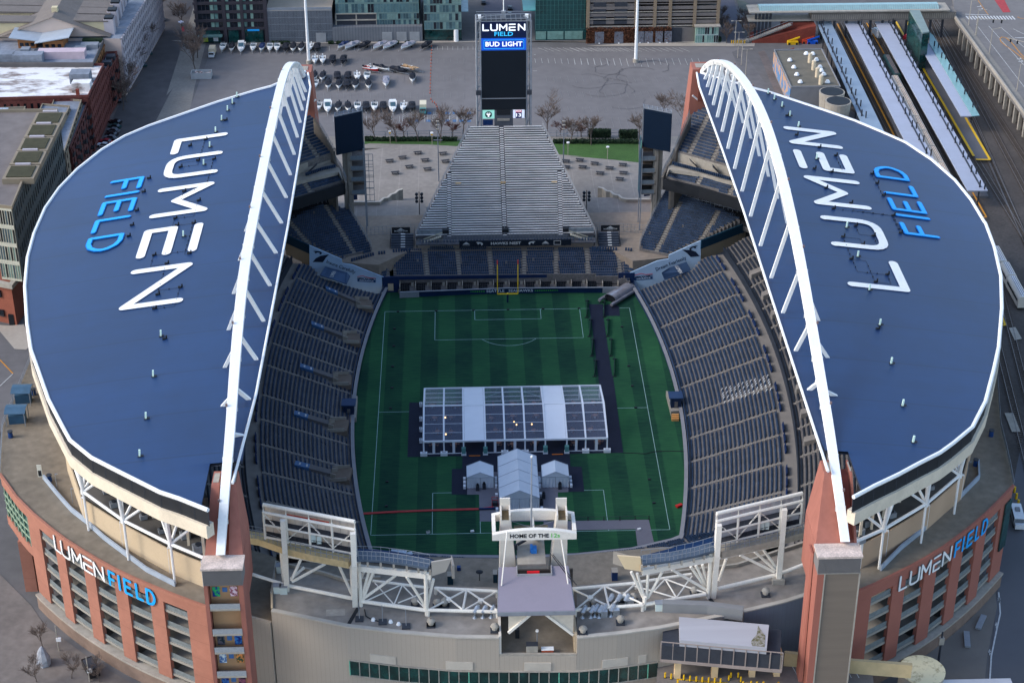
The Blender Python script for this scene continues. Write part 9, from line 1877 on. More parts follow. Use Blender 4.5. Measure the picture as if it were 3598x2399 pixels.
for xa,xb,cc in((190,358,6),(383,482,4),(503,642,6)):
 a,b_=T('B',xa,150,yy=yN),T('B',xb,150,yy=yN)
 for z0_,z1_ in zip(zr[1:-1],zr[2:]):h_4(r_,V((a.x,yN+.6,0)),V((b_.x,yN+.6,0)),z0_,z1_,cc,1,dkb,gwin[0],.86,.66,.3,varm=gwin,keep=20)
pm_=MB()
for xa,xb in((175,190),(358,383),(482,503),(642,668)):a,b_=T('B',xa,150,yy=yN),T('B',xb,150,yy=yN);pm_.box(((a.x+b_.x)/2,yN+.4,GZ),(b_.x-a.x,1.4,33))
for z_ in zr[1:]:pm_.box(((x0_+x1_)/2,yN+.45,z_-.5),(x1_-x0_-.1,1.2,1.0))
pm_.obj('brick_frame',dkb,r_);a,b_=T('B',190,240,yy=yN),T('B',357,240,yy=yN);MB().box(((a.x+b_.x)/2,yN-.9,a.z-.5),(b_.x-a.x,2.4,.5)).obj('green_awning',mat('awning_green',C(92,124,122),.5),r_)
for xa,xb in((200,345),(400,470),(515,640)):a,b_=T('B',xa,275,yy=yN),T('B',xb,275,yy=yN);MB().box(((a.x+b_.x)/2,yN+.2,GZ+.3),(b_.x-a.x,.4,5.5)).obj('shop_window',glassg,r_)
a=T('B',240,272,yy=yN);MB().box((a.x,yN-.05,a.z-1),(1.8,.1,2.2)).obj('lime_poster',mat('poster_lime',C(170,190,60),.6),r_);a=T('B',310,268,yy=yN);MB().box((a.x,yN-.05,a.z-1),(1.8,.1,2.2)).obj('white_poster',i_9,r_);a=T('B',570,210,yy=yN);MB().box((a.x,yN-.3,a.z-.2),(4.5,.3,.6)).obj('blue_sign',mat('letter_blue',C(28,160,232),.5,.04),r_)
for xa in(30,60,95):a=T('B',xa+180,-20,yy=yN)
r_=j9('grey mesh clad garage podium with glass apartments above, behind the back row of boats',V((x1_,yN,0)));xm0,xm1,xm2=x1_+.1,T('B',1118,290,yy=yN).x,T('B',1735,290,yy=yN).x;zt_a,zt_b=i_1('B',900,75,V((xm0,yN,0))),i_1('B',1500,185,V((xm0,yN,0)))
mesh_m=mat('mesh_panel',C(112,114,118),.7,.1,.3);h_3(mesh_m,'X',1.1,.3,.18)
MB().prism([V((xm0,yN,0)),V((xm1,yN,0)),V((xm1,yN+40,0)),V((xm0,yN+40,0))],GZ,zt_a).obj('mesh_screen',mesh_m,r_);MB().prism([V((xm1+.02,yN-.3,0)),V((xm2,yN-.3,0)),V((xm2,yN+40,0)),V((xm1+.02,yN+40,0))],GZ,zt_b).obj('mesh_screen',mesh_m,r_)
fn=MB()
for i in range(60):x=lerp(xm0,xm1,i/59);fn.beam((x,yN-.12,GZ+1),(x,yN-.12,zt_a),.12)
for j in range(5):z_=lerp(GZ+2,zt_a,j/4);fn.beam((xm0,yN-.15,z_),(xm1,yN-.15,z_),.12)
fn.obj('screen_fins',g_1,r_);MB().box(((xm0+xm1)/2,yN+20,zt_a+.01),(xm1-xm0,40,.2)).obj('podium_terrace',mat('terrace_tan',C(170,156,138),.9,.1,.2),r_);MB().box(((xm0+xm1)/2,yN+.1,zt_a+.2),(xm1-xm0,.2,1.0)).obj('terrace_rail',g_1,r_)
gl_m=[mat('tower_glass1',C(92,122,124),.15,.25,.6,spec=.8),mat('tower_glass2',C(66,92,98),.12,.3,.6,spec=.8),mat('tower_glass3',C(124,148,140),.2,.2,.6),g_7]
xg0,xg1=T('B',1135,90,yy=yN+2).x,T('B',1710,90,yy=yN+2).x;MB().prism([V((xg0,yN+2.5,0)),V((xg1,yN+2.5,0)),V((xg1,yN+40,0)),V((xg0,yN+40,0))],GZ,36).obj('tower_core',g_3,r_);zz_=[i_1('B',1400,y,V((xg0,yN+2,0)))for y in(182,95,40,-15)]
xs_=T('B',1418,140,yy=yN+2).x;fr_m=mat('curtain_frame',C(104,128,124),.5)
h_4(r_,V((xs_,yN+2.4,0)),V((xg1,yN+2.4,0)),zz_[0],zz_[1],16,2,fr_m,gl_m[0],.9,.85,.2,varm=gl_m,keep=40);h_4(r_,V((xg0,yN+2.4,0)),V((xg1,yN+2.4,0)),zz_[1],zz_[1]+16,26,4,fr_m,gl_m[0],.9,.85,.2,varm=gl_m,keep=90)
op=MB();
for k in range(3):z_=lerp(zz_[0],zz_[1],k/2);op.box(((xg0+xs_)/2,yN+6,z_-.25),(xs_-xg0,8,.4))
for k in range(3):x=lerp(xg0,xs_,k/2);op.box((x,yN+2.6,zz_[0]),(.5,.5,zz_[1]-zz_[0]))
op.obj('garage_floor',g_2,r_)
for i,xa in enumerate((1035,1490,1590,1680)):a=T('B',xa,265,yy=yN-.4);MB().box((a.x,yN-.35,GZ),(3.8,.15,3.8)).obj('service_door',mat('door_pale',C(150,150,150),.6),r_)
for i,(xa,xb)in enumerate(((1085,1120),(1140,1270),(1430,1470),(1515,1570),(1615,1660),(690,820))):a,b_=T('B',xa,305,z=GZ),T('B',xb,305,z=GZ);j1('hedge','low green shrub strip at the foot of the mesh podium, %s from the left'%['second','third','fourth','fifth','sixth','first'][i],'hedge',('B',xa,303),('B',xb,303),GZ,1.2,1.0,k2,300,'shrub strips at the podium')
yC=T('C',500,290,z=GZ).y;x0_,x1_=T('C',375,250,yy=yC).x,T('C',632,250,yy=yC).x;r_=j9('green glass corner tower on a white column, left of the street behind the screen tower',V((x0_,yC,0)));z0_=i_1('C',500,208,V((x0_,yC,0)));MB().prism([V((x0_,yC+.4,0)),V((x1_,yC+.4,0)),V((x1_,yC+30,0)),V((x0_,yC+30,0))],z0_,40).obj('tower_core',g_3,r_)
h_4(r_,V((x0_,yC+.3,0)),V((x1_,yC+.3,0)),z0_,z0_+20,12,6,fr_m,gl_m[0],.9,.82,.2,varm=gl_m,keep=80);MB().box(((x0_+x1_)/2,yC+5,GZ),(x1_-x0_,6,z0_-GZ)).obj('lobby',glassg,r_);a=T('C',594,285,z=GZ);MB().cyl((a.x,yC+.6,GZ),.9,z0_-GZ,12).obj('white_column',i_9,r_)
xa_,xb_=T('C',630,150,yy=yC).x,T('C',678,150,yy=yC).x;MB().box(((xa_+xb_)/2,yC+12,12),(xb_-xa_,20,.3)).obj('glass_canopy',mat('canopy_glass',C(130,160,166),.2,.2,.5),r_)
x0_,x1_=T('C',1140,250,yy=yC).x,T('C',1503,250,yy=yC).x;r_=j9('deep teal glass building right of the street behind the screen tower',V((x0_,yC,0)));z0_=i_1('C',1300,205,V((x0_,yC,0)));teal=mat('teal_glass',C(14,66,66),.12,.3,.12,spec=.9,var2=.12,scale2=.6);MB().prism([V((x0_,yC+.4,0)),V((x1_,yC+.4,0)),V((x1_,yC+30,0)),V((x0_,yC+30,0))],GZ,40).obj('glass_wall',teal,r_)
fn=MB()
for i in range(15):x=lerp(x0_,x1_,i/14);fn.beam((x,yC+.3,z0_),(x,yC+.3,40),.12)
for j in range(14):z_=z0_+j*1.9;fn.beam((x0_,yC+.34,z_),(x1_,yC+.34,z_),.07)
fn.obj('glass_mullions',mat('mullion_teal',C(60,116,110),.4),r_)
for xa,xb in((1142,1212),(1222,1332),(1342,1465)):a,b_=T('C',xa,240,yy=yC),T('C',xb,240,yy=yC);MB().box(((a.x+b_.x)/2,yC+.25,GZ+.4),(b_.x-a.x,.2,z0_-GZ-1.2)).obj('lobby_window',gwin[0],r_)
a=T('C',1120,80,yy=yC);MB().box((a.x-1,yC+14,12),(5,24,.4)).obj('teal_canopy',mat('canopy_teal',C(70,150,146),.3),r_)
yG=T('D',500,292,z=GZ).y;gx0,gx1=T('C',1506,250,yy=yG).x,T('D',1030,250,yy=yG).x;r_=j9('grey open parking garage with brown vines on its ground floor, top right of the lot',V((gx1,yG,0)));gar=mat('garage_precast',C(112,104,100),.85,.1,.2,var2=.06);
yy_=[190,165,115,68,15,-35];gz=[i_1('D',600,y,V((gx0,yG,0)))for y in yy_]
MB().prism([V((gx0,yG+12,0)),V((gx1,yG+12,0)),V((gx1,yG+40,0)),V((gx0,yG+40,0))],GZ,32).obj('core',mat('garage_dark',C(52,46,44),.9),r_)
MB().prism([V((gx0,yG,0)),V((gx1,yG,0)),V((gx1,yG+11.9,0)),V((gx0,yG+11.9,0))],GZ,gz[0]).obj('ground_floor',gar,r_)
for z_ in gz[1:]:MB().box(((gx0+gx1)/2,yG+6,z_-.5),(gx1-gx0,12,.5)).obj('garage_floor',gar,r_);MB().box(((gx0+gx1)/2,yG+.15,z_-.9),(gx1-gx0,.3,2.2)).obj('spandrel',gar,r_)
MB().box(((gx0+gx1)/2,yG-.1,gz[1]-1.0),(gx1-gx0,.2,.25)).box(((gx0+gx1)/2,yG-.1,gz[2]-.9),(gx1-gx0,.2,.2)).box(((gx0+gx1)/2,yG-.1,gz[3]-.9),(gx1-gx0,.2,.2)).obj('pale_band',g_2,r_)
for xa in(130,460,590,695,865,1025):a=T('D',xa,100,yy=yG);MB().box((a.x,yG+.3,gz[0]),(1.2,1.2,30)).obj('garage_column',mat('column_tan',C(134,116,96),.8),r_)
xq=T('D',455,100,yy=yG).x;MB().prism([V((gx0,yG+.2,0)),V((xq,yG+.2,0)),V((xq,yG+1,0)),V((gx0,yG+1,0))],gz[0],32).obj('solid_wall',gar,r_)
for k in range(4):
 for xa in(210,355):a=T('D',xa,100,yy=yG);MB().box((a.x,yG+.1,gz[k]+1.4),(4.8,.3,1.7)).obj('louvre_window',g_3,r_)
vine=mat('vine_brown',C(92,56,38),.95,.35,.8,var2=.3,scale2=4);mb=MB();random.seed(4);va,vb=T('C',1490,240,yy=yG).x,T('D',700,240,yy=yG).x;zt_v=gz[0]-.3
mb.box(((va+vb)/2,yG-.25,GZ+.2),(vb-va,.3,(zt_v-GZ)*.92))
for i in range(6000):
 p=V((random.uniform(va,vb),yG-.45-random.random()*.5,random.uniform(GZ,zt_v+.8*random.random())));s_=random.uniform(.15,.4);u_=V((random.gauss(0,1),random.gauss(0,.4),random.gauss(0,1))).normalized();v_=u_.orthogonal().normalized();mb.quad(p-u_*s_-v_*s_*.5,p+u_*s_-v_*s_*.5,p+u_*s_+v_*s_*.5,p-u_*s_+v_*s_*.5)
mb.obj('vine_cover',vine,r_)
for xa in(208,342,488,545,625,675):a=T('D',xa,265,yy=yG-1.1);MB().box((a.x,yG-.7,GZ),(3.4,.6,4.6)).obj('service_door',mat('door_grey',C(112,114,122),.6),r_);MB().box((a.x,yG-1.2,GZ),(.5,.4,.3)).obj('door_lamp',i_9,r_)
a,b_=T('D',865,250,yy=yG),T('D',1022,250,yy=yG);MB().box(((a.x+b_.x)/2,yG-.8,GZ),(b_.x-a.x,1.6,6.6)).obj('glass_lobby',gwin[2],r_);MB().box(((a.x+b_.x)/2,yG-1.4,GZ+6.6),(b_.x-a.x+1,3,.4)).obj('lobby_roof',g_2,r_);h_4(r_,V((a.x,yG-1.65,0)),V((b_.x,yG-1.65,0)),GZ,GZ+6.5,10,2,mat('lobby_frame',C(160,176,170),.5),gwin[0],.85,.85,.15,varm=gwin)
sx0,sx1=T('D',705,240,yy=yG).x,T('D',775,240,yy=yG).x;MB().box(((sx0+sx1)/2,yG-.1,GZ),(sx1-sx0,.3,5.5)).obj('loading_door',g_3,r_)
j1('hedge','green shrubs in front of the glass lobby of the garage','hedge',('D',925,288),('D',1045,285),GZ,2.0,1.6,k2,900)
for i in range(8):p=T('D',1118+i*13,300,z=GZ);tag(MB().cyl(p,.2,1.2,8).obj('bollard',yellow),'yellow bollard closing the station walkway, %s from the left'%ORD[i],'bollard','yellow bollards at the station walkway')
for i,q in enumerate([(1140,320),(1160,400),(1185,450),(1215,520)]):
 b0=T('D',*q,z=GZ);r_=g_5('double_lamp','tall double headed lamp beside the right arch top, %s from the far end'%ORD[i],'lamp post',b0,'double headed lamps at the lot edge');MB().cyl(b0,.16,10,8,.1).obj('lamp_post',g_2,r_);MB().beam((b0 .x-1.5,b0 .y,10.9),(b0 .x+1.5,b0 .y,10.9),.1).obj('lamp_arm',g_2,r_)
 for e in(-1,1):MB().box((b0 .x+e*1.5,b0 .y,10.8),(.9,.4,.2)).obj('lamp_head',g_2,r_)
r_=g_5('station_entrance','red brick station entrance with long outdoor stairs under the footbridge','building',T('D',1500,295,z=GZ));bs0,bs1=T('D',1330,298,z=GZ),T('D',1690,298,z=GZ);zt=i_1('D',1690,180,bs1)
MB().hexa([(bs0 .x-4,bs0 .y,GZ),(bs1 .x,bs1 .y,GZ),(bs1 .x,bs1 .y+9,GZ),(bs0 .x-4,bs0 .y+9,GZ)],[(bs0 .x-4,bs0 .y,GZ+1.0),(bs1 .x,bs1 .y,zt),(bs1 .x,bs1 .y+9,zt),(bs0 .x-4,bs0 .y+9,GZ+1.0)]).obj('stair_block',brick_r,r_)
MB().prism([V((bs0 .x+8,bs0 .y+3,0)),V((bs1 .x,bs0 .y+3,0)),V((bs1 .x,bs0 .y+9,0)),V((bs0 .x+8,bs0 .y+9,0))],GZ,zt).obj('brick_block',brick_r,r_)
s_=MB();n_=26
for i in range(n_):f=i/n_;x=lerp(bs0 .x-6,bs1 .x-9,f);s_.box((x,bs0 .y+1.2,lerp(GZ,zt,f)+.1),((bs1 .x-bs0 .x)/n_*1.02,2.4,.35))
s_.obj('stair_steps',g_2,r_);rl=MB();a,b_=V((bs0 .x-6,bs0 .y-.1,GZ+1.3)),V((bs1 .x-9,bs0 .y-.1,zt+1.3));rl.beam(a,b_,.12).beam(a-V((0,0,.6)),b_-V((0,0,.6)),.1)
for i in range(20):p=a.lerp(b_,i/19);rl.beam(p-V((0,0,1.3)),p,.08)
rl.beam(a+V((0,2.6,0)),b_+V((0,2.6,0)),.12);rl.obj('stair_rail',g_1,r_);a=T('D',1610,245,yy=bs0 .y);MB().box((a.x,bs0 .y-.1,GZ),(6.5,.3,5.0)).obj('service_gate',g_3,r_)
fb=g_5('footbridge','long covered footbridge with a green glass roof crossing the platforms at the top right','footbridge',T('E',600,70,z=14));zf=13.5;a,b_=T('D',1275,75,z=zf+3.5),T('E',1325,75,z=zf+3.5);yb0=T('E',600,80,z=zf+3.5).y;x0_,x1_=a.x,b_.x
y0_=T('E',300,145,z=8.5).y;xw0,xw1=T('E',290,120,z=9).x,T('E',1290,120,z=9).x
zB1=i_1('E',600,90,V((0,y0_,0)));MB().box(((xw0+xw1)/2,y0_+3,8.4),(xw1-xw0,6,zB1-8.4)).obj('bridge_side',mat('bridge_concrete',C(122,114,106),.9,.15,.3),fb)
pn=MB()
for i in range(70):x=lerp(xw0,xw1,(i+.5)/70);pn.box((x,y0_-.06,9.0),((xw1-xw0)/70*.55,.12,zB1-9.6))
pn.obj('side_panels',mat('bridge_panel',C(146,136,124),.9,.2,.5),fb);zc=i_1('E',600,75,V((0,y0_-1,0)));zr2=i_1('E',600,36,V((0,y0_+4,0)))
rf=MB();rf.hexa([(x0_,y0_-1.5,zc-.5),(x1_,y0_-1.5,zc-.5),(x1_,y0_+7,zc-.5),(x0_,y0_+7,zc-.5)],[(x0_,y0_-1.5,zc),(x1_,y0_-1.5,zc),(x1_,y0_+7,zc),(x0_,y0_+7,zc)]);rf.obj('bridge_eave',g_2,fb)
rf=MB();rf.hexa([(x0_+4,y0_-.2,zc+.01),(x1_-4,y0_-.2,zc+.01),(x1_-4,y0_+6,zc+.01),(x0_+4,y0_+6,zc+.01)],[(x0_+4,y0_+1.8,zc+1.3),(x1_-4,y0_+1.8,zc+1.3),(x1_-4,y0_+4,zc+1.3),(x0_+4,y0_+4,zc+1.3)]);rf.obj('glass_roof',mat('roof_glass',C(138,168,166),.2,.1,.3,spec=.8),fb)
gb3=MB()
for i in range(80):x=lerp(x0_+4,x1_-4,i/79);gb3 .beam((x,y0_-.2,zc+.05),(x,y0_+1.8,zc+1.35),.1)
gb3 .obj('roof_bars',g_1,fb);cl=MB()
for i in range(16):x=lerp(x0_+3,xw0,i/15)if i<5 else lerp(xw0,xw1,(i-4)/12);cl.box((x,y0_+1.0,GZ),(.8,.8,zc-GZ-.5))
cl.obj('bridge_column',g_3,fb);MB().box(((x0_+xw0)/2,y0_+3,8.4),(xw0-x0_,6,.6)).obj('bridge_floor',g_2,fb)
H=8.5;q=[T('E',45,352,z=H),T('E',370,345,z=H),T('E',498,602,z=H),T('E',160,605,z=H)];r_=j9('flat roofed service building with domed vents and a mural wall, right of centre',q[2]);i_2(r_,q,GZ,H,mat('grey_metal',C(128,128,130),.7,.1,.3),mat('gravel_roof',C(104,98,86),.95,.15,.3),para=.5)
mu=mat('mural',C(90,130,170),.7,0,.35,col2=C(190,150,120),thr=(.48,.52));MB().beam(V((q[0].x-.15,q[0].y,5)),V((q[3].x-.15,q[3].y,5)),.15,6).obj('mural_wall',mu,r_)
for i,a in enumerate([(263,380),(308,382),(150,425),(333,422),(178,474),(358,472),(367,497),(198,524),(384,522),(222,575),(410,575)]):p=T('E',*a,z=H);MB().box(p,(1.6,1.4,.4)).obj('vent_base',g_1,r_);MB().cyl((p.x,p.y,H+.4),.95,.8,10,.5).obj('vent_dome',i_9,r_)
for i,a in enumerate([(288,432),(313,482),(338,532),(363,582)]):p=T('E',*a,z=H);MB().cyl(p,.75,3.4,10).obj('vent_stack',mat('stack_cream',C(206,188,160),.7),r_)
for i,a in enumerate([(435,705),(478,770)]):p=T('E',a[0],a[1],z=6);r2=g_5('cooling_tower','round concrete cooling tower beside the service building, %s one'%['farther','nearer'][i],'cooling tower',p,'round cooling towers');MB().cyl((p.x,p.y,GZ),3.7,9,24,4.4).obj('tower_shell',g_2,r2);MB().cyl((p.x,p.y,9.92),3.9,.1,24).obj('tower_mouth',black,r2)
for i,(a,m_,lb_)in enumerate([((170,305),yellow,'yellow and orange lift machine parked behind the service building'),((270,298),mat('lift_orange',C(190,70,40),.6),'orange lift machine parked behind the service building'),((305,300),mat('tarp_vivid',C(16,84,190),.5,.3,1),'blue boom lift folded behind the service building'),((130,382),brick_r,'small red and white cart behind the roof vents')]):p=T('E',*a,z=GZ);r2=g_5('lift_machine',lb_,'lift',p,'machines behind the service building');MB().box(p,(4,2,1.2)).obj('chassis',m_,r2);MB().beam((p.x-2,p.y,2),(p.x+2.6,p.y,3.6),.5).obj('boom',m_,r2);[MB().tube([(p.x+e*1.4,p.y-1.1,GZ+.4),(p.x+e*1.4,p.y-.8,GZ+.4)],.45,8).obj('wheel',tyre,r2)for e in(-1,1)]
ballast=mat('ballast',C(76,70,66),.95,.25,.05,var2=.2,scale2=1.5)
sheet('rail_yard',[('E',320,120),('E',1330,100),('E',1764,830),('E',2400,1800),('I',2200,1568),('I',2400,2600),('I',1500,2000),('I',1500,1100),('I',1600,800),('I',1500,200),('E',1300,1250),('E',700,860),('E',500,700)],ballast)
sheet('road',[('O',1150,1800),('O',1215,1200),('O',1240,900),('O',1260,660),('O',1330,340),('O',1400,0),('O',1800,0),('O',2200,1800)],mat('road_east',C(92,92,96),.92,.12,.04));
sheet('pavement',[('O',640,1400),('O',1000,1160),('O',1215,960),('O',1230,1100),('O',1170,1400),('O',1140,1700),('O',700,1700)],mat('pavement_tan',C(112,106,100),.9,.12,.1))
mb=MB();pts=[(1185,1560),(1195,1400),(1230,1230),(1250,1140),(1240,1010)]
for a,b_ in zip(pts[:-1],pts[1:]):line(mb,('O',)+a,('O',)+b_,.3)
for x,y in((1185,1380),(1225,1215),(1243,1060)):line(mb,('O',x-8,y),('O',x+8,y-10),.15);line(mb,('O',x-8,y-12),('O',x+8,y+10),.15);line(mb,('O',x,y-20),('O',x,y+16),.15)
mb.obj('bike_lane_marking',h_7,kind='structure')
steel=mat('rail_steel',C(120,112,108),.4,.2,1,metal=.5);sleep=mat('sleeper',C(96,86,78),.95,.25,1)
TA,TB=T('E',760,225,z=GZ+.3),T('I',1764,745,z=GZ+.3)
dirT=(TB-TA).normalized();nT=V((-dirT.y,dirT.x,0))
def i_6(lab,a,b_,gap=.75,ext=0):
 a,b_=T(*a,z=GZ+.2),T(*b_,z=GZ+.2);d=(b_-a).normalized();n_=V((-d.y,d.x,0));a=a-d*ext;b_=b_+d*ext;L_=(b_-a).length;r_=g_5('railway_track',lab,'railway track',a,'railway tracks on the right');mb=MB()
 for e in(-gap,gap):mb.beam(a+n_*e+V((0,0,.12)),b_+n_*e+V((0,0,.12)),.14,.16)
 mb.obj('rails',steel,r_);sm=MB();k=0.
 while k<L_:p=a+d*k;sm.beam(p-n_*1.3,p+n_*1.3,.26,.12);k+=1.0
 sm.obj('sleepers',sleep,r_,kind='stuff')
i_6('track between the first two canopies at the upper right',('E',455,160),('E',850,930));i_6('track beside the orange line left of the second canopy',('E',490,160),('E',880,940))
i_6('track carrying the green locomotive and pale train',('E',735,160),('I',1764,745));i_6('track beside the pale train on its right',('E',680,160),('E',760,310))
i_6('track left of the yellow edged platform',('E',868,160),('I',1764,260));i_6('first curved yard track under the viaduct',('E',1130,170),('I',2000,800),ext=20);i_6('second yard track under the viaduct',('E',1170,170),('I',2100,560),ext=20);i_6('outermost yard track by the viaduct columns',('E',1250,280),('I',2200,400),ext=20)
i_6('track at the right frame edge near the road, left one',('I',1560,900),('O',1395,130),ext=15);i_6('track at the right frame edge near the road, right one',('I',1620,700),('O',1500,130),ext=10)
i_6('track passing right of the open platform end',('E',1400,820),('I',1900,560));
def i_7(lab,pts,z_,m_,posts,pm_=g_3,pl=2.3,both=True,npost=12):
 q=[T('E',*p,z=z_)for p in pts];r_=g_5('platform_canopy',lab,'canopy',q[0],'station platform canopies');qq=ccw(q);MB().hexa([(p.x,p.y,z_-.35)for p in qq],[(p.x,p.y,z_)for p in qq]).obj('canopy_roof',m_,r_)
 a,b_=T('E',*posts[0],z=z_),T('E',*posts[1],z=z_)
 for i in range(npost):
  p=a.lerp(b_,i/(npost-1));mb=MB();mb.beam((p.x,p.y,GZ),(p.x,p.y,z_+pl),.38)
  if both:mb.beam((p.x+1.1,p.y-1.6,z_-.4),(p.x+1.1,p.y-1.6,z_+pl),.38).beam((p.x,p.y,z_-.3),(p.x+1.1,p.y-1.6,z_-.3),.2)
  mb.obj('canopy_post',pm_,r_)
 MB().beam(a+V((.4,0,.03)),b_+V((.4,0,.03)),.5,.15).obj('canopy_gutter',g_3,r_)
 return r_
cm1=mat('canopy_bluegrey',C(128,144,160),.6,.08,.2,var2=.06);cm2=mat('canopy_pale',C(158,162,176),.6,.05,.2,var2=.05)
h_3(cm2,'Y',3.0,.06,.05);
i_7('blue-grey platform canopy next to the service building, leftmost',[(335,150),(432,147),(800,905),(640,838)],7,cm1,((357,168),(645,800)),npost=10);i_7('pale platform canopy, second from the left, cut by the blue roof',[(525,150),(640,150),(1145,1095),(945,975)],7,cm2,((618,165),(1090,1060)),npost=12);i_7('longest pale platform canopy, right of the train',[(735,150),(852,150),(1515,1312),(1375,1312)],7,cm2,((832,160),(1458,1290)),npost=14);i_7('short pale platform canopy with a glass strip, rightmost',[(1040,305),(1112,300),(1405,800),(1330,800)],7,cm2,((1145,325),(1410,745)),npost=6)
q=[T('E',*p,z=7.3)for p in[(1115,225),(1140,245),(1458,795),(1408,800),(1112,300)]];tag(MB().hexa([(p.x,p.y,7.05)for p in ccw(q)],[(p.x,p.y,7.3)for p in ccw(q)]).obj('glass_canopy',mat('canopy_greenglass',C(120,158,156),.25,.1,.2)),'green glass canopy strip along the rightmost platform','canopy')
r_=g_5('lift_tower','glazed green lift and stair shaft hanging under the right part of the footbridge','stair tower',T('E',1090,300,z=GZ));q=[T('E',*p,z=15.5)for p in[(975,78),(1045,78),(1112,225),(1065,235)]];MB().hexa([(p.x,p.y,GZ)for p in ccw(q)],[(p.x,p.y,15.4)for p in ccw(q)]).obj('shaft_glass',glassg,r_);MB().hexa([(p.x,p.y,15.41)for p in ccw(q)],[(p.x,p.y,15.9)for p in ccw(q)]).obj('shaft_roof',mat('shaft_roof',C(120,134,130),.6),r_)
plm=mat('platform_top',C(96,94,96),.9,.12,.1)
for pts,lb_ in(([('E',545,200),('E',650,200),('E',1160,1150),('E',930,1000)],'a'),([('E',760,200),('E',870,200),('E',1520,1350),('E',1400,1350)],'b'),([('E',940,200),('E',1100,260),('E',1530,1100),('E',1432,1095),('E',1040,400)],'c')):
 q=ccw([T(*p,z=GZ+.9)for p in pts]);MB().hexa([(p.x,p.y,GZ)for p in q],[(p.x,p.y,GZ+.9)for p in q]).obj('platform',plm,kind='structure')
ym=MB();Q=lambda x,y,t_='E':T(t_,x,y,z=GZ+.95)
for a,b_,w_ in(((882,150),(1418,1075),.8),((1432,1098),(1530,1100),.9),((1530,1100),(1362,812),.8),((960,150),(968,175),.6)):ym.beam(Q(*a),Q(*b_),w_,.04)
ym.beam(Q(1610,800,'I'),Q(1635,866,'I'),.6,.04).beam(Q(1635,866,'I'),Q(1608,866,'I'),.6,.04);ym.obj('platform_edge_line',yellow,kind='structure')
om=MB();
for a,b_,w_ in(((478,165),(870,935),.55),((680,160),(800,370),.5),((1410,1325),(1505,1495),.5),((1505,1495),(1478,1497),.5)):om.beam(T('E',*a,z=GZ+.9),T('E',*b_,z=GZ+.9),w_,.04)
om.obj('platform_edge_line',h_8,kind='structure')
for i,a in enumerate([(965,270),(1042,402)]):p=T('E',*a,z=GZ+.9);tag(MB().box(p,(3.4,2.2,1.4),.4).box((p.x,p.y,p.z+1.4),(2.4,1.6,.4),.4).obj('red_cart',mat('car_red',C(150,30,44),.3,spec=.6)),'red baggage cart on the yellow platform line, %s one'%['farther','nearer'][i],'cart','red carts on the platform')
p=T('E',760,248,z=GZ+.3);tag(MB().box(p,(3.2,5,2.4),.35).box((p.x,p.y,p.z+2.4),(2.8,3.6,.5),.35).obj('rail_van',cw_),'white hi-rail van on the track beyond the green locomotive','van')
loco=[T('E',830,400,z=4.8),T('E',880,510,z=4.8)];tdir=(T('I',1700,640,z=4.8)-T('E',830,400,z=4.8)).normalized();rz=atan2(-tdir.x,tdir.y)
def j8(name,lab,c,L_,body_m,roof_m,H_=4.2,cat='train car',nose=False,group='coaches of the pale train'):
 r_=g_5(name,lab,cat,(c.x,c.y,GZ+.35),group,atan2(tdir.x*-1,tdir.y));W_=2.9;b=MB();prof=[(-W_/2,.8),(W_/2,.8),(W_/2,H_-.7),(W_*.36,H_-.1),(-W_*.36,H_-.1),(-W_/2,H_-.7)];k=len(prof);mb=MB()
 ys_=[-L_/2,L_/2];
 for y in ys_:mb.v+=[(x,y,z_)for x,z_ in prof]
 mb.f=[tuple(range(k)),tuple(reversed(range(k,2*k)))]+[(j,k+j,k+(j+1)%k,(j+1)%k)for j in range(k)];h_9(mb,'body',body_m,r_)
 h_9(MB().box((0,0,H_-.09),(W_*.5,L_*.94,.16)),'roof_panel',roof_m,r_)
 for e in(-.38,0,.38):h_9(MB().box((e*1.4,0,H_+.07),(.12,L_*.9,.08)),'roof_rib',mat('rib_brown',C(120,96,82),.7),r_)
 for e in(-1,1):h_9(MB().box((e*(W_/2+.01),0,2.2),(.04,L_*.85,.8)),'window_band',g_7,r_)
 for y in(-L_*.34,L_*.34):h_9(MB().box((0,y,.1),(2.3,2.4,.75)),'bogie',black,r_)
 if nose:h_9(MB().hexa([(-W_/2*.98,L_/2,.8),(W_/2*.98,L_/2,.8),(.5,L_/2+3.2,.8),(-.5,L_/2+3.2,.8)][::1],[(-W_*.4,L_/2,H_-.3),(W_*.4,L_/2,H_-.3),(.4,L_/2+2.6,1.8),(-.4,L_/2+2.6,1.8)]),'nose',mat('nose_green',C(40,70,66),.3),r_)
 return r_
green=mat('loco_green',C(34,62,60),.5,.2,.6);pale=mat('coach_pale',C(206,196,182),.5,.06,.4,var2=.06)
lc=(loco[0]+loco[1])/2;rl_=j8('locomotive','dark green locomotive at the head of the pale train between canopies',lc,(loco[1]-loco[0]).length+4,green,mat('loco_roof',C(70,76,80),.6,.3,1),cat='locomotive',group=None)
jo=[(870,528),(918,612),(968,708),(1020,808),(1072,908),(1128,1015),(1190,1128),(1250,1240)]
for i,(a,b_)in enumerate(zip(jo[:-1],jo[1:])):
 A,B2_=T('E',*a,z=4.8),T('E',*b_,z=4.8);j8('train_coach','pale roofed train coach, %s behind the green locomotive'%ORD[i],(A+B2_)/2,(B2_-A).length-.6,pale,mat('coach_roof',C(212,194,172),.6,.08,.5,var2=.08,scale2=2))
jo=[(1560,330),(1625,440),(1690,535)]
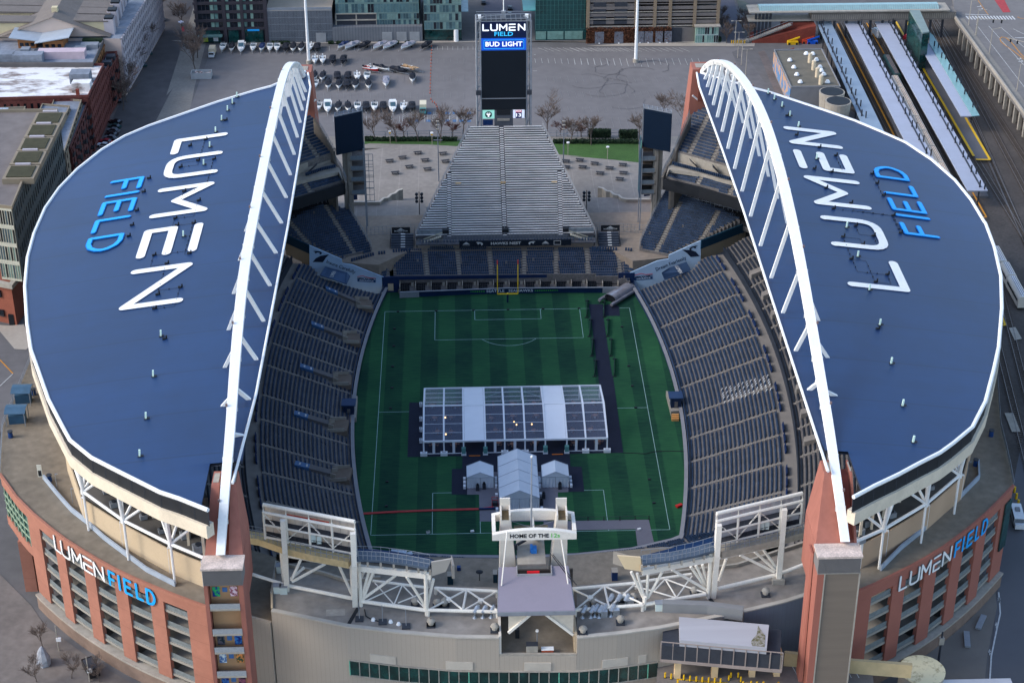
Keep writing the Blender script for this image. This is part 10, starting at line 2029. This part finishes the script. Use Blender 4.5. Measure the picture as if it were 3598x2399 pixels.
for i,(a,b_)in enumerate(zip(jo[:-1],jo[1:])):
 A,B2_=T('I',*a,z=4.8),T('I',*b_,z=4.8);j8('train_coach','white train coach emerging right of the blue roof, %s one'%['farther','nearer'][i],(A+B2_)/2,(B2_-A).length-.6,pale,cw_)
A,B2_=T('I',1690,535,z=4.8),T('I',1755,690,z=4.8);j8('power_car','white and dark green power car with a pointed nose at the right frame edge',(A+B2_)/2,(B2_-A).length-.5,pale,cw_,cat='train car',nose=False)
vd=g_5('road_viaduct','concrete road viaduct on rows of columns at the upper right','viaduct',T('E',1500,300,z=9));ZV=9.0
vp=[('E',1270,-40),('E',1290,132),('E',1400,285),('E',1500,425),('E',1600,560),('E',1764,790),('E',2100,1260),('E',3400,1100),('E',3200,-400)]
q=ccw([T(*p,z=ZV)for p in vp]);MB().hexa([(p.x,p.y,ZV-1.3)for p in q],[(p.x,p.y,ZV)for p in q]).obj('deck',mat('viaduct_road',C(112,108,106),.92,.1,.04,var2=.08,scale2=.5),vd)
ed=[T(*p,z=ZV)for p in vp[1:7]];MB().path(ed,.6,1.1).obj('viaduct_parapet',g_2,vd);off=(ed[-1]-ed[0]).normalized();of2=V((-off.y,off.x,0));of2=of2 if of2 .x>0 else-of2
sw=MB();
A_=[p+of2*.4+V((0,0,.15))for p in ed];B2_=[p+of2*3.4+V((0,0,.15))for p in ed];sw.strip(B2_,A_);sw.obj('viaduct_walk',pave,vd)
for i,p in enumerate(g_4(ed,7)):
 if i:MB().box((p.x+.9,p.y,GZ),(1.0,1.0,ZV-1.3-GZ)).obj('viaduct_column',g_2,vd)
for i,p in enumerate(g_4(ed,14)):MB().box((p.x+12,p.y,GZ),(1.0,1.0,ZV-1.3-GZ)).obj('viaduct_column',g_2,vd)
mk2=MB();R_=lambda x,y:T('E',x,y,z=ZV+.04)
for a,b_ in(((1360,100),(1520,105)),((1700,262),(1900,262))):mk2 .beam(R_(*a),R_(*b_),.4,.03)
for i in range(16):x=1365+i*21;mk2 .beam(R_(x,112),R_(x+22,136),.55,.03)
for k in range(5):mk2 .beam(R_(1350+k*85,160+k*10),R_(1764+k*40,760-k*110),.12,.03)
for x,y in((1465,65),(1455,48),(1740,425),(1730,408)):mk2 .beam(R_(x-15,y),R_(x+15,y),.3,.03).beam(R_(x+15,y),R_(x+8,y-8),.3,.03)
mk2 .obj('road_marking',h_7,vd)
om=MB();lp=[(1445,0),(1500,80),(1520,105)]
for a,b_ in zip(lp[:-1],lp[1:]):om.beam(R_(*a),R_(*b_),.2,.03)
lp=[(1764,395),(1740,370),(1700,320),(1672,288),(1640,262),(1612,256),(1598,268),(1605,288),(1640,318),(1690,352),(1764,410)]
for a,b_ in zip(lp[:-1],lp[1:]):om.beam(R_(*a),R_(*b_),.3,.03)
lp=[(1764,130),(1740,128),(1720,120),(1725,118)]
for a,b_ in zip(lp[:-1],lp[1:]):om.beam(R_(*a),R_(*b_),.25,.03)
om.obj('yellow_road_marking',h_8,vd);rq=[R_(*p)for p in[(1560,0),(1628,0),(1672,86),(1620,88)]];mb=MB();mb.quad(*ccw([p for p in rq]));mb.obj('red_bus_lane',mat('red_lane',C(160,62,66),.9,.2,1),vd)
for i,(q,h_)in enumerate([((1382,175),1),((1430,245),1),((1525,375),1),((1715,625),1)]):
 b0=T('E',*q,z=ZV);r_=g_5('viaduct_lamp','lamp pole on the viaduct walkway, %s from the far end'%ORD[i],'lamp post',b0,'lamp poles on the viaduct');MB().cyl(b0,.18,9.5,8,.1).obj('pole',g_2,r_);MB().beam((b0 .x,b0 .y,ZV+9.4),(b0 .x+2.4,b0 .y,ZV+9.9),.12).obj('lamp_arm',g_2,r_);MB().box((b0 .x+2.6,b0 .y,ZV+9.8),(.9,.4,.2)).obj('lamp_head',g_2,r_)
for i,(a,b_,y)in enumerate((((1435,245),(1640,140),0),((1790,420),(1650,262),1))):
 b0=T('E',*a,z=ZV);z_=ZV+6.5;tip=T('E',*b_,z=z_);r_=g_5('traffic_signal','long armed traffic signal over the viaduct road, %s one'%['farther','nearer'][i],'traffic signal',b0,'traffic signals on the viaduct');MB().cyl(b0,.16,6.6,8).obj('signal_post',g_2,r_);MB().beam((b0 .x,b0 .y,z_),tip,.16).obj('signal_arm',g_2,r_)
 for f in(.55,.85):p=V((b0 .x,b0 .y,z_)).lerp(tip,f);MB().box((p.x,p.y,z_-1.3),(.5,.4,1.2)).obj('signal_head',black,r_)
for i,pts in enumerate([[(1660,885),(1705,880),(1750,960),(1700,970)],[(1630,1470),(1690,1470),(1740,1600),(1680,1600)]]):sheet('crossing',[('I',)+p for p in pts],g_2,z=GZ+.35)
c=T('O',1130,1200,z=GZ+.1)
for i,q in enumerate([(1130,1200),(1045,1305)]):
 c=T('O',*q,z=GZ+.15);r_=g_5('street_bench_slab','long grey slab bench on the pavement at the lower right, %s one'%['farther','nearer'][i],'bench',c,'slab benches at the lower right');MB().box((c.x,c.y,c.z+.1),(1.2,5,.4),-.5 if i==0 else-.2).obj('bench_slab',g_1,r_);MB().box(c,(.8,4,.1),-.5 if i==0 else-.2).obj('bench_base',g_3,r_)
b0=T('O',860,1505,z=GZ);zt=i_1('O',878,1255,b0);r_=g_5('street_pole','tall dark utility pole with a grey head beside the tank lid at the lower right','pole',b0);MB().cyl(b0,.3,zt-GZ,8,.18).obj('pole',g_3,r_);MB().box((b0 .x,b0 .y,zt-3),(1.0,.8,1.6)).obj('pole_head',g_2,r_)
for i,q in enumerate([(1335,400),(1346,440),(1357,480),(1368,518)]):p=T('O',*q,z=GZ);tag(MB().cyl(p,.3,1.6,8).obj('bollard',yellow),'yellow bollard along the road left of the shuttle bus, %s from the far end'%ORD[i],'bollard','yellow bollards by the right road')
sheet('pavement',[('J',0,900),('J',190,1090),('J',270,1210),('J',600,1450),('J',830,1580),('J',700,1800),('J',-300,1800),('J',-300,700)],mat('square_paving',C(112,104,98),.92,.2,.08,var2=.12,scale2=.6))
c=T('J',270,1450,z=GZ+.1);mb=MB();random.seed(9);rings=[]
for k in range(6):rr_=[1.5,1.7,1.5,1.2,.8,.2][k];mb.v+=[(c.x+rr_*cos(j*pi/4)*random.uniform(.8,1.1),c.y+rr_*sin(j*pi/4)*random.uniform(.8,1.1),c.z+k*.9)for j in range(8)]
for k in range(5):
 for j in range(8):mb.f.append((k*8+j,k*8+(j+1)%8,(k+1)*8+(j+1)%8,(k+1)*8+j))
mb.f.append(tuple(range(40,48)));tag(mb.obj('rock_sculpture',mat('rock',C(150,152,158),.7,.25,1)),'upright pale faceted rock sculpture in the lower left square','sculpture')
for i,q in enumerate([(362,1370,1215),(550,1560,1405)]):b0=T('J',q[0],q[1],z=GZ);r_=g_5('square_lamp','white lamp pole at the foot of the left facade, %s one'%['left','right'][i],'lamp post',b0,'white lamp poles at the left facade');zt=i_1('J',q[0],q[2],b0);MB().cyl(b0,.14,zt-GZ,8,.1).obj('pole',g_2,r_);MB().box((b0 .x+.3,b0 .y,zt-4),(1.0,.5,.8)).obj('lamp_head',i_9,r_)
c=T('J',560,1500,z=GZ+.1);r_=g_5('parked_van','cluster of black vans half hidden at the foot of the left facade','van',c);MB().box((c.x,c.y,c.z+.4),(2.2,5,1.6),.5).obj('van_body',cb_,r_);MB().box((c.x,c.y,c.z+2.0),(1.9,3.6,.3),.5).obj('van_roof',g_3,r_)
sheet('road',[('F',-200,870),('F',0,900),('F',100,1030),('F',220,1045),('F',215,1100),('F',20,1568),('J',-60,200),('J',-300,400),('F',-500,1200)],asph);sheet('pavement',[('F',-200,850),('F',60,870),('F',165,860),('F',215,1000),('F',180,1035),('F',100,1030),('F',0,910)],mat('pavement_pale',C(164,154,142)))
mb=MB();[mb.beam(T('F',*a,z=GZ+.14),T('F',*b_,z=GZ+.14),.2,.02)for a,b_ in(((90,1200),(0,1285)),)];mb.obj('road_marking',h_7,kind='structure');mb=MB();mb.beam(T('F',0,1105,z=GZ+.14),T('F',90,1200,z=GZ+.14),.3,.02);mb.obj('road_marking',h_8,kind='structure')
bd=[(-150,430,46,40,24),(-90,440,40,50,20),(-30,450,50,60,26),(60,445,60,50,22),(150,470,50,60,18),(-215,400,60,70,22),(-280,300,60,90,20),(-290,180,70,80,22),(-260,60,60,90,18)]
for i,(x,y,w_,d_,h_)in enumerate(bd):r_=g_5('city_block','plain city block beyond the frame, %s of a far row'%ORD[i],'building',(x,y,0),'far city blocks');MB().box((x,y,GZ),(w_,d_,h_)).obj('body',[tanb,greyb,brickd][i%3],r_);MB().box((x,y,GZ+h_),(w_-2,d_-2,.3)).obj('roof',slate,r_)
sheet('lawn',[('E',-160,10),('E',-60,70),('D',1180,80),('D',1150,0)],mat('scrub',C(90,94,86),.95,.2,.2),z=GZ+.2)
